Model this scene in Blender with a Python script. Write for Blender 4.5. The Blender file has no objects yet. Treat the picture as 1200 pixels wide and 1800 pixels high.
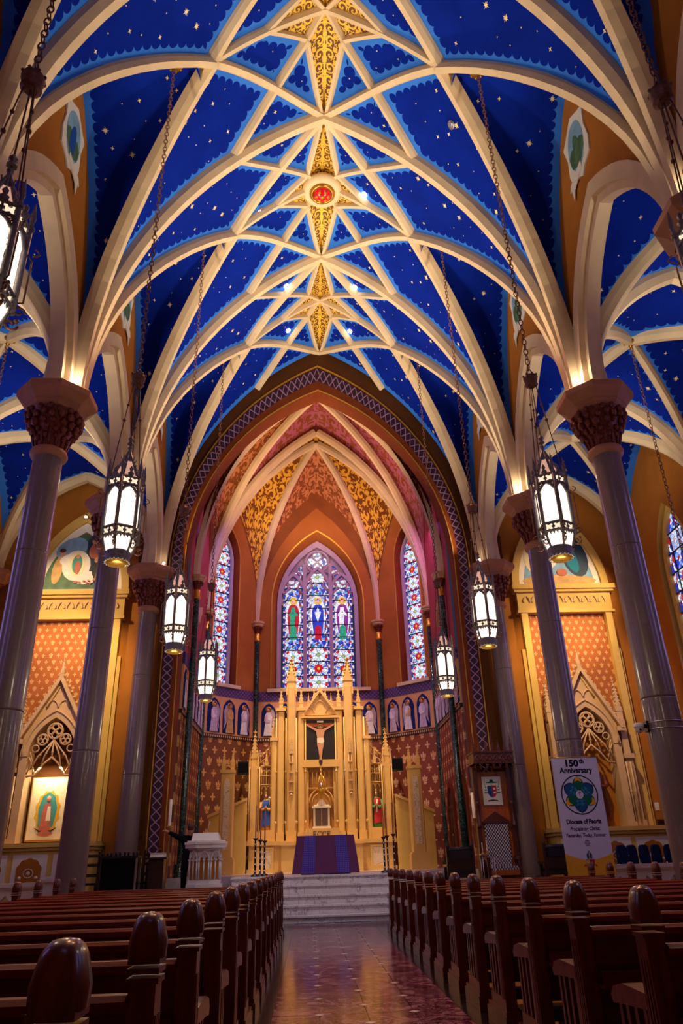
import bpy, bmesh, math, random
from mathutils import Vector, Matrix
from mathutils.geometry import delaunay_2d_cdt
PI = math.pi
sc = bpy.context.scene
COL = sc.collection
random.seed(7)

# ------------------------------------------------------------------ camera, world, light, exposure
CAMX, CAMH = -0.4754, 1.155
F, TILT, YAW, ROLL = 1268.9, 0.4507, 0.0531, -0.0305
cd = bpy.data.cameras.new('camera'); cam = bpy.data.objects.new('camera', cd); COL.objects.link(cam)
_fw = Vector((math.sin(YAW)*math.cos(TILT), math.cos(YAW)*math.cos(TILT), math.sin(TILT)))
_rt = Vector((math.cos(YAW), -math.sin(YAW), 0)); _up = _rt.cross(_fw)
_r2 = _rt*math.cos(ROLL) + _up*math.sin(ROLL); _u2 = _up*math.cos(ROLL) - _rt*math.sin(ROLL)
cam.matrix_world = Matrix(((_r2.x, _u2.x, -_fw.x, CAMX), (_r2.y, _u2.y, -_fw.y, 0), (_r2.z, _u2.z, -_fw.z, CAMH), (0, 0, 0, 1)))
cd.sensor_width = 36; cd.lens = F/1800*36; cd.clip_start = 0.05; cd.clip_end = 200
sc.camera = cam
w = bpy.data.worlds.new('world'); sc.world = w; w.use_nodes = True
w.node_tree.nodes['Background'].inputs[0].default_value = (0.25, 0.3, 0.6, 1)
w.node_tree.nodes['Background'].inputs[1].default_value = 0.08
sc.view_settings.view_transform = 'Standard'; sc.view_settings.look = 'None'
sc.view_settings.exposure = 0.0; sc.view_settings.gamma = 1.0
sc.view_settings.use_curve_mapping = False
sc.cycles.use_denoising = True
sc.cycles.use_adaptive_sampling = True; sc.cycles.adaptive_threshold = 0.025
sc.cycles.max_bounces = 4; sc.cycles.diffuse_bounces = 3; sc.cycles.glossy_bounces = 3
sc.cycles.sample_clamp_indirect = 4.0

# nave geometry (metres); x = 0 is the nave axis, y runs from the camera to the altar
BAY = 4.49
YC = [11.55 + BAY*k for k in (-3, -2, -1, 0, 1, 2)]
XCOL, ZS, ZR, HS = 5.15, 9.2, 17.36, 4.8
YWALL = 21.05; YARCH = 20.62               # aisle end walls; wall of the chancel arch

XO = 9.75; XA = 7.45                       # outer aisle wall, aisle axis
XS = -0.07                                 # the sanctuary's axis
ZF = 0.88; ZP = 0.36                       # sanctuary floor, lower platform at its sides

WARM = (1.0, 0.72, 0.38); CREAM = (1.0, 0.82, 0.58); VIOLET = (0.36, 0.22, 1.0); MAGENTA = (1.0, 0.32, 0.75); BLUE = (0.2, 0.3, 1.0)
def lamp(name, kind, loc, energy, color, target=None, size=0.1, angle=60, blend=0.6, size_y=None):
    d = bpy.data.lights.new(name, kind); d.energy = energy; d.color = color
    o = bpy.data.objects.new(name, d); COL.objects.link(o); o.location = loc
    if kind == 'SPOT':
        d.spot_size = math.radians(angle); d.spot_blend = blend; d.shadow_soft_size = size
    elif kind == 'AREA':
        d.shape = 'RECTANGLE'; d.size = size; d.size_y = size_y or size
    else: d.shadow_soft_size = size
    if target is not None:
        o.rotation_euler = (Vector(target) - Vector(loc)).to_track_quat('-Z', 'Y').to_euler()
    return o
LK = 1.0
# uplights standing on the column capitals, towards the nave and towards the aisle
for k, y in enumerate(YC[1:], 1):
    for s in (-1, 1):
        e = {1: .1, 2: .55, 3: 1.0, 4: 1.0, 5: .55}[k]
        lamp('capital_uplight', 'SPOT', (s*4.42, y-(.3 if k == 5 else 0), 9.32), 1500*e*LK, CREAM, (-s*1.2, y+(.3 if k < 5 else -1.8), 17.2), .15, 95 if k < 5 else 80, .9)
        lamp('capital_glow', 'POINT', (s*4.72, y-.42, 9.45), (9 if k < 5 else 1.5)*e*LK, CREAM, None, .05)
        if k < 5:
            lamp('aisle_uplight', 'SPOT', (s*5.85, y, 9.32), {1: 150, 2: 240, 3: 330, 4: 330}[k]*LK, (1, .88, .7), (s*XA, y+1.6, 12.6), .12, 120, .8)
# floodlights hidden behind the chancel arch, on the altarpiece
for s in (-1, 1):
    lamp('altar_flood', 'SPOT', (s*3.6+XS, 21.7, 8.6), 480*LK, (1, .66, .3), (XS, 26.3, 3.4), .2, 62, .7)
    lamp('altar_key', 'SPOT', (s*3.5+XS, 21.8, 7.4), 190*LK, WARM, (XS-s*.2, 26.2, 2.2), .15, 50, .7)
lamp('vault_flood', 'SPOT', (XS-3.2, 22.2, 9.8), 1600*LK, WARM, (XS+.5, 25.2, 16.0), .2, 80, .8)
lamp('vault_flood', 'SPOT', (XS+3.2, 22.2, 9.8), 900*LK, (1, .55, .4), (XS-.5, 25.2, 16.0), .2, 80, .8)
lamp('crown_light', 'SPOT', (XS, 21.9, 15.2), 500*LK, WARM, (XS, 24.5, 12.0), .2, 100, .8)
lamp('altar_top_key', 'SPOT', (XS-.4, 23.6, 14.6), 6800*LK, (1, .82, .54), (XS, 25.9, 4.6), .12, 36, .9)
lamp('sanctuary_fill', 'SPOT', (XS, 11.2, 15.8), 3600*LK, (1, .9, .92), (XS, 19.2, .8), .3, 19, .8)  # fill added to brighten the steps and altar, no fixture of the church
lamp('throne_spot', 'SPOT', (3.2, 16.6, 9.0), 620*LK, (1, .62, .3), (4.3, 20.2, 2.4), .15, 22, .8)
lamp('ambo_fill', 'SPOT', (-2.2, 15.6, 10.0), 560*LK, (1, .88, .9), (-2.9, 18.6, 1.2), .15, 20, .8)  # fill added to brighten the ambo
# warm spots on the two aisle-end altars
for s in (-1, 1):
    lamp('shrine_spot', 'SPOT', (s*6.0, 17.2, 8.8), 1150*LK, WARM, (s*XA, 21.0, 5.6), .12, 62, .7)
    lamp('shrine_spot', 'SPOT', (s*9.0, 17.6, 9.4), 780*LK, WARM, (s*XA, 21.0, 8.2), .12, 60, .7)
# coloured daylight from the aisle windows and the west window
for s in (-1, 1):
    for y in (4.8, 9.3, 13.8, 18.3):
        lamp('window_daylight', 'AREA', (s*9.5, y, 6.6), 34*LK, (.36, .26, 1.0), (0, y+1.5, 3.5), .5, size_y=4.5)
    lamp('chancel_daylight', 'AREA', (s*3.9+XS, 23.6, 12.2), 240*LK if s > 0 else 150*LK, (.75, .25, .9) if s > 0 else (.35, .25, 1), (-s*3.5, 25.2, 6.0), 1.2, size_y=3)
lamp('west_daylight', 'AREA', (0, -1.6, 11.5), 45*LK, (.5, .38, 1.0), (0, 12, 5), 4.0, size_y=4.0)
lamp('nave_downlight', 'SPOT', (-2.0, 13.4, 15.6), 1900*LK, (1, .42, .16), (-3.0, 8.2, 0), .3, 62, .9)
lamp('nave_downlight', 'SPOT', (2.0, 13.4, 15.6), 1900*LK, (1, .42, .16), (3.0, 8.2, 0), .3, 62, .9)
for s in (-1, 1): lamp('frieze_fill', 'SPOT', (XS+s*3.3, 21.7, 9.1), 330*LK, (.82, .7, 1.0), (XS-s*3.2, 26.4, 5.7), .15, 40, .8)  # pair of fills added to brighten the painted angels

# ------------------------------------------------------------------ helpers
def lin(h):
    h = h.lstrip('#'); o = []
    for i in (0, 2, 4):
        v = int(h[i:i+2], 16)/255
        o.append(v/12.92 if v <= .04045 else ((v+.055)/1.055)**2.4)
    return tuple(o)
def C4(c):
    c = lin(c) if isinstance(c, str) else c
    return (c[0], c[1], c[2], 1)

class S:
    """a shader value: arithmetic on it adds Math nodes"""
    def __init__(s, nt, v): s.nt = nt; s.v = v
    def op(s, kind, *a):
        n = s.nt.nodes.new('ShaderNodeMath'); n.operation = kind
        for i, x in enumerate((s,)+a):
            x = x.v if isinstance(x, S) else x
            if isinstance(x, (int, float)): n.inputs[i].default_value = x
            else: s.nt.links.new(x, n.inputs[i])
        return S(s.nt, n.outputs[0])
    def __add__(s, o): return s.op('ADD', o)
    def __radd__(s, o): return s.op('ADD', o)
    def __sub__(s, o): return s.op('SUBTRACT', o)
    def __rsub__(s, o): return (s*-1.0)+o
    def __mul__(s, o): return s.op('MULTIPLY', o)
    def __rmul__(s, o): return s.op('MULTIPLY', o)
    def __truediv__(s, o): return s.op('DIVIDE', o)
    def abs(s): return s.op('ABSOLUTE')
    def sqrt(s): return s.op('SQRT')
    def sin(s): return s.op('SINE')
    def cos(s): return s.op('COSINE')
    def floor(s): return s.op('FLOOR')
    def frac(s): return s.op('FRACT')
    def mod(s, m): return s.op('FLOORED_MODULO', m)
    def gt(s, o): return s.op('GREATER_THAN', o)
    def lt(s, o): return s.op('LESS_THAN', o)
    def max(s, o): return s.op('MAXIMUM', o)
    def min(s, o): return s.op('MINIMUM', o)
    def atan2(s, o): return s.op('ARCTAN2', o)
    def clamp(s):
        r = s.op('MULTIPLY', 1.0); r.v.node.use_clamp = True; return r
def hyp(a, b): return (a*a + b*b).sqrt()

class Mat:
    def __init__(s, name, rough=.5, metal=0, spec=.5, coat=0):
        s.m = bpy.data.materials.new(name); s.m.use_nodes = True; s.nt = s.m.node_tree
        s.b = s.nt.nodes['Principled BSDF']
        s.b.inputs['Roughness'].default_value = rough; s.b.inputs['Metallic'].default_value = metal
        s.b.inputs['Specular IOR Level'].default_value = spec; s.b.inputs['Coat Weight'].default_value = coat
        if coat: s.b.inputs['Coat Roughness'].default_value = .12
    def node(s, t, **kw):
        n = s.nt.nodes.new(t)
        for k, v in kw.items(): setattr(n, k, v)
        return n
    def coord(s, kind='Object', uv=None, scale=None, rot=None):
        if uv is not None:
            n = s.node('ShaderNodeUVMap'); n.uv_map = uv; o = n.outputs[0]
        else: o = s.node('ShaderNodeTexCoord').outputs[kind]
        if scale or rot:
            m = s.node('ShaderNodeMapping'); s.nt.links.new(o, m.inputs[0])
            if scale: m.inputs['Scale'].default_value = scale
            if rot: m.inputs['Rotation'].default_value = rot
            o = m.outputs[0]
        return o
    def xyz(s, vec):
        n = s.node('ShaderNodeSeparateXYZ'); s.nt.links.new(vec, n.inputs[0])
        return [S(s.nt, o) for o in n.outputs]
    def noise(s, vec, scale=5, detail=3, rough=.5, dist=0):
        n = s.node('ShaderNodeTexNoise'); s.nt.links.new(vec, n.inputs['Vector'])
        n.inputs['Scale'].default_value = scale; n.inputs['Detail'].default_value = detail
        n.inputs['Roughness'].default_value = rough; n.inputs['Distortion'].default_value = dist
        return S(s.nt, n.outputs[0])
    def voronoi(s, vec, scale=5, feature='F1', out='Distance', rnd=1):
        n = s.node('ShaderNodeTexVoronoi', feature=feature); s.nt.links.new(vec, n.inputs['Vector'])
        n.inputs['Scale'].default_value = scale; n.inputs['Randomness'].default_value = rnd
        return n.outputs[out]
    def mix(s, f, a, b):
        n = s.node('ShaderNodeMix', data_type='RGBA')
        def put(sock, v):
            if isinstance(v, S): s.nt.links.new(v.v, sock)
            elif isinstance(v, (int, float)): sock.default_value = v
            elif isinstance(v, (str, tuple)): sock.default_value = C4(v)
            else: s.nt.links.new(v, sock)
        put(n.inputs[0], f); put(n.inputs[6], a); put(n.inputs[7], b)
        return n.outputs[2]
    def ramp(s, f, stops, const=False):
        n = s.node('ShaderNodeValToRGB'); s.nt.links.new(f.v if isinstance(f, S) else f, n.inputs[0])
        r = n.color_ramp; r.interpolation = 'CONSTANT' if const else 'LINEAR'
        while len(r.elements) < len(stops): r.elements.new(.5)
        for e, (p, c) in zip(r.elements, stops): e.position = p; e.color = C4(c)
        return n.outputs[0]
    def base(s, c):
        if isinstance(c, (str, tuple)): s.b.inputs['Base Color'].default_value = C4(c)
        else: s.nt.links.new(c, s.b.inputs['Base Color'])
        return s
    def rough(s, f): s.nt.links.new(f.v, s.b.inputs['Roughness'])
    def metal(s, f): s.nt.links.new(f.v, s.b.inputs['Metallic'])
    def bump(s, f, strength=.3, dist=.02):
        n = s.node('ShaderNodeBump'); n.inputs['Strength'].default_value = strength; n.inputs['Distance'].default_value = dist
        s.nt.links.new(f.v if isinstance(f, S) else f, n.inputs['Height']); s.nt.links.new(n.outputs[0], s.b.inputs['Normal'])
    def emit(s, c, e):
        if isinstance(c, (str, tuple)): s.b.inputs['Emission Color'].default_value = C4(c)
        else: s.nt.links.new(c, s.b.inputs['Emission Color'])
        s.b.inputs['Emission Strength'].default_value = e
        s.m.cycles.emission_sampling = 'NONE'

MT = {}
def simple(name, col, rough=.5, metal=0, var=.12, scale=6, coat=0, bump=0, spec=None, emit=0):
    """plain colour with a little uneven tone"""
    m = Mat(name, rough, metal, (.12 if rough > .6 and not metal else .45) if spec is None else spec, coat)
    if var:
        n = m.noise(m.coord(), scale, 4)
        a = lin(col); lo = tuple(v*(1-var) for v in a); hi = tuple(min(1, v*(1+var)) for v in a)
        m.base(m.ramp(n, [(.3, lo), (.7, hi)]))
        if bump: m.bump(m.noise(m.coord(), scale*6, 3), bump, .01)
    else: m.base(col)
    if emit: m.emit(col, emit)
    MT[name] = m.m
    return m.m

class MB:
    """collects faces of one mesh"""
    def __init__(s): s.v = []; s.f = []; s.mi = []; s.sm = []; s.uv = {}
    def add(s, vs, fs, mi=0, smooth=False, M=None):
        b = len(s.v)
        s.v += [tuple(M @ Vector(p)) if M is not None else tuple(p) for p in vs]
        for f in fs:
            s.f.append(tuple(i+b for i in f)); s.mi.append(mi); s.sm.append(smooth)
        return s
    def box(s, x0, x1, y0, y1, z0, z1, mi=0, M=None):
        return s.add([(x0,y0,z0),(x1,y0,z0),(x1,y1,z0),(x0,y1,z0),(x0,y0,z1),(x1,y0,z1),(x1,y1,z1),(x0,y1,z1)],
                     [(0,3,2,1),(4,5,6,7),(0,1,5,4),(1,2,6,5),(2,3,7,6),(3,0,4,7)], mi, False, M)
    def cbox(s, cx, cy, z0, wx, wy, h, mi=0, M=None, bev=0):
        if not bev: return s.box(cx-wx/2, cx+wx/2, cy-wy/2, cy+wy/2, z0, z0+h, mi, M)
        a, b = wx/2, wy/2; r = bev
        pl = [(cx-a+r,cy-b),(cx+a-r,cy-b),(cx+a,cy-b+r),(cx+a,cy+b-r),(cx+a-r,cy+b),(cx-a+r,cy+b),(cx-a,cy+b-r),(cx-a,cy-b+r)]
        return s.prism(pl, z0, z0+h, mi, M)
    def prism(s, poly, z0, z1, mi=0, M=None, smooth=False):
        """polygon in xy, extruded along z"""
        n = len(poly)
        vs = [(x, y, z0) for x, y in poly] + [(x, y, z1) for x, y in poly]
        fs = [tuple(range(n-1, -1, -1)), tuple(range(n, 2*n))]
        s.add(vs, fs, mi, False, M)
        return s.add(vs, [(i, (i+1) % n, n+(i+1) % n, n+i) for i in range(n)], mi, smooth, M)
    def slab(s, poly, y0, y1, mi=0, M=None, smooth=False):
        """polygon in xz, extruded along y"""
        n = len(poly)
        vs = [(x, y0, z) for x, z in poly] + [(x, y1, z) for x, z in poly]
        s.add(vs, [tuple(range(n)), tuple(range(2*n-1, n-1, -1))], mi, False, M)
        return s.add(vs, [(i, n+i, n+(i+1) % n, (i+1) % n) for i in range(n)], mi, smooth, M)
    def ringslab(s, outer, inner, y0, y1, mi=0, M=None, closed=True):
        """band between two xz outlines of the same length"""
        n = len(outer); m = n if closed else n-1
        vs = [(x,y0,z) for x,z in outer]+[(x,y0,z) for x,z in inner]+[(x,y1,z) for x,z in outer]+[(x,y1,z) for x,z in inner]
        fs = []
        for i in range(m):
            j = (i+1) % n
            fs += [(i, j, n+j, n+i), (2*n+i, 3*n+i, 3*n+j, 2*n+j), (i, 2*n+i, 2*n+j, j), (n+i, n+j, 3*n+j, 3*n+i)]
        if not closed: fs += [(0, n, 3*n, 2*n), (n-1, 3*n-1, 4*n-1, 2*n-1)]
        return s.add(vs, fs, mi, False, M)
    def lathe(s, prof, n=16, c=(0,0,0), mi=0, smooth=True, M=None, caps=True, sx=1, sy=1, ph=0):
        vs = []; fs = []
        for r, z in prof:
            for i in range(n):
                a = 2*PI*i/n + ph
                vs.append((c[0]+r*math.cos(a)*sx, c[1]+r*math.sin(a)*sy, c[2]+z))
        for k in range(len(prof)-1):
            for i in range(n):
                j = (i+1) % n
                fs.append((k*n+i, k*n+j, (k+1)*n+j, (k+1)*n+i))
        s.add(vs, fs, mi, smooth, M)
        if caps:
            b = len(prof)-1
            s.add([vs[i] for i in range(n)], [tuple(range(n-1,-1,-1))], mi, False, M)
            s.add([vs[b*n+i] for i in range(n)], [tuple(range(n))], mi, False, M)
        return s
    def tube(s, pts, r, n=6, mi=0, closed=False, smooth=True, M=None):
        """round bar along points; r a number or one per point"""
        P = [Vector(p) for p in pts]; m = len(P)
        R = r if isinstance(r, (list, tuple)) else [r]*m
        vs = []; fs = []; prev = None
        for i in range(m):
            a = P[(i-1) % m] if (i or closed) else P[0]; b = P[(i+1) % m] if (i < m-1 or closed) else P[-1]
            t = (b-a).normalized()
            if prev is None: u = t.orthogonal().normalized()
            else:
                u = prev - t*prev.dot(t)
                u = u.normalized() if u.length > 1e-6 else t.orthogonal().normalized()
            prev = u; w_ = t.cross(u)
            for k in range(n):
                an = 2*PI*k/n
                vs.append(P[i] + (u*math.cos(an) + w_*math.sin(an))*R[i])
        for i in range(m if closed else m-1):
            for k in range(n):
                i2 = (i+1) % m; k2 = (k+1) % n
                fs.append((i*n+k, i*n+k2, i2*n+k2, i2*n+k))
        if not closed: fs += [tuple(range(n-1,-1,-1)), tuple(range((m-1)*n, m*n))]
        return s.add(vs, fs, mi, smooth, M)
    def sweep(s, pts, sides, ups, prof, mi=0, smooth=False, caps=True, closed=False):
        """profile [(side, up)] carried along points with given side and up vectors"""
        n = len(prof); vs = []; fs = []; m = len(pts)
        for p, a, u in zip(pts, sides, ups):
            for q in prof: vs.append(Vector(p) + Vector(a)*q[0] + Vector(u)*q[1])
        for i in range(m if closed else m-1):
            i2 = (i+1) % m
            for k in range(n): fs.append((i*n+k, i*n+(k+1) % n, i2*n+(k+1) % n, i2*n+k))
        if caps and not closed: fs += [tuple(range(n-1,-1,-1)), tuple(range((m-1)*n, m*n))]
        return s.add(vs, fs, mi, smooth)
    def ball(s, c, r, mi=0, n=8, m=6, sx=1, sy=1, sz=1, M=None):
        prof = [(max(1e-4, r*math.sin(PI*i/m)), -r*math.cos(PI*i/m)*sz) for i in range(m+1)]
        return s.lathe(prof, n, c, mi, True, M, False, sx, sy)
    def build(s, name, mats, parent=None, loc=(0,0,0), rz=0):
        me = bpy.data.meshes.new(name)
        me.from_pydata(s.v, [], s.f)
        for m in (mats if isinstance(mats, (list, tuple)) else [mats]): me.materials.append(MT[m] if isinstance(m, str) else m)
        me.polygons.foreach_set('material_index', s.mi)
        me.polygons.foreach_set('use_smooth', s.sm)
        me.update()
        return link(name, me, parent, loc, rz)
def link(name, me, parent=None, loc=(0,0,0), rz=0):
    o = bpy.data.objects.new(name, me); COL.objects.link(o)
    o.location = loc; o.rotation_euler = (0, 0, rz)
    if parent is not None: o.parent = parent
    return o
def tag(o, label=None, cat=None, group=None, kind=None):
    if label: o['label'] = label
    if cat: o['category'] = cat
    if group: o['group'] = group
    if kind: o['kind'] = kind
    return o
def thing(name, label, cat, loc=(0,0,0), rz=0, group=None):
    return tag(link(name, None, None, loc, rz), label, cat, group)
def struct(name): return tag(link(name, None), kind='structure')
def copy_tree(o, loc, rz=None, label=None, group=None):
    c = o.copy(); COL.objects.link(c); c.location = loc
    if rz is not None: c.rotation_euler = (0, 0, rz)
    if label: c['label'] = label
    if group: c['group'] = group
    for ch in list(o.children):
        d = ch.copy(); COL.objects.link(d); d.parent = c
        for g in list(ch.children):
            e = g.copy(); COL.objects.link(e); e.parent = d
    return c
def stuff(o): o['kind'] = 'stuff'; return o

class Arc:
    """one side of a pointed arch: half span hs, springing z0, apex z1"""
    def __init__(s, hs, z0, z1):
        s.hs, s.z0, s.z1 = hs, z0, z1; s.R = (hs*hs+(z1-z0)**2)/(2*hs); s.c = s.R-hs
        s.t0 = math.acos(max(-1, min(1, s.c/s.R)))
    def z(s, x): return s.z0 + math.sqrt(max(0, s.R**2-(min(abs(x), s.hs)+s.c)**2))
    def th(s, x): return math.acos(max(-1, min(1, (abs(x)+s.c)/s.R)))
    def s_of(s, x): return s.R*(s.t0-s.th(x))
    def x_of(s, q): return s.R*math.cos(max(0, s.t0-q/s.R))-s.c
    def pts(s, n=10, both=True):
        """(x, z) from left springing over the apex to the right one"""
        L = [(-(s.R*math.cos(s.t0*i/n)-s.c), s.z0+s.R*math.sin(s.t0*i/n)) for i in range(n+1)]
        return L + [(-x, z) for x, z in reversed(L[:-1])] if both else L
def lancet(hw, z0, zs, z1, n=8, cx=0):
    """outline of a pointed opening: sill z0, springing zs, apex z1"""
    return [(cx-hw, z0)] + [(cx+x, z) for x, z in Arc(hw, zs, z1).pts(n)] + [(cx+hw, z0)]
def circle(cx, cz, r, n=12, ph=0): return [(cx+r*math.cos(2*PI*i/n+ph), cz+r*math.sin(2*PI*i/n+ph)) for i in range(n)]

# ------------------------------------------------------------------ materials
simple('plaster', '#d9bf9a', .7, var=.08, scale=2, bump=.1)
simple('ochre', '#a9692a', .85, var=.1, scale=1.5, bump=.15)
simple('ochre_pale', '#d8b060', .75, var=.06, scale=2)
simple('apse_wall', '#a8642e', .8, var=.1, scale=1.2)
simple('apse_reveal', '#8e3f22', .8, var=.1, scale=1.5)
simple('rose_paint', '#a8484e', .8, var=.1, scale=1.5)
simple('arch_red', '#783818', .75, var=.1, scale=2)
simple('arch_brown', '#5c3517', .85, var=.12, scale=1.5)
simple('gilt_line', '#d09a3c', .4, .6, var=.1)
simple('bronze', '#6e2f1e', .35, .35, var=.3, scale=14, bump=.3)
simple('abacus_stone', '#a8704e', .55, var=.12, scale=4)
simple('stone', '#d9ab62', .6, var=.07, scale=3, bump=.08)
simple('stone_shrine', '#cfa877', .6, var=.08, scale=3, bump=.08)
simple('white_marble', '#e4dcd4', .25, var=.08, scale=2, coat=.2)
simple('window_stone', '#b9a4b4', .7, var=.1, scale=4)
simple('iron', '#7d7880', .5, .3, var=.25, scale=30)
simple('rust_iron', '#7a5240', .55, .5, var=.3, scale=30)
simple('brass', '#b98a3a', .3, .85, var=.15, scale=20)
simple('gold_leaf', '#e0ac3e', .3, .7, var=.15, scale=25)
simple('black_paint', '#17131a', .4, var=.2, scale=10)
simple('silver', '#c9c4cc', .25, .9, var=.1, scale=20)
simple('walnut_dark', '#2e1614', .35, var=.3, scale=8, coat=.3)
simple('leather', '#1d1422', .4, var=.2, scale=12)
simple('blue_fabric', '#16294f', .85, var=.15, scale=30)
simple('candle_wax', '#efe2cf', .5, var=.03)
simple('red_wax', '#a8603a', .5, var=.06)
simple('ivory', '#e6d3b4', .55, var=.08, scale=10)
simple('robe_lilac', '#cdb6cc', .7, var=.15, scale=8)
simple('robe_tan', '#c9a268', .7, var=.15, scale=8)
simple('robe_white', '#e2d8e4', .7, var=.12, scale=8)
simple('wing', '#b9a3ac', .75, var=.15, scale=14)
simple('flesh', '#c98f6c', .55, var=.08, scale=10)
simple('hair', '#4a2617', .6, var=.3, scale=25)
simple('niche_blue', '#16256b', .7, var=.15, scale=4)
simple('statue_blue', '#1f4fa8', .5, var=.15, scale=8)
simple('statue_red', '#b31f26', .5, var=.15, scale=8)
simple('statue_green', '#3c8a3a', .5, var=.15, scale=8)
simple('statue_tan', '#c98f48', .5, var=.15, scale=8)
simple('teal_paint', '#3f8f86', .6, var=.12, scale=8)
simple('rose_robe', '#b5604a', .6, var=.15, scale=8)
simple('picture_dark', '#1c1416', .5, var=.3, scale=5)
simple('picture_cream', '#ecd9a8', .55, var=.1, scale=6)
simple('picture_sky', '#7fa6c4', .6, var=.2, scale=4)
simple('picture_navy', '#16324f', .6, var=.3, scale=4)
simple('picture_tan', '#c79a5c', .6, var=.2, scale=5)
simple('picture_green', '#4b6a4c', .6, var=.3, scale=5)
simple('picture_white', '#e4dcd0', .6, var=.06, scale=8)
simple('lead', '#1b1a24', .6, var=0)
simple('black_cloth', '#0d0b10', .9, var=.2, scale=12)
simple('banner_white', '#c9c6ea', .8, var=.04, scale=6)
simple('banner_gold', '#d8a030', .8, var=.06, scale=6)
simple('ink', '#1d1d30', .7, var=0)
simple('emblem_blue', '#1f4f86', .7, var=.1, scale=12)
simple('emblem_teal', '#2f7f96', .7, var=.1, scale=12)
simple('emblem_green', '#17604a', .7, var=.1, scale=12)
simple('emblem_gold', '#dba52c', .7, var=.1, scale=12)
simple('emblem_red', '#b3272e', .7, var=.1, scale=12)
simple('plastic_white', '#d8d4d8', .4, var=0)
simple('star_gold', '#f2d9a4', .5, var=.1, scale=20)
simple('ruby', '#c4101c', .12, var=.3, scale=5, coat=.6)
simple('book', '#cfd2da', .6, var=.06)
simple('yellow_boards', '#8e6428', .5, var=.2, scale=6)
simple('violet_band', '#4a2b6e', .75, var=.12, scale=5)
simple('frieze_pale', '#dba070', .75, var=.06, scale=3)
simple('door_wood', '#4a2230', .5, var=.25, scale=5)

def m_vault():
    m = Mat('vault_blue', .85, 0, .06)
    dark = None
    for i in range(5):
        a, d, _ = m.xyz(m.coord(uv='side%d' % i))
        t = a.frac()*2.0 - 1.0
        c = d - (t*t*-1.0 + 1.0).max(0.0).sqrt()*-.10 - .30
        dark = c if dark is None else dark.min(c)
    n = m.noise(m.coord(), 1.6, 4)
    m.base(m.mix(dark.gt(0.0), m.mix(n, '#2c66cc', '#3a7be0'), m.mix(n, '#041a78', '#08269a')))
    MT['vault_blue'] = m.m
m_vault()
def scrolls(m, u, v, p, turns=2.3, wid=.2):
    """mask of alternating spiral scrolls with leaf buds on a grid of pitch p"""
    a = u.abs()/p; b = v/p
    ca = a.floor(); cb = b.floor(); sg = (ca+cb).mod(2.0)*2.0-1.0
    x = a.frac()-.5; y = b.frac()-.5
    r = hyp(x, y); th = y.atan2(x)*sg
    sp = (th/(2*PI) + r*turns*2.0 + (ca*.37+cb*.61)).frac()
    k = ((sp-.5).abs().lt(wid))*r.lt(.46)
    lobe = (r-.40 - (th*5.0).sin()*.07).abs().lt(.05)
    bud = hyp(x.abs()-.42, y.abs()-.42).lt(.13)
    return k.max(lobe*(th*2.5).sin().gt(-.2)).max(bud)
def m_gold():
    m = Mat('gold_filigree', .5)
    u, v, _ = m.xyz(m.coord(uv='flat'))
    k = scrolls(m, u, v, .26, 1.3, .22).max(u.abs().lt(.02))
    m.base(m.mix(k, '#6a3d12', '#f0c44c')); m.metal(k*.35)
    MT['gold_filigree'] = m.m
m_gold()
def m_stencil(name, ground, print_, p, metal=.3, lo=.15):
    """ground colour with scrolling stencilled foliage, over the flat uv"""
    m = Mat(name, .6, 0, .2)
    u, v, _ = m.xyz(m.coord(uv='flat'))
    k = scrolls(m, u, v, p, .9, .24) * v.gt(lo)
    n3 = m.noise(m.coord(), 1.5, 3); fade = m.noise(m.coord(), 3.5, 2).gt(.38)
    k = k*fade
    g = lin(ground)
    m.base(m.mix(k, m.ramp(n3, [(.3, tuple(x*.85 for x in g)), (.7, tuple(x*1.1 for x in g))]), print_)); m.metal(k*metal)
    MT[name] = m.m
m_stencil('web_gold', '#7a4318', '#e8b43c', .5)
m_stencil('web_rose', '#8f4a2c', '#b0607a', .55, 0)
m_stencil('web_copper', '#84481f', '#c07a4e', .5, .1, .7)
def fleur(a, b):
    """mask of a small lily, a and b run -.5 to .5"""
    def ell(x, y, rx, ry): return ((x/rx)*(x/rx) + (y/ry)*(y/ry)).lt(1.0)
    q = a.abs()
    k = ell(a, b-.14, .075, .24).max(ell(q-.17, b-.06, .085, .13)).max(ell(q-.2, b-.17, .07, .06)).max(ell(a, b+.25, .06, .13))
    return k.max(ell(q-.11, b+.24, .06, .06)).max((b+.1).abs().lt(.03)*q.lt(.2))
def cross4(a, b):
    q = a.abs(); r = b.abs()
    def ell(x, y, rx, ry): return ((x/rx)*(x/rx) + (y/ry)*(y/ry)).lt(1.0)
    return ell(q-.14, b, .12, .07).max(ell(a, r-.17, .07, .14)).max((q+r).lt(.13))
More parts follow.
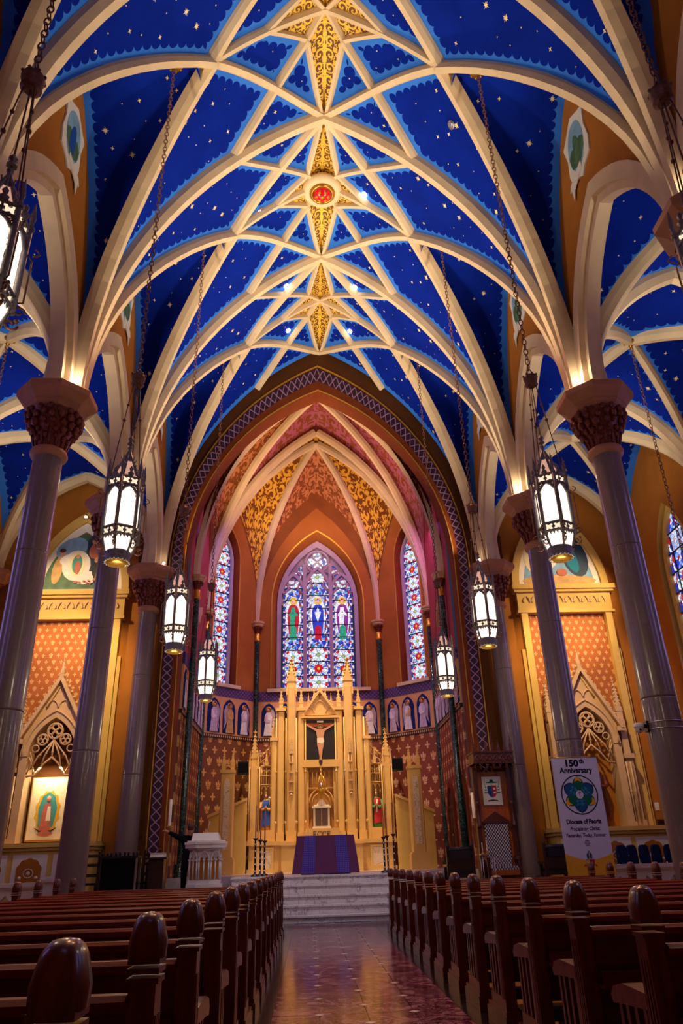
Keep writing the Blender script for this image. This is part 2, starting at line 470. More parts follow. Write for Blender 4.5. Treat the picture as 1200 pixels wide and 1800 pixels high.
def m_pattern(name, ground, print_, px, pz, axis=0, rough=.7, kinds=2, size=.8, dark=None):
    """half-drop repeat of lilies and crosses; uses object x (or y) and z in metres"""
    m = Mat(name, rough)
    if axis == 'uv': x, z, _ = m.xyz(m.coord(uv='flat'))
    else:
        c = m.xyz(m.coord()); x = c[axis]; z = c[2]
    row = (z/pz).floor(); odd = row.mod(2.0)
    xs = x/px + odd*.5
    a = (xs.frac()-.5)/size; b = ((z/pz).frac()-.5)/size*(pz/px)
    k = fleur(a, b)
    if kinds == 2:
        alt = (row + (xs.floor())).mod(2.0).gt(.5)
        k = k*alt + cross4(a, b)*(alt*-1.0+1.0)
    elif kinds == 3:
        k = k*odd + cross4(a, b)*(odd*-1.0+1.0)
    n = m.noise(m.coord(), 1.4, 4); g = lin(ground)
    m.base(m.mix(k, m.ramp(n, [(.3, tuple(v*.82 for v in g)), (.7, tuple(min(1, v*1.1) for v in g))]), print_))
    MT[name] = m.m
m_pattern('panel_lily', '#b05f1e', '#dba864', .215, .19, 0, .7, 2, .95)
m_pattern('diaper', '#7c431c', '#dba558', .42, .38, 'uv', .7, 3, 1.0)
m_pattern('diaper_rose', '#8a3f28', '#dfae84', .42, .38, 'uv', .7, 3, 1.0)
def m_lattice():
    m = Mat('arch_lattice', .6)
    u, v, _ = m.xyz(m.coord(uv='flat'))          # u along the arch in metres, v across 0..1
    a = (u/.26).frac()-.5; b = v-.5
    x1 = (a.abs()-b.abs()).abs().lt(.075)*v.gt(.02)*v.lt(.98)
    dot = hyp(a, b).lt(.07)
    n = m.noise(m.coord(), 3, 3)
    m.base(m.mix(x1, m.mix(n, '#22061c', '#3a0c2c'), '#a87c9c'))
    MT['arch_lattice'] = m.m
m_lattice()
def m_granite():
    m = Mat('granite', .34, 0, .4, .4)
    c = m.coord(); n = m.noise(c, 60, 3, .7); n2 = m.noise(c, 2.2, 4); vz = m.noise(m.coord(scale=(9, 9, .7)), 1.5, 3)
    col = m.mix(n, '#504244', '#8c7674'); col = m.mix(n2.gt(.56)*.25, col, '#6d5a66')
    m.base(m.mix(vz.gt(.62)*.25, col, '#93808c')); MT['granite'] = m.m
m_granite()
def m_marble(name, a, b, vein, scale, rough, coat=.5, vw=.03):
    m = Mat(name, rough, 0, .5, coat); c = m.coord('Generated') if False else m.coord()
    gp = m.node('ShaderNodeNewGeometry').outputs['Position']
    n = m.noise(gp, scale, 6, .6, 1.0); n2 = m.noise(gp, scale*2.7, 5, .65, 2.0)
    k = ((n-.5).abs().lt(vw*.6)).max((n2-.5).abs().lt(vw*.45))
    m.base(m.mix(k, m.mix(n2, a, b), vein)); MT[name] = m.m
m_marble('red_marble', '#3c0c22', '#641c38', '#a47488', 2.4, .13, 0, .036)
m_marble('black_marble', '#0d0b12', '#1c1822', '#4a4450', 1.6, .2, vw=.012)
m_marble('step_marble', '#bdb2b8', '#d8cfd0', '#9a8f9c', .9, .28, .2, .012)
m_marble('green_marble', '#08161c', '#0f2a30', '#3d6a60', 3.0, .18, vw=.03)
m_marble('panel_marble', '#d8b894', '#e8d2b4', '#b08a68', 2.0, .3, .2, .02)
def m_wood(name, a, b, rough, coat, sc=(2, 2, 26)):
    m = Mat(name, rough, 0, .5 if coat else .2, coat)
    n = m.noise(m.coord(scale=sc), 1.0, 5, .6, .6)
    m.base(m.ramp(n, [(.3, a), (.7, b)])); m.bump(n, .08, .004); MT[name] = m.m
m_wood('pew_wood', '#3c1008', '#66220d', .38, .12, (3, 22, 22))
m_wood('pew_wood_lit', '#561c0a', '#86350f', .42, 0, (3, 22, 22))  # same wood as the pews, lightened to put the rails' highlight into the colour
m_wood('pew_post', '#40120a', '#6a240f', .3, .4, (26, 26, 2.5))
m_wood('throne_wood', '#7a3414', '#a8551f', .35, .3, (14, 14, 1.6))
m_wood('throne_dark', '#33120e', '#571f16', .35, .4, (14, 14, 2))
def m_brocade():
    m = Mat('brocade', .8); x, y, z = m.xyz(m.coord())
    k = ((x*90.0).sin()*((z*70.0)).sin()).gt(.1)
    m.base(m.mix(k, '#241d33', '#b9b2c8')); MT['brocade'] = m.m
    m = Mat('altar_cloth', .8); n = m.noise(m.coord(scale=(30, 30, 1)), 1, 3)
    m.base(m.mix(n, '#3f0b3c', '#5c1552')); m.bump(n, .25, .01); MT['altar_cloth'] = m.m
    m = Mat('altar_band', .7); x, y, z = m.xyz(m.coord())
    k = (((x+z)*75.0).sin()*((x-z)*75.0).sin()).gt(.35)
    m.base(m.mix(k, '#2c0f74', '#5a3fa8')); MT['altar_band'] = m.m
    m = Mat('tabernacle_grille', .4, .3); x, y, z = m.xyz(m.coord())
    k = ((x*110.0).sin()*(z*110.0).sin()).gt(0.0)
    m.base(m.mix(k, '#3a2220', '#8a6a58')); MT['tabernacle_grille'] = m.m
    m = Mat('violet_border', .7); u, v, _ = m.xyz(m.coord(uv='flat'))
    k = ((u*42.0).sin()*((v*42.0)).sin()).gt(.25)
    m.base(m.mix(k, '#45285f', '#6f4f88')); MT['violet_border'] = m.m
    m = Mat('bead_border', .6); u, v, _ = m.xyz(m.coord(uv='flat'))
    a = (u/.09).frac()-.5; b = (v-.5)*.9
    m.base(m.mix(hyp(a, b).lt(.26), '#2a1014', '#d9a878')); MT['bead_border'] = m.m
m_brocade()
def m_lantern():
    m = Mat('lantern_glass', .4); m.base('#f6e6cc'); m.emit((1.0, .88, .70), 1.7); MT['lantern_glass'] = m.m
    m = Mat('lantern_dim', .4); m.base('#f0d8b0'); m.emit((1.0, .82, .58), 1.0); MT['lantern_dim'] = m.m
    m = Mat('lantern_pink', .4); m.base('#e0a890'); m.emit((1.0, .55, .4), .55); MT['lantern_pink'] = m.m
    m = Mat('bulb', .4); m.base('#ffffff'); m.emit((1, .93, .8), 14); MT['bulb'] = m.m
m_lantern()
def m_glass(name, kind, strength=1.6):
    """lit stained glass; flat uv: u across in light widths, v up in light widths, centred on the pane"""
    m = Mat(name, .3); vec = m.coord(uv='flat')
    u, v, _ = m.xyz(vec)
    pal = [(0, '#e8e6ff'), (.2, '#1d3cc8'), (.33, '#b8ccff'), (.40, '#b8142c'), (.46, '#dce4ff'), (.53, '#128a96'), (.61, '#f4f0ff'), (.70, '#4a2cb0'), (.78, '#d8b0d0'), (.83, '#d88a2c'), (.87, '#7a9cf0')]
    vc = m.voronoi(vec, 11, 'F1', 'Color'); edge = S(m.nt, m.voronoi(vec, 11, 'DISTANCE_TO_EDGE', 'Distance'))
    cx = m.xyz(vc)[0]
    col = m.ramp(cx, pal, True)
    r = hyp(u, v); th = v.atan2(u)
    if kind == 'flower':
        col = m.mix(r.lt(.36), col, m.ramp((th*5.0).sin()*.5+.5, [(0, '#eaf2ff'), (.35, '#1f8f9a'), (.6, '#eef2ff'), (.85, '#4a6ad8')], True))
        col = m.mix((r - (th*4.0).cos().abs()*.06).lt(.15), col, '#d8141f')
        col = m.mix(r.lt(.06), col, '#f4cc30')
    elif kind == 'ring':
        col = m.mix(r.lt(.40)*r.gt(.29), col, m.ramp((th*7.0).sin()*.5+.5, [(0, '#d01c34'), (.55, '#f0e8f8')], True))
        col = m.mix(r.lt(.29), col, m.ramp((th*4.0).cos()*.5+.5, [(0, '#ffffff'), (.5, '#9fc4f4'), (.85, '#f8f4ff')], True))
        col = m.mix(r.lt(.1), col, '#7ab0a0'); col = m.mix(r.lt(.05), col, '#d8c040')
    elif kind == 'pale':
        col = m.mix(u.abs().lt(.3), col, m.mix(.35, col, '#ffffff'))
    bd = u.abs().gt(.41)
    col = m.mix(bd, col, m.ramp((v*16.0).sin()*.5+.5, [(0, '#2038b0'), (.5, '#b01c30'), (.75, '#e8e8ff')], True))
    lead_ = edge.lt(.034).max((u.abs()-.41).abs().lt(.008))
    col = m.mix(lead_, col, '#10101c')
    m.base('#101018'); m.emit(col, strength); MT[name] = m.m
for nm in ('flower', 'ring', 'mosaic', 'pale'): m_glass('glass_'+nm, nm, 1.05)
def glow(name, col, e=1.1):
    m = Mat(name, .3); m.base('#101018'); n = m.noise(m.coord(), 14, 3); c = lin(col)
    m.emit(m.ramp(n, [(.3, tuple(x*.6 for x in c)), (.7, tuple(min(1, x*1.25) for x in c))]), e); MT[name] = m.m
for nm, c in dict(red='#c01030', blue='#2038c0', green='#1f9a78', white='#f0ecff', rose='#e8a890', purple='#8a2a90', gold='#e8b040').items(): glow('pane_'+nm, c)

# ------------------------------------------------------------------ the vaults
H = BAY/2
NAV = Arc(HS, ZS, ZR)
def dome(x, y): return .33*math.cos(PI*y/BAY)**2*max(0, 1-(x/HS)**2)
def nav3(s_, y, off=0.0):
    """a point of the nave web: s_ metres of arc from the ridge (x > 0), bay-local y, off = metres below the web"""
    th = max(0.0, NAV.t0 - s_/NAV.R); r = NAV.R + .16 - off; x0 = -NAV.c + NAV.R*math.cos(th)
    x = x0 + (.16-off)*math.cos(th)*min(1, max(0, x0)/1.5); return Vector((x, y, NAV.z0 + r*math.sin(th) + dome(x, y)))
def pl(a, b, n=10):
    """plan line a-b as (arc, y) points"""
    return [(NAV.s_of(a[0]+(b[0]-a[0])*i/n), a[1]+(b[1]-a[1])*i/n) for i in range(n+1)]
pC = (HS, H); pD = (HS, H-.12); pF = (2.1, H); pA = (0, H); pN = (2.31, 0); pB = (0, 0); pQ = (.37, .5); pE = (1.22, 0); pX = (1.07, 1.206)

def seg_d(p, poly):
    best = (1e9, 0); acc = 0
    for (ax, ay), (bx, by) in zip(poly, poly[1:]):
        dx, dy = bx-ax, by-ay; L2 = dx*dx+dy*dy; L = math.sqrt(L2)
        t = max(0, min(1, ((p[0]-ax)*dx+(p[1]-ay)*dy)/L2)) if L2 > 1e-12 else 0
        d = math.hypot(p[0]-ax-dx*t, p[1]-ay-dy*t)
        if d < best[0]: best = (d, acc+t*L)
        acc += L
    return best[0], best[1], acc
def inside(p, poly):
    c = False; j = len(poly)-1
    for i in range(len(poly)):
        (xi, yi), (xj, yj) = poly[i], poly[j]
        if (yi > p[1]) != (yj > p[1]) and p[0] < (xj-xi)*(p[1]-yi)/(yj-yi)+xi: c = not c
        j = i
    return c
def web(sides, step=.3):
    """triangulate the area inside the sides: points, triangles, side distances"""
    bd = []
    for sd in sides: bd += sd[:-1]
    bb = [bd[0]]
    for p in bd[1:]:
        if math.hypot(p[0]-bb[-1][0], p[1]-bb[-1][1]) > 1e-4: bb.append(p)
    bd = bb; xs = [p[0] for p in bd]; ys = [p[1] for p in bd]; pts = list(bd)
    nx = int((max(xs)-min(xs))/step)+1; ny = int((max(ys)-min(ys))/step)+1
    for i in range(nx):
        for j in range(ny):
            p = (min(xs)+(i+.5+.25*(j % 2))*step, min(ys)+(j+.5)*step)
            if inside(p, bd) and min(seg_d(p, sd)[0] for sd in sides) > step*.35: pts.append(p)
    r = delaunay_2d_cdt([Vector(p) for p in pts], [], [list(range(len(bd)))], 1, 1e-5)
    P = [(v.x, v.y) for v in r[0]]; T = [tuple(f) for f in r[2]]
    D = [[seg_d(p, sd) for sd in sides] for p in P]
    return P, T, D, bd
def web_mesh(name, W, to3, mat, sgn=(1, 1), flat=None):
    P, T, D, bd = W
    me = bpy.data.meshes.new(name)
    me.from_pydata([(v.x*sgn[0], v.y*sgn[1], v.z) for v in (to3(*p) for p in P)], [], T)
    if mat == 'vault_blue':
        for i in range(5):
            lay = me.uv_layers.new(name='side%d' % i)
            for li, lp in enumerate(me.loops):
                dd = D[lp.vertex_index]
                if i < len(dd):
                    n = max(1, round(dd[i][2]/.23)); lay.data[li].uv = (dd[i][1]/max(dd[i][2], 1e-6)*n, dd[i][0])
                else: lay.data[li].uv = (.5, 9)
    else:
        lay = me.uv_layers.new(name='flat')
        for li, lp in enumerate(me.loops):
            p = P[lp.vertex_index]; lay.data[li].uv = flat(p) if flat else p
    me.materials.append(MT[mat])
    for p_ in me.polygons: p_.use_smooth = True
    return me
def star_mesh(name, W, to3, sgn, seed, dens=1.0):
    P, T, D, bd = W; rnd = random.Random(seed); mb = MB(); put = []
    xs = [p[0] for p in bd]; ys = [p[1] for p in bd]
    area = abs(sum(bd[i][0]*bd[(i+1) % len(bd)][1]-bd[(i+1) % len(bd)][0]*bd[i][1] for i in range(len(bd))))/2
    want = int(area*2.1*dens)+3; tries = 0
    while len(put) < want and tries < want*30:
        tries += 1
        p = (rnd.uniform(min(xs), max(xs)), rnd.uniform(min(ys), max(ys)))
        if not inside(p, bd): continue
        k = rnd.random(); r = .085 if k < .13 else (.05 if k < .45 else .022)
        dd = min(dist_side(p, q) for q in bd)
        if dd < .3+r or any(math.hypot(p[0]-q[0], p[1]-q[1]) < .3 for q in put): continue
        put.append(p); n = 8 if r > .08 else 4; ph = rnd.uniform(-.2, .2)
        ring = []
        for i in range(2*n):
            rr = r*((1 if i % 4 == 0 or n == 4 else .72) if i % 2 == 0 else .34); a = PI*i/n+ph
            ring.append((p[0]+rr*math.cos(a), p[1]+rr*math.sin(a)))
        vs = [to3(*q, .012) for q in [p]+ring]
        mb.add([(v.x*sgn[0], v.y*sgn[1], v.z) for v in vs], [(0, i+1, (i+1) % (2*n)+1) for i in range(2*n)])
    me = bpy.data.meshes.new(name); me.from_pydata(mb.v, [], mb.f); me.materials.append(MT['star_gold']); return me
def dist_side(p, q): return math.hypot(p[0]-q[0], p[1]-q[1])
RIBP = lambda w_, d: [(-w_/2, .2), (-w_/2, .2-d*.55), (-w_*.3, .2-d), (w_*.3, .2-d), (w_/2, .2-d*.55), (w_/2, .2)]
def rib_nav(a, b, w_=.24, d=.30, n=14, sgn=(1, 1)):
    pts = []; ups = []
    for i in range(n+1):
        s0, s1 = NAV.s_of(a[0]), NAV.s_of(b[0]); x = NAV.x_of(s0+(s1-s0)*i/n)
        t = (x-a[0])/(b[0]-a[0]) if abs(b[0]-a[0]) > 1e-6 else i/n
        y = a[1]+(b[1]-a[1])*t; th = NAV.th(x)
        pts.append(Vector((x, y, NAV.z0+NAV.R*math.sin(th)+dome(x, y)))); ups.append(Vector((math.cos(th), 0, math.sin(th))))
    sides = []
    for i in range(n+1):
        T = (pts[min(n, i+1)]-pts[max(0, i-1)]).normalized(); sd = T.cross(ups[i]).normalized(); sides.append(sd); ups[i] = sd.cross(T).normalized()
    q = lambda v: Vector((v.x*sgn[0], v.y*sgn[1], v.z))
    return [q(p) for p in pts], [q(v) for v in sides], [q(v) for v in ups], RIBP(w_, d)
def rib_mesh(name, data, mat='plaster'):
    mb = MB(); mb.sweep(*data); me = bpy.data.meshes.new(name); me.from_pydata(mb.v, [], mb.f); me.materials.append(MT[mat]); return me

ceiling = struct('ceiling')
nave_cells = {
    'fan': ([pl(pD, pN), pl(pN, pX), pl(pX, pF), pl(pF, pC)], 'vault_blue'),
    'kite': ([pl(pN, pE), pl(pE, pQ), pl(pQ, pX), pl(pX, pN)], 'vault_blue'),
    'dart': ([pl(pQ, pA), pl(pA, pX), pl(pX, pQ)], 'vault_blue'),
    'wing': ([pl(pX, pA), pl(pA, pF), pl(pF, pX)], 'vault_blue'),
    'leafgold': ([pl(pE, pB), pl(pB, pQ), pl(pQ, pE)], 'gold_filigree'),
    'ridgegold': ([pl(pB, pA), pl(pA, pQ), pl(pQ, pB)], 'gold_filigree'),
}
# the side lunettes above the clerestory: p runs from the node to the wall, q along the pointed section
XW = 4.92; LP = 3.0; zNode = NAV.z(pN[0]) + dome(pN[0], 0); ZL = 15.2
def lun_wh(p):
    x = pN[0] + (XW-pN[0])*p/LP; u = min(1, (x-pN[0])/(HS-pN[0])); w_ = max(1e-3, u*(H-.05))
    base = NAV.z(x); crown = zNode + (ZL-zNode)*p/LP; return x, w_, base, max(.01, crown-base)
def lun_prof(w_, h):
    c = .55; R = 1+c; k = math.sqrt(R*R-c*c); th1 = math.acos(c/R)
    return [(w_*(R*math.cos(th1*(1-i/16))-c), h*R*math.sin(th1*(1-i/16))/k) for i in range(17)]    # from crown (t=0) to the rib (t=w)
def lun_len(p):
    x, w_, b, h = lun_wh(p); L = lun_prof(w_, h); return sum(math.dist(L[i], L[i+1]) for i in range(16))
def lun3(p, q, off=0.0):
    x, w_, b, h = lun_wh(p); L = lun_prof(w_, h); tot = sum(math.dist(L[i], L[i+1]) for i in range(16))
    t = min(1, abs(q)/max(tot, 1e-6))*16; i = min(15, int(t)); f = t-i
    y = L[i][0]+(L[i+1][0]-L[i][0])*f; z = L[i][1]+(L[i+1][1]-L[i][1])*f
    dx, dz = L[i+1][0]-L[i][0], L[i+1][1]-L[i][1]; n = math.hypot(dx, dz) or 1
    y += dz/n*off; z -= abs(dx)/n*off
    return Vector((x+.03, math.copysign(y, q), b+z+.14))
lun_sides = [[(LP*i/12, lun_len(LP*i/12)) for i in range(1, 13)], [(LP, lun_len(LP)*(1-i/8)) for i in range(17)], [(LP*i/12, -lun_len(LP*i/12)) for i in range(12, 0, -1)]]
lun_sides.append([lun_sides[2][-1], lun_sides[0][0]])
lun_web = web(lun_sides); lun_web = (lun_web[0], lun_web[1], [d[:3] for d in lun_web[2]], lun_web[3])
webs = {k: web(v[0]) for k, v in nave_cells.items()}
M_ = {}
for k, (sd, mat) in nave_cells.items():
    for i, sx in enumerate((1, -1)):
        for j, sy in enumerate((1, -1)):
            M_[k, sx, sy] = web_mesh('vault_panel', webs[k], nav3, mat, (sx, sy), (lambda p: (p[0]*1.0, p[1])) if mat != 'vault_blue' else None)
            if mat == 'vault_blue': M_['star', k, sx, sy] = star_mesh('star_pattern', webs[k], nav3, (sx, sy), hash((len(k), sx, sy)) % 1000)
for sx in (1, -1):
    M_['lun', sx] = web_mesh('vault_panel', lun_web, lun3, 'vault_blue', (sx, 1))
    M_['star', 'lun', sx] = star_mesh('star_pattern', lun_web, lun3, (sx, 1), 5+sx)
rib_defs = {'cn': (pD, pN, .2, .3), 'na': (pN, pA, .2, .25), 'qb': (pQ, (.02, .03), .12, .2), 'qa': (pQ, (.03, H-.05), .12, .2), 'qf': (pQ, pF, .14, .22), 'qe': (pE, pQ, .12, .2)}
for k, (a, b, w_, d) in rib_defs.items():
    for sx in (1, -1):
        for sy in (1, -1): M_['rib', k, sx, sy] = rib_mesh('rib', rib_nav(a, b, w_, d, 14, (sx, sy)))
for sx in (1, -1):
    M_['rib', 'nb', sx] = rib_mesh('rib', rib_nav(pN, (.01, 0), .14, .22, 10, (sx, 1)))
    M_['rib', 'tr', sx] = rib_mesh('rib', rib_nav((HS, 0), (.01, 0), .25, .32, 20, (sx, 1)))
    # the transverse arch lies at bay-local y = H, where the crown does not rise
    for v in M_['rib', 'tr', sx].vertices: v.co.z -= dome(v.co.x, 0)
YM = [(a+b)/2 for a, b in zip(YC, YC[1:])]
def put_panel(me, star, y):
    o = link('vault_panel', me, ceiling, (0, y, 0))
    if star is not None: stuff(link('star_pattern', star, o))
for y in YM:
    for sx in (1, -1):
        put_panel(M_['lun', sx], M_['star', 'lun', sx], y)
        link('rib', M_['rib', 'nb', sx], ceiling, (0, y, 0))
        for sy in (1, -1):
            for k in nave_cells: put_panel(M_[k, sx, sy], M_.get(('star', k, sx, sy)), y)
            for k in rib_defs: link('rib', M_['rib', k, sx, sy], ceiling, (0, y, 0))
for y in YC[:-1]:
    for sx in (1, -1): link('rib', M_['rib', 'tr', sx], ceiling, (0, y, 0))
# aisle vaults
WA, WB = XO-XCOL-.0, H
WA = (XO-XCOL)/2; ZA = 12.4
AY = Arc(WB, ZS, ZA); AX = Arc(WA, ZS, ZA)
def aisY(x, q, off=0):       # section across y, running along x
    th = max(0, AY.t0-abs(q)/AY.R); r = AY.R+.12-off
    return Vector((x, math.copysign(r*math.cos(th)-AY.c, q), AY.z0+r*math.sin(th)))
def aisX(q, y, off=0):
    th = max(0, AX.t0-abs(q)/AX.R); r = AX.R+.12-off
    return Vector((math.copysign(r*math.cos(th)-AX.c, q), y, AX.z0+r*math.sin(th)))
tt = [i/12 for i in range(13)]
sY = [[(WA*t, AY.s_of(WB*t)) for t in tt], [(WA, AY.s_of(WB)*(1-i/6)) for i in range(13)], [(WA*t, -AY.s_of(WB*t)) for t in reversed(tt)]]
sX = [[(AX.s_of(WA*t), WB*t) for t in tt], [(AX.s_of(WA)*(1-i/6), WB) for i in range(13)], [(-AX.s_of(WA*t), WB*t) for t in reversed(tt)]]
wY, wX = web(sY, .35), web(sX, .35)
for s in (1, -1):
    M_['ay', s] = web_mesh('vault_panel', wY, aisY, 'vault_blue', (s, 1)); M_['ays', s] = star_mesh('star_pattern', wY, aisY, (s, 1), 40+s)
    M_['ax', s] = web_mesh('vault_panel', wX, aisX, 'vault_blue', (1, s)); M_['axs', s] = star_mesh('star_pattern', wX, aisX, (1, s), 60+s)
def rib_pts(pts, ups, w_, d):
    n = len(pts)-1; sides = []; U = []
    for i in range(n+1):
        T = (pts[min(n, i+1)]-pts[max(0, i-1)]).normalized(); sd = T.cross(ups[i]).normalized(); sides.append(sd); U.append(sd.cross(T).normalized())
    return pts, sides, U, RIBP(w_, d)
for sx in (1, -1):
    for sy in (1, -1):
        P_ = []; U_ = []
        for i in range(15):
            th = AY.t0*(1-i/14); y = AY.R*math.cos(th)-AY.c; t = y/WB
            P_.append(Vector((WA*t*sx, y*sy, AY.z0+AY.R*math.sin(th)))); U_.append(Vector((math.cos(th)*sx*.7, math.cos(th)*sy*.7, math.sin(th))))
        M_['arib', sx, sy] = rib_mesh('rib', rib_pts(P_, U_, .2, .3))
P_ = [Vector((x, 0, z)) for x, z in AX.pts(12)]
M_['atr'] = rib_mesh('rib', rib_pts(P_, [Vector((p.x*.6, 0, (p.z-ZS+1.0))).normalized() for p in P_], .3, .36))
ceil_a = {}
for s, nm in ((-1, 'ceiling_left_aisle'), (1, 'ceiling_right_aisle')):
    ca = struct(nm)
    for y in YM:
        for q in (1, -1):
            for a, b in (('ay', 'ays'), ('ax', 'axs')):
                o = link('vault_panel', M_[a, q], ca, (s*XA, y, 0)); stuff(link('star_pattern', M_[b, q], o))
            for q2 in (1, -1): link('rib', M_['arib', q, q2], ca, (s*XA, y, 0))
    for y in YC[1:]: link('rib', M_['atr'], ca, (s*XA, y, 0))

# the medallion boss of the middle bay
bz = ZR+.33; by = YM[3]
o = thing('ceiling_boss', 'round plaster boss with a red jewel at the vault crown', 'boss', (0, by, bz-.2))
mb = MB(); mb.lathe([(.30, .1), (.52, .1), (.54, .0), (.46, -.1), (.34, -.1), (.30, -.02)], 28); mb.build('plaster_ring', 'plaster', o)
mb = MB(); mb.lathe([(.20, 0), (.33, 0), (.35, -.1), (.3, -.16), (.26, -.17), (.25, -.1)], 24); mb.build('gilt_ring', 'brass', o)
mb = MB(); mb.lathe([(.26, -.08), (.24, -.16), (.16, -.22), (.03, -.25)], 20); mb.build('jewel', 'ruby', o)
mb = MB(); mb.lathe([(.02, -.27), (.07, -.24), (.05, -.2)], 8)
for k in range(6): mb.ball((.15*math.cos(k*PI/3), .15*math.sin(k*PI/3), -.2), .045, 0, 6, 4)
stuff(mb.build('gilt_ornament', 'gold_leaf', o))
# rosettes are hung with the lanterns; small vent discs in the vault
def disc_on_vault(name, x, y, r, mat, label, cat, group):
    yy = min(YM, key=lambda m: abs(m-y)); c = nav3(NAV.s_of(abs(x)), y-yy, .03); th = NAV.th(x)
    sg = 1 if x > 0 else -1
    mb = MB(); Mx = Matrix.Rotation(-sg*(PI/2-th) if False else sg*(PI/2-th), 4, 'Y')
    mb.lathe([(r*.5, -.03), (r, -.015), (r, .03)], 12, M=Mx); return tag(mb.build(name, mat, None, (c.x*sg, y, c.z)), label, cat, group)
VENTS = [(1.05, 13.55), (-1.0, 16.75), (.98, 16.8), (-1.0, 19.0), (.95, 19.05), (-1.1, 7.9), (1.15, 7.9)]
for x, y in VENTS: disc_on_vault('downlight', x, y, .075, 'bulb', 'small round white downlight set in the blue vault', 'light', 'downlights in the nave vault')
for x, y in [(-1.55, 13.75), (2.6, 10.3)]: disc_on_vault('ceiling_vent', x, y, .1, 'silver', 'small pale round vent in the blue vault', 'vent', 'vents in the nave vault')

# ------------------------------------------------------------------ walls, arcade, floor
SW = Matrix(((0, 1, 0, 0), (1, 0, 0, 0), (0, 0, 1, 0), (0, 0, 0, 1)))      # local x -> world y, local y -> world x
for s, nm in ((-1, 'wall_clerestory_left'), (1, 'wall_clerestory_right')):
    w0 = struct(nm)
    A_in = Arc(1.84, ZS, 12.15); A_out = Arc(2.1, ZS, 12.5); A_mid = Arc(1.97, ZS, 12.32)
    for i, y in enumerate(YM):
        mb = MB(); n = 24; xs0, xs1 = s*4.9, s*5.24
        top = 16.6
        cols = []
        for k in range(n+1):
            yy = -H+BAY*k/n; zb = A_mid.z(yy) if abs(yy) < 1.97 else ZS
            cols.append((yy, zb))
        for (ya, za), (yb, zb) in zip(cols, cols[1:]):
            for x in (xs0, xs1): mb.add([(x, ya, za), (x, yb, zb), (x, yb, top), (x, ya, top)], [(0, 1, 2, 3)])
            mb.add([(xs0, ya, za), (xs1, ya, za), (xs1, yb, zb), (xs0, yb, zb)], [(0, 1, 2, 3)])
        mb.build('clerestory_panel', 'ochre', w0, (0, y, 0))
        mb = MB(); x0, x1 = sorted((s*4.84, s*5.28))
        mb.ringslab(A_out.pts(12), A_in.pts(12), x0, x1, 0, SW, False)
        x0, x1 = sorted((s*4.96, s*5.17)); mb.ringslab(Arc(1.86, ZS, 12.18).pts(12), Arc(1.72, ZS, 11.97).pts(12), x0, x1, 0, SW, False)
        mb.build('arcade_arch', 'plaster', w0, (0, y, 0))
        if i in (2, 3, 4):
            pass
# painted medallions on the clerestory
def medallion(s, y, pic):
    o = thing('medallion', {(-1, 2): 'scrolled white medallion painting of a kneeling figure in rose', (1, 2): 'scrolled white medallion painting of green hills and a path', (-1, 3): 'scrolled white medallion painting of a figure in a blue robe', (1, 3): 'scrolled white medallion painting of yellow-green foliage',
              (-1, 4): 'scrolled white medallion painting highest by the chancel arch beside the ambo', (1, 4): 'scrolled white medallion painting highest by the chancel arch beside the throne'}[(s, pic)], 'painting', (s*4.895, y, 13.7), 0, 'medallions on the clerestory walls')
    x = -s
    out = [(-.42, -.62), (-.5, -.3), (-.44, .1), (-.52, .5), (-.3, .62), (0, .82), (.3, .62), (.52, .5), (.44, .1), (.5, -.3), (.42, -.62), (.15, -.68), (0, -.82), (-.15, -.68)]
    mb = MB(); mb.slab(out, x*.0, x*.03, 0, SW); mb.build('frame', 'picture_white', o)
    mb = MB(); mb.slab([(p*.36, q*.58+.02) for p, q in circle(0, 0, 1, 20)], x*.03, x*.036, 0, SW); mb.build('sky', 'picture_sky', o)
    mb = MB(); mb.slab([(-.34, -.1), (-.2, .05), (0, -.05), (.2, .12), (.34, 0), (.3, -.3), (0, -.54), (-.3, -.3)], x*.036, x*.04, 0, SW); mb.build('ground', 'picture_green', o)
    mb = MB(); mb.slab([(-.14, -.36), (-.16, .0), (-.08, .22), (0, .3), (.08, .22), (.12, -.05), (.1, -.38)], x*.04, x*.044, 0, SW); mb.build('figure', ['rose_robe', 'picture_tan', 'statue_blue', 'picture_green', 'rose_robe'][pic if s < 0 else 3], o)
    mb = MB(); mb.slab([(-.05, -.45), (.52, -.5), (.6, -.62), (.52, -.62), (.5, -.95), (.4, -.75), (-.05, -.6)], x*.03, x*.045, 0, SW); mb.build('scroll', 'picture_white', o)
for s in (-1, 1):
    for i in (2, 3, 4): medallion(s, YM[i]+.15, i)

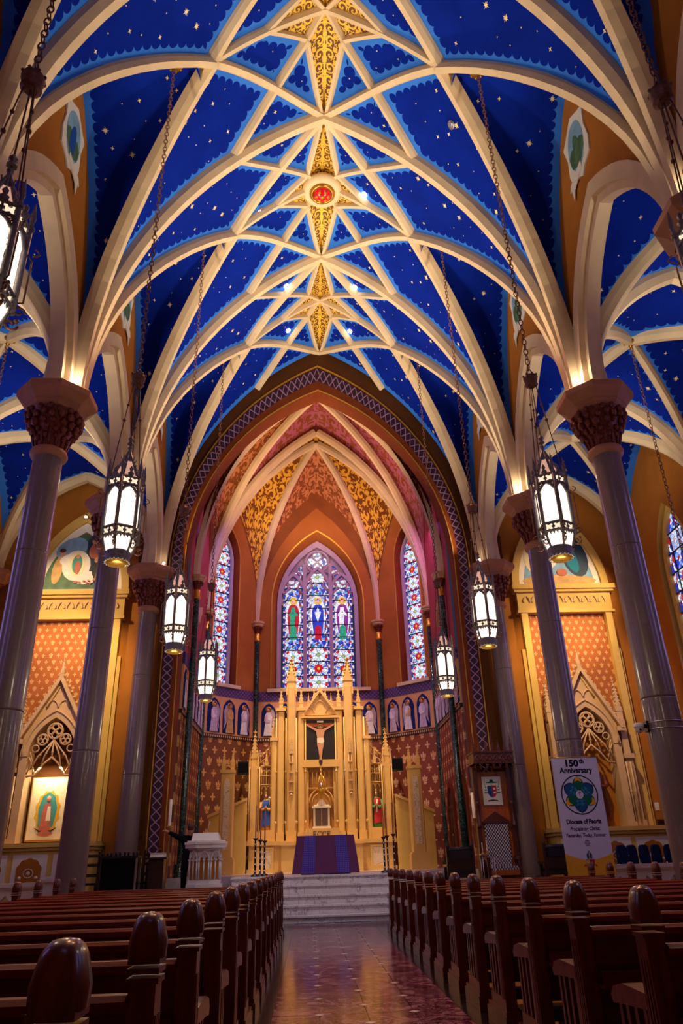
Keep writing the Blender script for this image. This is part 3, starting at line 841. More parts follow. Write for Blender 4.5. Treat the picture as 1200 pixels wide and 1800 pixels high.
# outer aisle walls with stained windows
def flat_uv(o, fn):
    me = o.data; lay = me.uv_layers.new(name='flat')
    for li, lp in enumerate(me.loops): lay.data[li].uv = fn(me.vertices[lp.vertex_index].co)
    return o
win_no = [0]
def glass_light(parent, hw, z0, zs, z1, kinds, y=0, M=None, cx=0):
    """one pointed light cut by saddle bars into panes"""
    A = Arc(hw, zs, z1) if z1 > zs else None; n = len(kinds); ph = (z1-z0)/n
    for k, kd in enumerate(kinds):
        a, b = z0+k*ph, z0+(k+1)*ph
        out = []
        for side in (-1, 1):
            col = []
            for i in range(7):
                z = a+(b-a)*i/6
                x = hw
                if z > zs: x = max(.01, math.sqrt(max(0, A.R**2-(z-zs)**2))-A.c)
                col.append((cx+side*x, z))
            out.append(col)
        poly = out[0][::-1]+out[1]
        mb = MB(); vs = [(x, y, z) for x, z in out[0]]+[(x, y, z) for x, z in out[1]]
        mb.add(vs, [(i, i+1, i+8, i+7) for i in range(6)], 0, False, M)
        o = mb.build('pane', 'glass_'+kd, parent)
        me = o.data; lay = me.uv_layers.new(name='flat'); zc = (a+b)/2; W2 = hw*2
        for li, lp in enumerate(me.loops):
            x, _, z = vs[lp.vertex_index]; lay.data[li].uv = ((x-cx)/W2, (z-zc)/W2)
        if k:
            x = hw if a < zs else math.sqrt(max(.001, A.R**2-(a-zs)**2))-A.c
            mb = MB(); mb.box(cx-x, cx+x, y-.03, y-.005, a-.018, a+.018, 0, M); mb.build('saddle_bar', 'lead', parent)
def wall_with_openings(name, x0, x1, z0, z1, opens, M, mat, depth, parent=None, n=8, splay=0):
    """plane wall in local xz with pointed openings [(cx, hw, sill, spring, apex)]; local y is depth (away from the viewer)"""
    mb = MB(); xs = x0
    for cx, hw, a, zs, zt in sorted(opens):
        mb.add([(xs, 0, z0), (cx-hw, 0, z0), (cx-hw, 0, z1), (xs, 0, z1)], [(0, 1, 2, 3)], 0, False, M)
        mb.add([(cx-hw, 0, z0), (cx+hw, 0, z0), (cx+hw, 0, a), (cx-hw, 0, a)], [(0, 1, 2, 3)], 0, False, M)
        P = [(cx+x, z) for x, z in Arc(hw, zs, zt).pts(n)]
        for (xa, za), (xb, zb) in zip(P, P[1:]): mb.add([(xa, 0, za), (xb, 0, zb), (xb, 0, z1), (xa, 0, z1)], [(0, 1, 2, 3)], 0, False, M)
        Q = [(cx-hw, a)]+P+[(cx+hw, a)]
        f = 1-splay/hw; B = lambda x, z: (cx+(x-cx)*f, z if z <= zs else zs+(z-zs)*(1-1.6*splay/(zt-zs)))
        for (xa, za), (xb, zb) in zip(Q, Q[1:]+Q[:1]):
            (xc, zc), (xd, zd) = B(xb, zb), B(xa, za); mb.add([(xa, 0, za), (xb, 0, zb), (xc, depth, zc), (xd, depth, zd)], [(0, 1, 2, 3)], 1, False, M)
        xs = cx+hw
    mb.add([(xs, 0, z0), (x1, 0, z0), (x1, 0, z1), (xs, 0, z1)], [(0, 1, 2, 3)], 0, False, M)
    return mb.build(name, mat, parent)
for s, nm in ((-1, 'wall_left'), (1, 'wall_right')):
    Mw = Matrix(((0, s, 0, s*XO), (1, 0, 0, 0), (0, 0, 1, 0), (0, 0, 0, 1)))
    op = [(y, .95, 4.3, 8.3, 10.25) for y in YM[1:]]
    o = wall_with_openings(nm, YC[0]-2, YWALL+.4, 0, 13.2, op, Mw, ['ochre', 'ochre_pale'], .3); tag(o, kind='structure')
    for y, hw, a, zs, zt in op:
        win_no[0] += 1
        wn = struct('window_%d' % win_no[0])
        glass_light(wn, .7, a, zs, zt-.28, ['mosaic', 'pale', 'ring', 'mosaic', 'pale', 'mosaic', 'flower', 'mosaic', 'pale', 'mosaic'], .22, Mw, y)
        mb = MB(); mb.ringslab(lancet(.86, a, zs, zt-.1, 8, y), lancet(.7, a, zs, zt-.28, 8, y), .12, .3, 0, Mw, False); mb.build('window_frame', 'ochre_pale', wn)
        for dx in (-.36, .36):
            mb = MB(); mb.box(y+dx-.015, y+dx+.015, .19, .215, a, zs+1.0, 0, Mw); mb.build('mullion_bar', 'lead', wn)
    for y in YC[1:]:
        o = thing('wall_corbel', 'carved bronze corbel below the vault ribs in the aisle of the %s' % ('lit picture shrine' if s < 0 else 'banner and blue chairs'), 'corbel', (s*XO, y, 8.2), 0, 'corbels on the aisle walls')
        mb = MB(); mb.lathe([(.05, 0), (.16, .1), (.24, .45), (.3, .6)], 12); mb.build('foliage', 'bronze', o)
        mb = MB(); mb.lathe([(.3, .6), (.42, .72), (.42, .85), (.48, .9), (.48, 1.0)], 8, smooth=False, ph=PI/8); mb.build('corbel_slab', 'abacus_stone', o)
# west wall behind the camera
mb = MB(); mb.box(-XO-.2, XO+.2, YC[0]-.35, YC[0]-.05, 0, 18.5); tag(mb.build('wall_back', 'ochre'), kind='structure')

# floor: boards under the pews, black border, tiled aisle
fl = struct('floor')
mb = MB(); mb.box(-XO, XO, YC[0]-2, 17.5, -.1, -.02); mb.build('boards', 'yellow_boards', fl)
for s in (-1, 1):
    mb = MB(); x0, x1 = sorted((s*.80, s*1.28)); mb.box(x0, x1, -1, 17.5, -.02, 0); mb.build('border_strip', 'black_marble', fl)
mb = MB(); mb.box(-.8, .8, -1.2, 17.5, -.05, -.008); mb.build('mortar_bed', 'black_marble', fl)
TS = .4; me_t = None
def tile_mesh(w_, h_, t, b, mat):
    mb = MB(); mb.add([(-w_, -h_, -t), (w_, -h_, -t), (w_, h_, -t), (-w_, h_, -t), (-w_+b, -h_+b, 0), (w_-b, -h_+b, 0), (w_-b, h_-b, 0), (-w_+b, h_-b, 0)],
                      [(4, 5, 6, 7), (0, 1, 5, 4), (1, 2, 6, 5), (2, 3, 7, 6), (3, 0, 4, 7)])
    me = bpy.data.meshes.new('tile'); me.from_pydata(mb.v, [], mb.f); me.materials.append(MT[mat]); return me
me_t = tile_mesh(TS/2-.0015, TS/2-.0015, .012, .002, 'red_marble')
for i in range(4):
    for j in range(45):
        y = -.3+TS*(j+.5)
        if y > 17.4: continue
        link('tile', me_t, fl, (-.6+TS*i, y, 0))
mb = MB(); r = .045; mb.add([(-r, 0, 0), (0, -r, 0), (r, 0, 0), (0, r, 0), (-r, 0, .0012), (0, -r, .0012), (r, 0, .0012), (0, r, .0012)], [(4, 5, 6, 7), (0, 1, 5, 4), (1, 2, 6, 5), (2, 3, 7, 6), (3, 0, 4, 7)])
me_d = bpy.data.meshes.new('inset'); me_d.from_pydata(mb.v, [], mb.f); me_d.materials.append(MT['white_marble'])
for i in (1, 2, 3):
    for j in range(45):
        if -.3+TS*j < 17.4 and (i+j) % 2 == 0: link('inset', me_d, fl, (-.8+TS*i, -.3+TS*j, 0))

# sanctuary steps and platform
st = struct('sanctuary_steps')
ST = [(17.52, .14), (17.87, .32), (18.25, .50), (18.65, .70), (19.05, ZF)]
for k, (y, z) in enumerate(ST):
    y1 = ST[k+1][0]+.02 if k < 4 else 21.0; z0 = ST[k-1][1] if k else 0
    hw = 2.3
    mb = MB(); mb.box(-hw, hw, y+.05, y1, z0-.02 if k else 0, z-.035); mb.build('step_core', 'black_marble', st)
    cut = [-hw, -1.3+.35*(k % 2), -.1-.5*(k % 2), .95+.3*(k % 3), hw]
    for a, b in zip(cut, cut[1:]): mb = MB(); mb.box(a+.002, b-.002, y+.03, y+.06, z0, z-.035); mb.build('riser_slab', 'step_marble', st)
    mb = MB(); mb.box(-hw-.02, hw+.02, y, y1, z-.035, z); mb.build('tread', 'step_marble', st)
for s in (-1, 1):
    mb = MB(); mb.box(*sorted((s*2.3, s*XO)), 17.5, 21.04, -.1, ZP); mb.build("side_platform", "black_marble", st)
mb = MB(); mb.box(-4.4, 4.4, 21.0, 27.8, .6, ZF); mb.build('sanctuary_floor', 'step_marble', st)

# ------------------------------------------------------------------ columns
def column(x, y, label):
    o = thing('column', label, 'column', (x, y, 0), 0, 'granite columns of the nave')
    mb = MB(); mb.lathe([(.5, 0), (.5, .25), (.42, .32), (.44, .38), (.36, .44), (.3, .5)], 20); mb.build('base', 'abacus_stone', o)
    zs_ = [.5, 3.37, 6.0, 7.86]
    R_ = lambda z: .295-.045*z/8
    for a, b in zip(zs_, zs_[1:]):
        mb = MB(); mb.lathe([(R_(a)-.014, a), (R_(a)-.003, a+.008), (R_(a), a+.014), (R_(a), a+.03), (R_(b), b-.03), (R_(b), b-.014), (R_(b)-.003, b-.008), (R_(b)-.014, b)], 28); mb.build('drum', 'granite', o)
    mb = MB(); mb.lathe([(.25, 7.84), (.31, 7.87), (.33, 7.93), (.31, 7.99), (.27, 8.02)], 24); mb.build('astragal', 'abacus_stone', o)
    mb = MB(); mb.lathe([(.26, 8.0), (.28, 8.15), (.33, 8.35), (.42, 8.58), (.5, 8.74)], 20); cap = mb.build('capital', 'bronze', o)
    mb = MB(); rnd = random.Random(3)
    for row, (z, r, n, q) in enumerate([(8.2, .29, 12, .05), (8.34, .345, 14, .06), (8.48, .40, 15, .07), (8.6, .46, 17, .065), (8.69, .49, 18, .05)]):
        for k in range(n):
            a = 2*PI*(k+.5*(row % 2))/n+rnd.uniform(-.08, .08)
            mb.ball((r*math.cos(a), r*math.sin(a), z+rnd.uniform(-.03, .03)), q*rnd.uniform(.8, 1.2), 0, 6, 4, 1, 1, 1.25)
    for k in range(14):
        a = 2*PI*k/14; mb.tube([(.27*math.cos(a), .27*math.sin(a), 8.02), (.31*math.cos(a), .31*math.sin(a), 8.2), (.36*math.cos(a), .36*math.sin(a), 8.3)], [.02, .03, .012], 5)
    stuff(mb.build('foliage', 'bronze', cap))
    mb = MB(); ph = PI/8
    mb.lathe([(.46, 8.72), (.5, 8.76), (.5, 8.82), (.55, 8.86), (.55, 8.9), (.70, 9.02), (.72, 9.05), (.72, 9.16), (.68, 9.2)], 8, smooth=False, ph=ph); mb.build('abacus', 'abacus_stone', o)
    mb = MB(); sg = 1 if x > 0 else -1
    mb.lathe([(.3, 9.15), (.36, 9.25), (.33, 9.6), (.3, 10.2)], 12); mb.build('springer', 'plaster', o)
    for q in (-.48, .48):
        mb = MB(); mb.ball((-sg*.44, q, 9.235), .035, 0, 8, 6); mb.build('uplight_bulb', 'bulb', o)
    return o
LABC = {(-1, 1): None, (1, 3): 'mauve granite column carrying the small white security camera', (1, 4): 'mauve granite column behind the hanging white banner',
        (-1, 4): 'mauve granite column in front of the lit shrine picture', (-1, 5): 'mauve granite column beside the chancel arch near the candle table', (1, 5): 'mauve granite column beside the chancel arch behind the bishop throne'}
for k, y in enumerate(YC):
    if k < 2: continue
    for s in (-1, 1):
        column(s*XCOL, y, LABC.get((s, k)) or ('mauve granite column at the near end of the arcade' if k < 3 else 'mauve granite column opposite the one with the camera'))

# ------------------------------------------------------------------ chancel arch, aisle end walls
def ring_uv(name, A1, A2, zbot, y0, y1, mat, parent, n=16):
    """arch band with legs down to zbot; flat uv = (metres along, 0..1 across)"""
    o_ = [(-A1.hs, zbot)]+A1.pts(n)+[(A1.hs, zbot)]; i_ = [(-A2.hs, zbot)]+A2.pts(n)+[(A2.hs, zbot)]
    def dense(L, m=1): return L
    mb = MB(); mb.ringslab(o_, i_, y0, y1, 0, None, False)
    ob = mb.build(name, mat, parent, (XS, 0, 0)); me = ob.data
    acc = [0]
    for a, b in zip(o_, o_[1:]): acc.append(acc[-1]+math.dist(a, b))
    N = len(o_); lay = me.uv_layers.new(name='flat')
    for li, lp in enumerate(me.loops):
        k = lp.vertex_index; lay.data[li].uv = (acc[k % N], 0 if (k//N) % 2 == 0 else 1)
    return ob
wc = struct('wall_chancel_arch')
A0 = Arc(4.11, 9.43, 15.75)
mb = MB(); P = [(XS+x, z) for x, z in A0.pts(20)]
for y in (YARCH, YARCH+.6):
    for (xa, za), (xb, zb) in zip(P, P[1:]): mb.add([(xa, y, za), (xb, y, zb), (xb, y, 18.4), (xa, y, 18.4)], [(0, 1, 2, 3)])
    for s in (-1, 1):
        x0, x1 = sorted((XS+s*4.11, s*4.78)); mb.add([(x0, y, 0), (x1, y, 0), (x1, y, 18.4), (x0, y, 18.4)], [(0, 1, 2, 3)]); x0, x1 = sorted((s*4.78, s*5.6)); mb.add([(x0, y, 9.2), (x1, y, 9.2), (x1, y, 18.4), (x0, y, 18.4)], [(0, 1, 2, 3)]); mb.add([(s*4.78, YARCH, 0), (s*4.78, YWALL+.2, 0), (s*4.78, YWALL+.2, 9.2), (s*4.78, YARCH, 9.2)], [(0, 1, 2, 3)])
mb.build('arch_wall', 'arch_brown', wc)
mb = MB(); Q = [(XS-4.11, 0)]+P+[(XS+4.11, 0)]
for (xa, za), (xb, zb) in zip(Q, Q[1:]): mb.add([(xa, YARCH, za), (xb, YARCH, zb), (xb, YARCH+.6, zb), (xa, YARCH+.6, za)], [(0, 1, 2, 3)])
mb.build('arch_soffit', 'arch_red', wc)
ring_uv('gilt_edge', Arc(4.60, 9.43, 16.86), Arc(4.57, 9.43, 16.80), 0, YARCH-.04, YARCH, 'gilt_line', wc)
ring_uv('lattice_band', Arc(4.54, 9.43, 16.74), Arc(4.27, 9.43, 16.19), 0, YARCH-.025, YARCH, 'arch_lattice', wc, 20)
ring_uv('red_band', Arc(4.27, 9.43, 16.19), Arc(4.11, 9.43, 15.75), 0, YARCH-.035, YARCH, 'arch_red', wc)
ring_uv('gilt_edge', Arc(4.15, 9.43, 15.83), Arc(4.12, 9.43, 15.77), 0, YARCH-.05, YARCH-.03, 'gilt_line', wc)
for s in (-1, 1):
    mb = MB(); x0, x1 = sorted((s*4.78, s*5.6)); mb.box(x0, x1, YWALL-.03, YWALL+.3, 0, 9.3); mb.build('pier_face', 'ochre', wc)
    mb = MB(); x0, x1 = sorted((s*4.82, s*5.05)); mb.box(x0, x1, YWALL-.16, YWALL-.03, 1.9, 4.9); mb.prism([(x0, YWALL-.16), (x1, YWALL-.16), ((x0+x1)/2, YWALL-.03)], 4.9, 5.15)
    mb.build('pilaster_strip', 'ochre', wc)
for s, nm in ((-1, 'wall_end_left'), (1, 'wall_end_right')):
    mb = MB(); x0, x1 = sorted((s*5.5, s*XO)); mb.box(x0, x1, YWALL, YWALL+.4, 0, 13.4); tag(mb.build(nm, 'ochre'), kind='structure')

XP = 7.40
def el(cx_, cz, rx, rz_, tilt=0, n=16):
    return [(cx_+rx*math.cos(2*PI*i/n)*math.cos(tilt)-rz_*math.sin(2*PI*i/n)*math.sin(tilt), cz+rx*math.cos(2*PI*i/n)*math.sin(tilt)+rz_*math.sin(2*PI*i/n)*math.cos(tilt)) for i in range(n)]
def end_frame(s):
    w_ = 'with the roses and robed figures' if s < 0 else 'with the blue robed figure'
    o = thing('shrine_surround', 'tall pale stone surround with arcaded cornice around the %s aisle shrine' % ('lit picture' if s < 0 else 'dark statue'), 'surround', (s*XP, YWALL, .6))
    for q in (-1, 1):
        mb = MB(); x0, x1 = sorted((q*1.2, q*1.4)); mb.box(x0, x1, -.22, 0, 1.2, 7.2); x0, x1 = sorted((q*1.4, q*1.5)); mb.box(x0, x1, -.12, 0, 1.2, 6.1)
        mb.build('pilaster', 'ochre_pale', o)
    mb = MB(); mb.box(-1.5, 1.5, -.25, 0, 7.2, 7.28); mb.box(-1.46, 1.46, -.2, 0, 7.28, 7.85); mb.box(-1.55, 1.55, -.3, 0, 7.85, 7.93); mb.box(-1.6, 1.6, -.36, 0, 7.93, 8.08); cor = mb.build('cornice', 'ochre_pale', o)
    for k in range(10):
        mb = MB(); cx = -1.17+k*.26; mb.ringslab([(cx+x*1.25, z) for x, z in Arc(.1, 7.55, 7.75).pts(5)], [(cx+x*.8, z-.03) for x, z in Arc(.1, 7.55, 7.75).pts(5)], -.24, -.2, 0, None, False); mb.build('blind_arch', 'stone_shrine', cor)
    mb = MB(); mb.box(-1.2, 1.2, -.03, 0, 1.2, 7.2); mb.build('lily_panel', 'panel_lily', o)
    A1, A2, A3 = Arc(1.52, 8.08, 10.75), Arc(1.30, 8.08, 10.4), Arc(1.12, 8.08, 10.1)
    mb = MB(); mb.ringslab(A1.pts(12), A2.pts(12), -.14, 0, 0, None, False); mb.build('arch_moulding', 'ochre_pale', o)
    mb = MB(); mb.ringslab(A2.pts(12), A3.pts(12), -.05, 0, 0, None, False); mb.box(-1.3, 1.3, -.055, 0, 8.08, 8.2); mb.build('arch_mat', 'picture_white', o)
    p = thing('lunette_painting', 'arched lunette painting %s above the cornice' % w_, 'painting', (s*XP, YWALL-.055, .6))
    poly = [(x, z+.1) for x, z in Arc(1.1, 8.1, 9.95).pts(12)]
    if s < 0:
        mb = MB(); mb.slab(poly, 0, .02); mb.build('background', 'picture_green', p)
        fig = [('picture_sky', el(-.3, 9.3, .42, .3, .5)), ('picture_navy', [(.1, 8.35), (.08, 9.55), (.3, 9.85), (.6, 9.4), (.8, 8.9), (.85, 8.35)]), ('picture_tan', el(-.6, 8.72, .13, .38, -.1)), ('flesh', el(-.52, 9.2, .07, .09)), ('hair', el(-.53, 9.26, .08, .06)),
               ('picture_white', el(-.14, 8.84, .36, .42)), ('picture_white', el(-.38, 9.0, .2, .14, .4)), ('picture_white', el(.16, 8.5, .3, .17, .2)), ('picture_cream', el(-.12, 8.87, .19, .33)), ('teal_paint', el(-.12, 8.88, .13, .26)), ('rose_robe', el(-.1, 8.78, .07, .19)), ('flesh', el(-.12, 9.08, .05, .06)),
               ('rose_robe', el(.33, 9.25, .18, .24, -.3)), ('flesh', el(.26, 9.5, .065, .08)), ('hair', el(.28, 9.57, .08, .05)), ('picture_dark', el(.5, 8.66, .22, .33, .3)), ('flesh', el(.37, 8.98, .06, .075)), ('emblem_gold', [(.36, 8.4), (.4, 8.7), (.66, 8.64), (.62, 8.34)])] + [('rose_robe', el(-.12+.07*k+.03*math.sin(k*5), 8.38+.05*math.sin(k*3), .03, .025)) for k in range(9)]
    else:
        mb = MB(); mb.slab(poly, 0, .02); mb.build('background', 'picture_sky', p)
        fig = [('picture_tan', el(0, 8.28, .98, .16)), ('picture_cream', el(-.55, 9.0, .3, .5, -.2)), ('picture_navy', el(.5, 8.95, .34, .58, .2)), ('emblem_teal', el(.4, 8.9, .16, .42, .25)), ('emblem_gold', el(-.25, 8.95, .3, .26, .5)), ('picture_white', el(-.3, 8.7, .3, .12, .3)), ('flesh', el(-.02, 9.22, .08, .1)), ('hair', el(-.02, 9.3, .09, .06)), ('flesh', el(.45, 9.6, .09, .11)), ('picture_navy', el(.47, 9.68, .13, .1)), ('flesh', el(.2, 8.9, .12, .05, .4)), ('rose_robe', el(.1, 8.5, .14, .1))]
    for k, (mt, q) in enumerate(fig):
        mb = MB(); mb.slab([(-.02+(x+.02)*1.2, 8.24+(z-8.24)*1.2) for x, z in q], -.0025*(k+1), .0); mb.build('figure', mt, p)
    bu = thing('picture_lamp', 'small lamp over the %s lunette painting' % ('left' if False else ('rose-strewn' if s < 0 else 'blue-robed')), 'lamp', (s*(XP-.05), YWALL-.45, 11.1))
    mb = MB(); mb.tube([(0, .45, .0), (0, .2, .05), (0, 0, 0)], .02, 6); mb.lathe([(.03, .03), (.07, -.06)], 10); mb.build('arm', 'brass', bu)
    mb = MB(); mb.ball((0, 0, -.05), .05); mb.build('bulb', 'bulb', bu)
for s in (-1, 1): end_frame(s)

# ------------------------------------------------------------------ chancel and apse
S1, S2, S3 = (3.98, 22.3), (4.1, 25.75), (2.37, 27.4)
faces = [((-4.1, 21.5), (-4.1, 25.75)), ((-4.1, 25.75), (-2.37, 27.4)), ((-2.37, 27.4), (2.37, 27.4)), ((2.37, 27.4), (4.1, 25.75)), ((4.1, 25.75), (4.1, 21.5))]
fname = ['wall_chancel_left', 'wall_apse_left', 'wall_apse_back', 'wall_apse_right', 'wall_chancel_right']
FM = []
dia = ['diaper', 'diaper', 'diaper_rose', 'diaper_rose', 'diaper_rose']
for k, ((ax, ay), (bx, by_)) in enumerate(faces):
    L = math.hypot(bx-ax, by_-ay); dx, dy = (bx-ax)/L, (by_-ay)/L
    M = Matrix(((dx, -dy, 0, ax+XS), (dy, dx, 0, ay), (0, 0, 1, 0), (0, 0, 0, 1))); FM.append((M, L, math.atan2(dy, dx)))
    wl = struct(fname[k])
    def strip(name, z0, z1, mat, pr=0.0):
        mb = MB(); mb.box(0, L, -pr, .05, z0, z1, 0); o = mb.build(name, mat, wl)
        flat_uv(o, lambda c: (c.x, c.z if 'border' not in mat or mat == 'violet_border' else (c.z-z0)/(z1-z0))); o.data.transform(M)
    strip('stencilled_dado', ZF, 5.15, dia[k]); strip('bead_moulding', 5.15, 5.28, 'bead_border', .04)
    strip('frieze_ground', 5.28, 6.6, 'frieze_pale', .01); strip('violet_frieze', 6.6, 6.95, 'violet_border', .03)
    mtop = ['rose_paint', 'apse_wall', 'apse_wall', 'apse_wall', 'rose_paint'][k]
    if k == 2:
        wall_with_openings('upper_wall', 0, L, 6.95, 17.4, [(L/2, 1.78, 7.05, 10.5, 13.5)], M, [mtop, 'apse_wall'], .5, wl, 12, .2)
        mb = MB(); mb.ringslab(lancet(1.84, 7.05, 10.5, 13.6, 12, L/2), lancet(1.80, 7.05, 10.5, 13.53, 12, L/2), -.02, 0, 0, M, False); mb.build('gilt_edge', 'gilt_line', wl)
    elif k in (1, 3):
        cx = .86 if k == 1 else L-.86
        wall_with_openings('upper_wall', 0, L, 6.95, 17.4, [(cx, .56, 7.05, 11.9, 13.3)], M, [mtop, 'apse_reveal'], .45, wl, 8, .1)
        mb = MB(); mb.ringslab(lancet(.60, 7.05, 11.9, 13.38, 8, cx), lancet(.57, 7.05, 11.9, 13.32, 8, cx), -.02, 0, 0, M, False); mb.build('gilt_edge', 'gilt_line', wl)
    else:
        wall_with_openings('upper_wall', 0, L, 6.95, 17.4, [], M, [mtop], .4, wl)
        mb = MB(); mb.box(.2, L-.2, -.02, 0, 7.3, 7.34, 0, M)
        q = 2.0 if k == 0 else L-2.0
        mb.build('gilt_edge', 'gilt_line', wl)
        mb = MB(); mb.add([(q-.3, -.12, 8.3), (q+.3, -.12, 8.9), (q+.3, -.12, 9.1), (q-.3, -.12, 8.5), (q-.3, 0, 8.3), (q+.3, 0, 8.9), (q+.3, 0, 9.1), (q-.3, 0, 8.5)], [(0, 1, 2, 3), (0, 4, 5, 1), (3, 2, 6, 7), (0, 3, 7, 4), (1, 5, 6, 2)], 0, False, M)
        mb.build('sloped_sill', 'stone_shrine', wl)
# windows of the apse
M, L, _ = FM[2]
win_no[0] += 1; wn = struct('window_%d' % win_no[0]); yg = .42; cx = L/2
for q, hw in ((-.98, .40), (0, .46), (.98, .40)):
    z1 = 11.68 if q else 11.95; zs = 10.95 if q else 11.05
    glass_light(wn, hw, 7.1, zs, z1, ['ring', 'flower', 'ring', 'mosaic', 'pale', 'pale', 'pale', 'mosaic', 'ring'], yg, M, cx+q)
mb = MB()
fo = lancet(1.62, 7.05, 10.5, 13.22, 12, cx); fi = lancet(1.46, 7.1, 10.5, 12.95, 12, cx)
mb.ringslab(fo, fi, .28, .5, 0, M, False); mb.build('window_frame', 'window_stone', wn)
for q in (-.52, .52):
    mb = MB(); mb.box(cx+q-.07, cx+q+.07, .25, .5, 7.05, 12.2, 0, M); mb.build('mullion', 'window_stone', wn)
for q, hw, z1, zs in ((-.98, .40, 11.68, 10.95), (0, .46, 11.95, 11.05), (.98, .40, 11.68, 10.95)):
    mb = MB(); mb.ringslab(Arc(hw+.1, zs, z1+.14).pts(8), Arc(hw-.01, zs, z1).pts(8), .27, .48, 0, M @ Matrix.Translation((cx+q, 0, 0)), False); mb.build('light_head', 'window_stone', wn)
    for sg in (-1, 1):
        mb = MB(); mb.tube([(cx+q+sg*hw, .36, zs-.05), (cx+q+sg*hw*.45, .36, zs+.22), (cx+q+sg*hw*.6, .36, zs+.42)], [.05, .045, .05], 6, 0, False, True, M); mb.build('cusp', 'window_stone', wn)
mb = MB(); mb.tube([(x, .36, z) for x, z in circle(cx, 12.32, .47, 24)], .06, 6, 0, True, True, M); mb.build('quatrefoil_ring', 'window_stone', wn)
for a in range(4):
    qx, qz = cx+.24*math.cos(a*PI/2), 12.32+.24*math.sin(a*PI/2)
    mb = MB(); mb.slab(circle(qx, qz, .19, 14), yg-.02, yg, 0, M); o = mb.build('pane', ['glass_mosaic', 'glass_mosaic', 'glass_mosaic', 'glass_mosaic'][a], wn); flat_uv(o, lambda c: (c.x*.9, c.z*.9))
    mb = MB(); mb.tube([(x, .38, z) for x, z in circle(qx, qz, .2, 14)], .022, 5, 0, True, True, M); mb.build('foil', 'window_stone', wn)
mb = MB(); mb.slab(circle(cx, 12.32, .2, 16), yg-.04, yg-.02, 0, M); o = mb.build('pane', 'pane_white', wn)
for sg in (-1, 1):
    for (px, pz, r) in ((.62, 11.95, .2), (.83, 11.7, .17), (.48, 12.0, .12), (1.05, 11.45, .13), (.36, 11.98, .1)):
        mb = MB(); mb.slab(circle(cx+sg*px, pz, r, 12), yg-.01, yg, 0, M); o = mb.build('pane', 'glass_mosaic', wn); flat_uv(o, lambda c: (c.x*.9+.3, c.z*.9))
        mb = MB(); mb.tube([(x, .38, z) for x, z in circle(cx+sg*px, pz, r+.015, 12)], .035, 5, 0, True, True, M); mb.build('foil', 'window_stone', wn)
mb = MB(); mb.slab([(cx+x, z) for x, z in Arc(1.5, 10.5, 13.0).pts(10)], yg+.03, yg+.08, 0, M); mb.build('head_slab', 'window_stone', wn)
mb = MB(); mb.box(cx-1.95, cx+1.95, -.12, .5, 6.93, 7.05, 0, M); mb.build('window_sill', 'plaster', wn)
# figures in the three lights: mantle, robe, head and halo are single pieces of glass
def glass_saint(q, mantle, robe, low, child=False):
    y = yg-.015
    def piece(name, poly, mt, d=0):
        mb = MB(); mb.slab([(cx+q+a, z) for a, z in poly], y-d-.004, y-d, 0, M); mb.build(name, mt, wn)
    def u(L): return [(x, 9.05+(z-8.25)*.9) for x, z in L]
    piece('aureole_glass', u(el(0, 9.3, .29, .95, 0, 20)), 'pane_white', -.008)
    piece('mantle_glass', u([(-.17, 8.5), (-.23, 9.1), (-.23, 9.55), (-.16, 9.78), (-.07, 9.86), (.07, 9.86), (.16, 9.78), (.23, 9.55), (.23, 9.1), (.17, 8.5)]), mantle)
    piece('robe_glass', u([(-.12, 8.45), (-.13, 9.2), (-.08, 9.72), (.06, 9.72), (.08, 9.3), (.04, 8.8), (.06, 8.45)]), robe, .005)
    if low: piece('hem_glass', u([(-.13, 8.25), (-.12, 8.8), (0, 8.9), (.12, 8.8), (.13, 8.25)]), low, .01)
    piece('halo_glass', u(el(0, 10.02, .16, .18)), 'pane_gold', .002)
    piece('face_glass', u(el(0, 9.99, .07, .1)), 'pane_rose', .012)
    piece('hair_glass', u([(-.085, 9.94), (-.08, 10.06), (0, 10.13), (.08, 10.06), (.085, 9.94), (.06, 10.05), (-.06, 10.05)]), 'pane_red' if q > 0 else ('pane_blue' if q == 0 else 'pane_gold'), .016)
    for sg in (-1, 1): piece('sleeve_glass', u(el(sg*.1, 9.42, .05, .13, sg*.6)), robe if not child else mantle, .014)
    if child: piece('child_glass', u([(-.09, 9.3), (-.13, 9.5), (-.04, 9.52), (-.05, 9.62), (0, 9.7), (.05, 9.62), (.04, 9.52), (.13, 9.5), (.06, 9.25), (0, 9.05)]), 'pane_white', .018)
glass_saint(-.98, 'pane_red', 'pane_green', 'pane_green'); glass_saint(0, 'pane_blue', 'pane_blue', 'pane_red', True); glass_saint(.98, 'pane_purple', 'pane_white', 'pane_green')
for k in (1, 3):
    M, L, _ = FM[k]; cx2 = .86 if k == 1 else L-.86
    win_no[0] += 1; w2 = struct('window_%d' % win_no[0])
    glass_light(w2, .37, 7.15, 11.95, 12.95, ['ring', 'flower']*5, .38, M, cx2)
    mb = MB(); mb.ringslab(lancet(.47, 7.05, 11.9, 13.12, 8, cx2), lancet(.36, 7.15, 11.95, 12.93, 8, cx2), .26, .45, 0, M, False); mb.build('window_frame', 'window_stone', w2)
    mb = MB(); mb.box(cx2-.72, cx2+.72, -.12, .45, 6.93, 7.05, 0, M); mb.build('window_sill', 'plaster', w2)

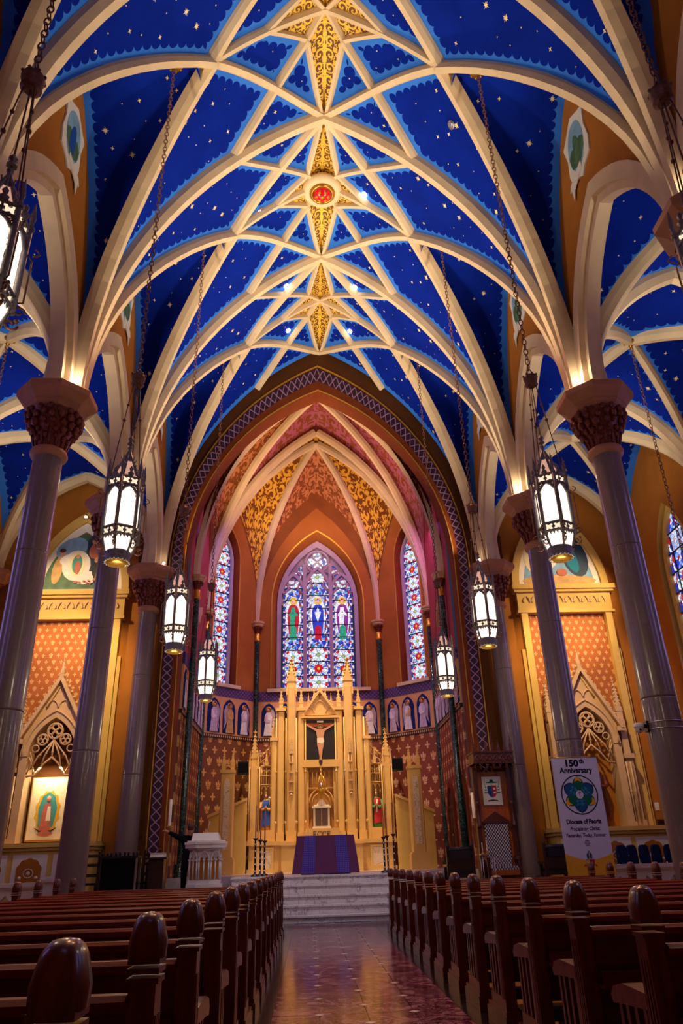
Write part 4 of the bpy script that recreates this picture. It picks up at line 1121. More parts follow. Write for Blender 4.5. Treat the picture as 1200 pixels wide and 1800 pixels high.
# vault of chancel and apse: ribs and webs
cv = struct('ceiling_chancel')
ZC_ = 9.6; CR = Vector((XS, 23.4, 17.45)); BO = Vector((XS, 26.15, 16.95)); TR = Vector((XS, 25.65, 17.2))
def rise(p, top, n=14):
    """curve from a capital at p to the top point"""
    d = math.hypot(top.x-p[0], top.y-p[1]); A = Arc(d, ZC_, top.z); out = []
    for i in range(n+1):
        th = A.t0*i/n; x = A.R*math.cos(th)-A.c; t = 1-x/d; out.append(Vector((p[0]+(top.x-p[0])*t, p[1]+(top.y-p[1])*t, ZC_+A.R*math.sin(th))))
    out[-1] = Vector(top); return out
def pw(p, s): return (p[0]*s+XS, p[1])
def wall_arch(a, b, apex, bow=0, n=14):
    L = math.dist(a, b); A = Arc(L/2, ZC_, apex); out = []
    for x, z in A.pts(n//2):
        t = x/L+.5; out.append(Vector((a[0]+(b[0]-a[0])*t, a[1]+(b[1]-a[1])*t+bow*(1-(2*t-1)**2), z)))
    return out
def coons(base, left, right, mat, width, n=14):
    """web between a wall arch and two ribs that meet at the far end"""
    mb = MB(); T = left[-1]; N = len(base)-1; idx = lambda i, j: i*(n+1)+j; vs = []; uv = []
    for i in range(N+1):
        t = i/N
        for j in range(n+1):
            v = j/n; l, r = left[j], right[j]
            p = base[i]*(1-v)+T*v + l*(1-t)+r*t - (base[0]*((1-t)*(1-v))+base[N]*(t*(1-v))+T*v)
            vs.append(p+Vector((0, 0, .12)))
    mid = [vs[(N//2)*(n+1)+j] for j in range(n+1)]; acc = [0]
    for a, b in zip(mid, mid[1:]): acc.append(acc[-1]+(b-a).length)
    k0 = acc[-1]
    for i in range(N+1):
        for j in range(n+1): uv.append((math.copysign((vs[idx(i, j)]-mid[j]).length, i-N/2)*(1 if j else 1), acc[j]))
    fs = [(idx(i, j), idx(i+1, j), idx(i+1, j+1), idx(i, j+1)) for i in range(N) for j in range(n)]
    mb.add(vs, fs, 0, True); o = mb.build('web', mat, cv)
    lay = o.data.uv_layers.new(name='flat')
    for li, lp in enumerate(o.data.loops): lay.data[li].uv = uv[lp.vertex_index]
    return o
def rib_c(pts, w_=.2, d=.26):
    ups = [Vector((p.x-XS, (p.y-24.5)*.6, max(.5, p.z-ZC_))).normalized() for p in pts]
    link('rib', rib_mesh('rib', rib_pts(pts, ups, w_, d)), cv)
rb = {}
for s in (-1, 1):
    rb['a', s] = rise(pw(S1, s), CR); rb['b', s] = rise(pw(S2, s), CR); rb['t', s] = rise((pw(S2, s)[0], 25.65), TR); rb['c', s] = rise(pw(S2, s), BO); rb['d', s] = rise(pw(S3, s), BO)
    for k in 'abtcd': rib_c(rb[k, s], .26 if k == 't' else .2)
tr_arch = rb['t', -1]+rb['t', 1][::-1][1:]
coons(wall_arch(pw(S1, -1), pw(S1, 1), 16.6, -.6, 28), rb['a', -1], rb['a', 1], 'web_gold', 7)
coons(wall_arch(pw(S2, -1), pw(S1, -1), 14.2), rb['b', -1], rb['a', -1], 'web_copper', 3.4)
coons(wall_arch(pw(S1, 1), pw(S2, 1), 14.2), rb['a', 1], rb['b', 1], 'web_rose', 3.4)
coons(tr_arch, rb['b', -1], rb['b', 1], 'web_rose', 7)
coons(tr_arch, rb['c', -1], rb['c', 1], 'web_gold', 7)
coons(wall_arch(pw(S2, -1), pw(S3, -1), 14.0), rb['c', -1], rb['d', -1], 'web_gold', 2.4)
coons(wall_arch(pw(S3, 1), pw(S2, 1), 14.0), rb['d', 1], rb['c', 1], 'web_gold', 2.4)
coons(wall_arch(pw(S3, -1), pw(S3, 1), 14.5), rb['d', -1], rb['d', 1], 'web_copper', 4.7)
for p, r in ((BO, .14), (CR, .12)):
    mb = MB(); mb.lathe([(r, .05), (r*1.1, -.05), (r*.6, -.12)], 12, tuple(p)); mb.build('boss', 'plaster', cv)
def shaft(p, s, lab):
    x, y = pw(p, s); o = thing('wall_shaft', lab, 'shaft', (x-s*.02, y-.06, ZF), 0, 'green marble shafts of the chancel')
    mb = MB(); mb.lathe([(.2, 0), (.2, .18), (.14, .24), (.15, .3), (.1, .36)], 14); mb.build('base', 'green_marble', o)
    mb = MB(); mb.lathe([(.095, .34), (.095, 8.0)], 14); mb.build('shaft', 'green_marble', o)
    mb = MB(); mb.lathe([(.1, 7.98), (.125, 8.0), (.125, 8.05), (.1, 8.08), (.1, 8.3)], 14); mb.build('neck', 'gold_leaf', o)
    mb = MB(); mb.lathe([(.1, 8.28), (.12, 8.38), (.19, 8.55), (.2, 8.57)], 12)
    for k in range(10): mb.ball((.16*math.cos(k*PI/5), .16*math.sin(k*PI/5), 8.49), .04, 0, 5, 4)
    mb.build('capital', 'bronze', o)
    mb = MB(); mb.lathe([(.2, 8.55), (.24, 8.6), (.24, 8.64), (.28, 8.68), (.28, 8.75)], 8, smooth=False, ph=PI/8); mb.build('abacus', 'stone_shrine', o)
for s, sd in ((-1, 'ambo'), (1, 'throne')):
    shaft(S1, s, 'dark green marble wall shaft just inside the chancel arch on the %s side' % sd)
    shaft(S2, s, 'dark green marble shaft at the corner of chancel and apse on the %s side' % sd)
    shaft(S3, s, 'dark green marble shaft flanking the great apse window on the %s side' % sd)

# painted angels in their blue niches
def angel_proto(robe, sash, flip, label):
    o = thing('angel_panel', label, 'mural', (0, 0, 5.3), 0, 'angel murals of the chancel frieze')
    f = -1 if flip else 1
    def piece(name, poly, mt, y0, y1, par=None):
        mb = MB(); mb.slab([(f*a, b) for a, b in poly], y0, y1); return mb.build(name, mt, par or o)
    piece('niche', [(-.27, .04)]+[(x, z) for x, z in Arc(.27, .82, 1.22).pts(6)]+[(.27, .04)], 'niche_blue', -.02, 0)
    piece('wing', [(-.04, .95), (.16, 1.0), (.24, .8), (.2, .4), (.24, .15), (.1, .45), (0, .6)], 'wing', -.035, -.02)
    rob = piece('robe', [(-.18, .05), (-.13, .45), (-.15, .75), (-.08, .88), (.06, .88), (.12, .72), (.1, .45), (.16, .05)], robe, -.06, -.035)
    for q in (-.08, -.02, .05): piece('fold', [(q-.012+.3*q, .06), (q-.008, .55), (q+.008, .55), (q+.012+.3*q, .06)], robe, -.07, -.06, rob)
    piece('arm', [(-.16, .58), (-.14, .76), (-.06, .8), (-.02, .62), (.08, .6), (.06, .52), (-.1, .5)], sash, -.075, -.06)
    mb = MB(); mb.lathe([(.015, -.002), (.115, 0), (.115, .008), (.01, .01)], 16, M=Matrix.Translation((-f*.01, -.04, .99)) @ Matrix.Rotation(PI/2, 4, 'X')); mb.build('halo', 'gilt_line', o)
    mb = MB(); mb.ball((-f*.015, -.055, .975), .062, 0, 10, 8, 1, .45, 1.15); h = mb.build('head', 'flesh', o)
    mb = MB(); mb.ball((-f*.0, -.05, 1.0), .07, 0, 10, 8, 1, .4, 1.0); mb.build('hair', 'hair', h)
    return o
protos = [angel_proto('robe_lilac', 'robe_white', False, 'angel in a lilac robe in a blue niche'), angel_proto('robe_tan', 'robe_tan', True, 'angel in a tan robe in a blue niche'), angel_proto('robe_white', 'robe_lilac', False, 'angel in a white robe in a blue niche'), angel_proto('robe_white', 'robe_tan', True, 'angel in a white robe and tan sash in a blue niche')]
where = ['on the chancel wall by the ambo', 'on the slanted wall, ambo side', 'beside the golden altarpiece', 'on the slanted wall, throne side', 'on the chancel wall by the throne']
spots = [[.35, 1.3, 1.95, 2.6, 3.25, 3.85], [.5, 1.17, 1.84], [.5, 1.1, 3.64, 4.24], [.5, 1.17, 1.84], [.4, 1.0, 1.65, 2.3, 2.95, 3.9]]
patt = [[2, 0, 2, 0, 2, 0], [0, 1, 2], [2, 0, 0, 2], [0, 3, 0], [2, 0, 2, 0, 2, 0]]
usedp = set()
for k in range(5):
    M, L, rz = FM[k]
    for u_, pt in zip(spots[k], patt[k]):
        loc = M @ Vector((u_, -.012, 5.3)); lab = ['lilac-robed angel', 'tan-robed angel', 'white-robed angel', 'white-robed angel with tan sash'][pt]+' in a blue niche '+where[k]
        if pt not in usedp:
            usedp.add(pt); o = protos[pt]; o.location = loc; o.rotation_euler = (0, 0, rz); o['label'] = lab
        else: copy_tree(protos[pt], loc, rz, lab)
# doors in the chancel wall on the throne side
M, L, rz = FM[4]
for q, nm in ((1.45, 'door_1'), (3.45, 'door_2')):
    d = struct(nm)
    mb = MB(); mb.ringslab(lancet(.55, ZF, 2.6, 3.35, 8, q), lancet(.42, ZF, 2.6, 3.2, 8, q), -.07, .02, 0, M, False); mb.build('door_frame', 'arch_red', d)
    mb = MB(); mb.slab(lancet(.42, ZF, 2.6, 3.2, 8, q), -.03, .02, 0, M); mb.build('door_leaf', 'door_wood', d)
    for a in (-.2, .2):
        mb = MB(); mb.box(q+a-.15, q+a+.15, -.045, -.03, 1.1, 1.75, 0, M); mb.box(q+a-.15, q+a+.15, -.045, -.03, 1.85, 2.45, 0, M); mb.build('door_panel', 'walnut_dark', d)
    mb = MB(); mb.box(q-.44, q+.44, -.06, -.03, 2.55, 2.65, 0, M); mb.build('transom', 'walnut_dark', d)
    mb = MB(); mb.ball(tuple(M @ Vector((q+.05, -.07, 1.8))), .035); mb.build('door_handle', 'brass', d)

# ------------------------------------------------------------------ gothic pieces
def pinnacle(mb, x, y, z, w_, h, crock=4):
    """square shaft with gablets, crocketed spirelet and finial; h is the whole height"""
    b = h*.34
    mb.cbox(x, y, z, w_, w_, b)
    for a in range(4):
        M = Matrix.Translation((x, y, z)) @ Matrix.Rotation(a*PI/2, 4, 'Z')
        mb.add([(-w_*.62, -w_*.56, b*.7), (w_*.62, -w_*.56, b*.7), (0, -w_*.56, b+w_*.9), (-w_*.5, -w_*.3, b*.7), (w_*.5, -w_*.3, b*.7), (0, -w_*.05, b+w_*.7)], [(0, 1, 2), (0, 2, 5, 3), (1, 4, 5, 2), (0, 3, 4, 1)], 0, False, M)
    mb.lathe([(w_*.62, b), (w_*.12, h*.9)], 4, (x, y, z), 0, False, None, True, 1, 1, PI/4)
    for k in range(crock):
        t = (k+.6)/(crock+.4); r = w_*(.55-.42*t); zz = z+b+(h*.9-b)*t
        for a in range(4):
            an = a*PI/2+PI/4; mb.ball((x+math.cos(an)*r*1.15, y+math.sin(an)*r*1.15, zz), w_*.16, 0, 5, 4)
    mb.ball((x, y, z+h*.92), w_*.2, 0, 6, 4); mb.lathe([(w_*.08, h*.9), (w_*.05, h)], 5, (x, y, z))
    for a in range(4): mb.ball((x+math.cos(a*PI/2)*w_*.22, y+math.sin(a*PI/2)*w_*.22, z+h*.945), w_*.11, 0, 5, 4)
    return mb
def crocket_gable(mb, x, y0, y1, z0, hw, h, band, n=8, r=.035):
    """steep gable band with crockets along its slopes, apex at z0 + h"""
    o_ = [(x-hw, z0), (x, z0+h), (x+hw, z0)]; k = band/h*hw*1.6; i_ = [(x-hw+k, z0), (x, z0+h-band*2.0), (x+hw-k, z0)]
    mb.ringslab(o_, i_, y0, y1, 0, None, False)
    for s in (-1, 1):
        for i in range(n):
            t = (i+.5)/n; mb.ball((x+s*(hw*(1-t)+r*.7), (y0+y1)/2, z0+h*t+r*.5), r, 0, 6, 4)
    return mb
def trefoil_blind(mb, x, y, z, hw, h, t=.02):
    P = Arc(hw, z, z+h).pts(6); mb.tube([(x+a, y, b) for a, b in P], t, 5)
    return mb
def foil(mb, x, z, r, y, n=4, t=.02):
    """pierced foil: n rings around a centre"""
    for k in range(n):
        a = 2*PI*k/n+PI/2; mb.tube([(x+r*.5*math.cos(a)+r*.42*math.cos(q*PI/5), y, z+r*.5*math.sin(a)+r*.42*math.sin(q*PI/5)) for q in range(10)], t, 5, 0, True)
    mb.tube([(p, y, q) for p, q in circle(x, z, r, 18)], t*1.2, 5, 0, True)
    return mb

# ------------------------------------------------------------------ the high altarpiece
YR = 26.0
rr = thing('altarpiece', 'tall gold-lit stone gothic altarpiece with twin pinnacled piers', 'altarpiece', (XS, YR, ZF))
def Z(z): return z-ZF
mb = MB(); mb.box(-2.35, 2.35, -.35, .7, 0, Z(1.68)); mb.box(-2.42, 2.42, -.42, .7, Z(1.68), Z(1.8)); mb.box(-2.4, 2.4, -.4, .7, 0, .12); mb.box(-1.3, 1.3, -.6, -.35, 0, Z(1.66)); mb.box(-1.34, 1.34, -.66, -.35, Z(1.66), Z(1.76)); mb.build('predella', 'stone', rr)
for s in (-1, 1):
    mb = MB(); mb.box(s*1.82-.2, s*1.82+.2, -.375, -.35, Z(1.02), Z(1.56)); mb.build('marble_inset', 'panel_marble', rr)
    mb = MB(); mb.ringslab([(s*1.82-.27, Z(.96)), (s*1.82+.27, Z(.96)), (s*1.82+.27, Z(1.62)), (s*1.82-.27, Z(1.62))], [(s*1.82-.2, Z(1.02)), (s*1.82+.2, Z(1.02)), (s*1.82+.2, Z(1.56)), (s*1.82-.2, Z(1.56))], -.39, -.35); mb.build('inset_frame', 'stone', rr)
mb = MB(); mb.box(-1.75, 1.75, .2, .7, Z(1.8), Z(5.0)); mb.box(-1.4, 1.4, .2, .7, Z(5.0), Z(5.95)); mb.build('back_wall', 'stone', rr)
for s in (-1, 1):
    X = s*1.0
    mb = MB(); mb.cbox(X, -.02, Z(1.8), .34, .5, Z(2.1)-Z(1.8)); mb.cbox(X, -.05, Z(2.1), .30, .42, Z(6.75)-Z(2.1), 0, None, .05)
    mb.build('pier', 'stone', rr)
    mb = MB(); pinnacle(mb, X, -.05, Z(6.7), .30, 1.15, 5)
    for a in range(4): pinnacle(mb, X+.15*(1 if a % 2 else -1), -.05+.15*(1 if a > 1 else -1), Z(6.5), .07, .45, 2)
    mb.build('spire', 'stone', rr)
    for q in (s*.66, s*1.36):
        mb = MB(); mb.cbox(q, 0, Z(1.8), .26, .5, .25); mb.cbox(q, .02, Z(2.05), .24, .4, Z(5.95)-Z(2.05), 0, None, .05)
        mb.cbox(q, .02, Z(5.95), .34, .5, .1); mb.build('buttress', 'stone', rr)
        mb = MB(); pinnacle(mb, q, 0, Z(6.05), .13, .75, 3); mb.build('pinnacle', 'stone', rr)
    for q in (s*.83, s*1.18, s*.52, s*1.52):
        mb = MB(); mb.tube([(q, -.16, Z(2.0)), (q, -.16, Z(5.7))], .028, 6); mb.lathe([(.03, 0), (.045, .03), (.045, .07), (.03, .1)], 8, (q, -.16, Z(2.3))); mb.lathe([(.03, 0), (.05, .03), (.03, .06)], 8, (q, -.16, Z(3.9))); mb.build('colonnette', 'stone', rr)
    # slender openwork ornament on the pier
    mb = MB()
    for q in (-.05, .05): mb.tube([(X+q, -.3, Z(3.3)), (X+q, -.3, Z(4.5))], .012, 5)
    for zz in (3.3, 3.6, 3.9, 4.2, 4.5): mb.box(X-.075, X+.075, -.32, -.27, Z(zz)-.015, Z(zz)+.015)
    pinnacle(mb, X, -.3, Z(4.5), .07, .5, 3); mb.ball((X, -.3, Z(3.2)), .045, 0, 6, 5); mb.ball((X, -.3, Z(3.12)), .025, 0, 6, 5)
    mb.build('hanging_canopy', 'stone_shrine', rr)
    # wing with the saint's niche
    mb = MB(); mb.box(*sorted((s*1.5, s*2.42)), .45, .7, Z(1.8), Z(4.2)); mb.build('niche_back', 'stone_shrine', rr)
    mb = MB(); mb.cbox(s*1.6, .05, Z(1.8), .18, .5, Z(4.95)-Z(1.8), 0, None, .04); mb.cbox(s*1.6, .05, Z(4.95), .26, .56, .1); mb.build('buttress', 'stone', rr)
    mb = MB(); pinnacle(mb, s*1.62, .05, Z(5.05), .12, .8, 4); mb.build('pinnacle', 'stone', rr)
    mb = MB(); mb.cbox(s*2.26, .1, Z(1.8), .34, .6, .3); mb.cbox(s*2.26, .1, Z(2.1), .28, .5, Z(4.15)-Z(2.1), 0, None, .05); mb.build('turret', 'stone', rr)
    mb = MB(); pinnacle(mb, s*2.26, .05, Z(4.1), .2, 1.25, 5)
    for a in (-1, 1): pinnacle(mb, s*2.26+a*.14, -.1, Z(4.05), .07, .6, 3)
    mb.build('turret_spire', 'stone', rr)
    for q in (s*2.06, s*2.4):
        mb = MB(); mb.tube([(q, -.2, Z(1.85)), (q, -.2, Z(4.1))], .022, 6); mb.build('colonnette', 'stone', rr)
    mb = MB()
    for q in (s*1.68, s*1.84, s*2.0): mb.tube([(q, -.02, Z(3.3)), (q, -.02, Z(4.15))], .016, 5); mb.lathe([(.005, -.09), (.03, -.03), (.016, .03)], 6, (q, -.02, Z(3.3)))
    for q in (s*1.76, s*1.92):
        trefoil_blind(mb, q, -.02, Z(3.38), .075, .14, .014); trefoil_blind(mb, q, -.02, Z(3.9), .07, .12, .012)
        mb.tube([(q, -.02, Z(3.55)), (q, -.02, Z(4.0))], .01, 4)
    for zz in (3.56, 3.84, 4.15): mb.box(*sorted((s*1.66, s*2.04)), -.05, .0, Z(zz)-.015, Z(zz)+.015)
    mb.box(*sorted((s*1.66, s*2.04)), .0, .45, Z(4.1), Z(4.18)); mb.build('niche_canopy', 'stone', rr)
    mb = MB(); a, b = (s*1.62, Z(4.85)), (s*2.2, Z(4.3))
    mb.tube([(a[0], 0, a[1]), (b[0], 0, b[1])], .025, 5); mb.tube([(a[0], 0, a[1]-.28), (b[0], 0, b[1]-.14)], .02, 5)
    for k in range(6): t = (k+.5)/6; mb.ball((a[0]+(b[0]-a[0])*t, 0, a[1]+(b[1]-a[1])*t+.04), .03, 0, 5, 4); mb.tube([(a[0]+(b[0]-a[0])*t, 0, a[1]+(b[1]-a[1])*t), (a[0]+(b[0]-a[0])*t, 0, a[1]+(b[1]-a[1])*t-.25+.1*t)], .01, 4)
    mb.build('flying_strut', 'stone', rr)
    mb = MB(); pinnacle(mb, s*1.84, -.05, Z(4.15), .09, .55, 3); mb.build('pinnacle', 'stone', rr)
    mb = MB(); mb.cbox(s*1.84, .0, Z(1.8), .42, .5, .28); mb.cbox(s*1.84, .0, Z(2.08), .36, .44, .06); mb.build('statue_plinth', 'stone', rr)
# the middle: gable, beam, tracery, tabernacle niche, plinth
mb = MB(); mb.slab([(-.6, Z(5.8)), (0, Z(6.62)), (.6, Z(5.8))], -.1, .25); mb.build('gable_field', 'stone', rr)
mb = MB(); crocket_gable(mb, 0, -.2, -.05, Z(5.78), .66, .95, .07, 7, .03); pinnacle(mb, 0, -.12, Z(6.6), .06, .3, 2)
for q in (-.4, -.2, .2, .4): pinnacle(mb, q, .05, Z(6.55-abs(q)*1.0), .06, .45, 2)
mb.build('gable', 'stone', rr)
mb = MB(); trefoil_blind(mb, 0, -.11, Z(5.95), .24, .34, .022); trefoil_blind(mb, -.4, -.11, Z(5.86), .2, .2, .02); trefoil_blind(mb, .4, -.11, Z(5.86), .2, .2, .02); mb.tube([(-.02, -.11, Z(6.35)), (0, -.11, Z(6.5)), (.02, -.11, Z(6.35))], .014, 4); mb.build('gable_tracery', 'stone_shrine', rr)
mb = MB(); mb.box(-.66, .66, -.22, .3, Z(5.68), Z(5.76)); mb.box(-.6, .6, -.14, .3, Z(5.62), Z(5.68)); mb.build('picture_cornice', 'stone', rr)
mb = MB(); mb.box(-.62, .62, -.2, .3, Z(4.06), Z(4.3)); mb.build('picture_beam', 'stone', rr)
mb = MB(); mb.slab([(-.06, Z(4.2)), (-.06, Z(4.28)), (.06, Z(4.28)), (.06, Z(4.2)), (0, Z(4.1))], -.215, -.2); mb.build('shield', 'throne_dark', rr)
mb = MB(); mb.box(-.5, .5, .1, .3, Z(2.1), Z(4.06)); mb.build('niche_wall', 'statue_tan', rr)
mb = MB(); mb.box(-.56, -.42, -.1, .3, Z(1.8), Z(4.06)); mb.box(.42, .56, -.1, .3, Z(1.8), Z(4.06)); mb.build('niche_jamb', 'stone', rr)
mb = MB()
for k in range(7): q = -.42+k*.14; mb.tube([(q, -.02, Z(3.42)), (q, -.02, Z(3.95))], .014, 5)
for k in range(6): trefoil_blind(mb, -.35+k*.14, -.02, Z(3.85), .065, .12, .012)
mb.box(-.46, .46, -.05, .02, Z(3.38), Z(3.43)); mb.tube([(x, -.02, z) for x, z in Arc(.4, Z(2.95), Z(3.4)).pts(8)], .026, 6); mb.tube([(x, -.02, z) for x, z in Arc(.3, Z(2.95), Z(3.25)).pts(8)], .014, 6)
mb.build('niche_tracery', 'stone', rr)
mb = MB(); mb.box(-.56, .56, -.55, .1, Z(1.8), Z(2.14)); mb.build('inscribed_plinth', 'stone', rr)
def text_mesh(body, size, weight=.0, align='CENTER', extr=.004, shear=0, sp=1):
    cu = bpy.data.curves.new('text', 'FONT'); cu.body = body; cu.size = size; cu.align_x = align; cu.offset = weight; cu.extrude = extr; cu.shear = shear; cu.space_character = sp; cu.resolution_u = 3
    ob = bpy.data.objects.new('text', cu); COL.objects.link(ob); dg = bpy.context.evaluated_depsgraph_get(); dg.update()
    me = bpy.data.meshes.new_from_object(ob.evaluated_get(dg)); bpy.data.objects.remove(ob); bpy.data.curves.remove(cu); return me
UPR = Matrix.Rotation(PI/2, 4, 'X')
def lettering(body, size, loc, mat, parent, name='lettering', **k):
    me = text_mesh(body, size, **k); me.transform(UPR); me.materials.clear(); me.materials.append(MT[mat]); return link(name, me, parent, loc)
def serif_word(word, size, loc, mat, parent):
    """heavy roman capitals E and C with serifs, cut as slabs"""
    mb = MB(); x = 0
    for ch in word:
        s_ = size
        if ch == 'E':
            mb.box(x+.1*s_, x+.22*s_, -.01, 0, 0, s_)
            for zz, ww in ((0, .62), (.46, .5), (.93, .6)): mb.box(x, x+ww*s_, -.01, 0, zz*s_, (zz+.07)*s_)
            for zz in (.0, .8): mb.box(x+.55*s_, x+.62*s_, -.01, 0, zz*s_, (zz+.2)*s_)
            mb.box(x+.44*s_, x+.5*s_, -.01, 0, .38*s_, .6*s_); x += .8*s_
        else:
            cx_, cz = x+.42*s_, .5*s_; a0, a1 = .7, 2*PI-.7
            o_ = [(cx_+.44*s_*math.cos(a0+(a1-a0)*i/16), cz+.52*s_*math.sin(a0+(a1-a0)*i/16)) for i in range(17)]
            i_ = [(cx_+.06*s_*0+.34*s_*math.cos(a0+(a1-a0)*i/16)+(.05*s_ if 4 < i < 12 else 0), cz+.45*s_*math.sin(a0+(a1-a0)*i/16)) for i in range(17)]
            mb.ringslab(o_, i_, -.01, 0, 0, None, False); mb.box(x+.72*s_, x+.77*s_, -.01, 0, .7*s_, .98*s_); x += .92*s_
    for i, v in enumerate(mb.v): mb.v[i] = (v[0]-x/2+.06*size, v[1], v[2])
    return mb.build('lettering', mat, parent, loc)
serif_word('ECCE', .17, (0, -.551, Z(1.885)), 'throne_dark', rr)

# crucifixion panel: a dark picture with a pale figure on a cross
pc = thing('crucifix_painting', 'dark framed painting of a pale figure on a cross', 'painting', (XS, YR-.16, 4.31))
mb = MB(); mb.box(-.575, .575, 0, .3, 0, 1.31); mb.build('panel', 'picture_dark', pc)
mb = MB(); mb.box(-.56, .56, -.006, 0, 1.08, 1.2); mb.box(-.04, .04, -.006, 0, .05, 1.2); mb.build('cross_beam', 'throne_wood', pc)
mb = MB(); mb.box(-.11, .11, -.012, -.006, 1.22, 1.28); mb.build('title_board', 'ivory', pc)
def body_outline():
    R = [(0, 1.0), (.05, .99), (.1, 1.0), (.3, 1.08), (.47, 1.17), (.5, 1.15), (.33, 1.04), (.15, .93), (.13, .82), (.1, .7), (.12, .58), (.11, .45), (.07, .32), (.06, .2), (.035, .06), (.045, .0), (0, .0)]
    return R+[(-x, z) for x, z in reversed(R)]
mb = MB(); mb.slab(body_outline(), -.03, -.006); mb.ball((.0, -.02, 1.07), .055, 0, 8, 6, .9, .5, 1.2); mb.build('figure', 'flesh', pc)
mb = MB(); mb.slab([(-.12, .7), (.11, .71), (.13, .58), (.05, .5), (-.11, .56)], -.036, -.028); mb.build('loincloth', 'ivory', pc)
mb = MB(); mb.slab(circle(0, 1.08, .09, 16), -.009, -.007); mb.build('halo', 'gold_leaf', pc)
mb = MB(); mb.ball((0, -.02, 1.1), .06, 0, 8, 6, .95, .45, 1); mb.build('hair', 'hair', pc)

# tabernacle and the gilt hanging lamp in front of the niche
tb = thing('tabernacle', 'small ivory tabernacle with lattice doors on the inscribed plinth', 'tabernacle', (XS, YR-.2, 2.14))
mb = MB(); mb.box(-.3, .3, -.22, .22, 0, .06); mb.box(-.27, .27, -.19, .19, .06, .62); mb.box(-.31, .31, -.24, .24, .62, .68); mb.box(-.25, .25, -.18, .18, .68, .72); mb.lathe([(.22, .72), (.12, .84), (.1, .86), (.1, .92)], 4, smooth=False, ph=PI/4); mb.build('body', 'ivory', tb)
for s in (-1, 1):
    mb = MB(); mb.box(*sorted((s*.01, s*.2)), -.205, -.19, .08, .6); mb.build('door', 'tabernacle_grille', tb)
    mb = MB(); mb.lathe([(.025, .06), (.02, .1), (.02, .56), (.03, .62)], 8, (s*.24, -.2, 0)); mb.build('colonnette', 'ivory', tb)
mb = MB(); mb.ball((0, -.2, .95), .04); mb.build('knop', 'gold_leaf', tb)
hl = thing('sanctuary_lamp', 'ornate gilt hanging lamp before the tabernacle niche', 'lamp', (XS, YR-.42, 3.0))
mb = MB(); mb.lathe([(.02, 0), (.06, .04), (.03, .08), (.1, .2), (.13, .3), (.1, .36), (.12, .4)], 12); mb.build('bowl', 'gold_leaf', hl)
mb = MB()
for k in range(5): a = 2*PI*k/5; mb.tube([(.12*math.cos(a), .12*math.sin(a), .38), (.16*math.cos(a), .16*math.sin(a), .46), (.03*math.cos(a), .03*math.sin(a), .8)], .01, 4); mb.ball((.17*math.cos(a), .17*math.sin(a), .33), .03, 0, 5, 4)
mb.tube([(0, .0, .78), (0, .24, 1.12)], .012, 4); mb.lathe([(.03, .74), (.05, .78), (.02, .84)], 8); mb.build('hanger', 'gold_leaf', hl)
mb = MB(); mb.lathe([(.04, .36), (.06, .44), (.05, .5), (.02, .53)], 10); mb.build('glass_cup', 'silver', hl)
mb = MB(); mb.tube([(0, 0, -.15), (0, 0, 0)], .008, 4); mb.ball((0, 0, -.17), .025, 0, 6, 5); mb.build('drop', 'gold_leaf', hl)

# robed statues
def robed(o, robe, mantle, h=1.0, mant_side=1, face='flesh', hairm='hair', y=0):
    """standing robed figure about h tall, origin at the feet"""
    prof = [(.17, 0), (.165, .1), (.13, .35), (.125, .5), (.14, .66), (.13, .78), (.06, .84), (.045, .86)]
    mb = MB(); n = 18; vs = []; fs = []
    for k, (r, z) in enumerate(prof):
        for i in range(n):
            a = 2*PI*i/n; f = 1+(.09*math.sin(a*6+z*3) if z < .6 else 0); vs.append((r*f*h*math.cos(a), r*f*.72*h*math.sin(a), z*h))
    for k in range(len(prof)-1):
        for i in range(n): j = (i+1) % n; fs.append((k*n+i, k*n+j, (k+1)*n+j, (k+1)*n+i))
    fs += [tuple(range(n-1, -1, -1))]
    mb.add(vs, fs, 0, True)
    for s in (-1, 1): mb.tube([(s*.13*h, 0, .77*h), (s*.18*h, -.03*h, .6*h), (s*.08*h, -.14*h, .55*h), (s*.01, -.15*h, .6*h)], [.05*h, .052*h, .04*h, .03*h], 7)
    bd = mb.build('robe', robe, o)
    mb = MB(); vs = []; fs = []
    for k in range(9):
        z = (.82-.66*k/8)*h
        for i in range(10):
            a = -PI*.15+PI*1.25*i/9 if mant_side > 0 else PI-(-PI*.15+PI*1.25*i/9)
            r = (.145+.045*(k/8)+.012*math.sin(i*2.2+k))*h*(1.05 if k else .8); vs.append((r*math.cos(a-PI*.55), r*.78*math.sin(a-PI*.55), z-.12*h*abs(i-4.5)/9*(k/8)))
    for k in range(8):
        for i in range(9): fs.append((k*10+i, k*10+i+1, k*10+i+11, k*10+i+10))
    mb.add(vs, fs, 0, True); mb.build('mantle', mantle, o)
    mb = MB(); mb.ball((0, -.01*h, .925*h), .058*h, 0, 10, 8, .85, .95, 1.25); mb.ball((0, -.065*h, .915*h), .012*h, 0, 5, 4); hd = mb.build('head', face, o)
    for s in (-1, 1): mb2 = MB(); mb2.ball((s*.02*h, -.058*h, .935*h), .007*h, 0, 5, 4); mb2.build('eye', 'black_paint', hd)
    mb = MB(); mb.ball((0, .012*h, .94*h), .063*h, 0, 10, 8, .95, .95, 1.15); mb.build('hair', hairm, hd)
    mb = MB()
    for s in (-1, 1):
        mb.ball((s*.02*h, -.17*h, .61*h), .024*h, 0, 6, 5, 1, 1.2, .8)
        for q in range(4): mb.tube([(s*.02*h, -.18*h, (.6+.014*q)*h), (s*-.01*h, -.195*h, (.6+.014*q)*h), (s*-.03*h, -.185*h, (.605+.014*q)*h)], .007*h, 4)
        mb.tube([(s*.02*h, -.16*h, .63*h), (s*.005*h, -.18*h, .65*h)], .008*h, 4)
    mb.build('hand', face, o)
    return o
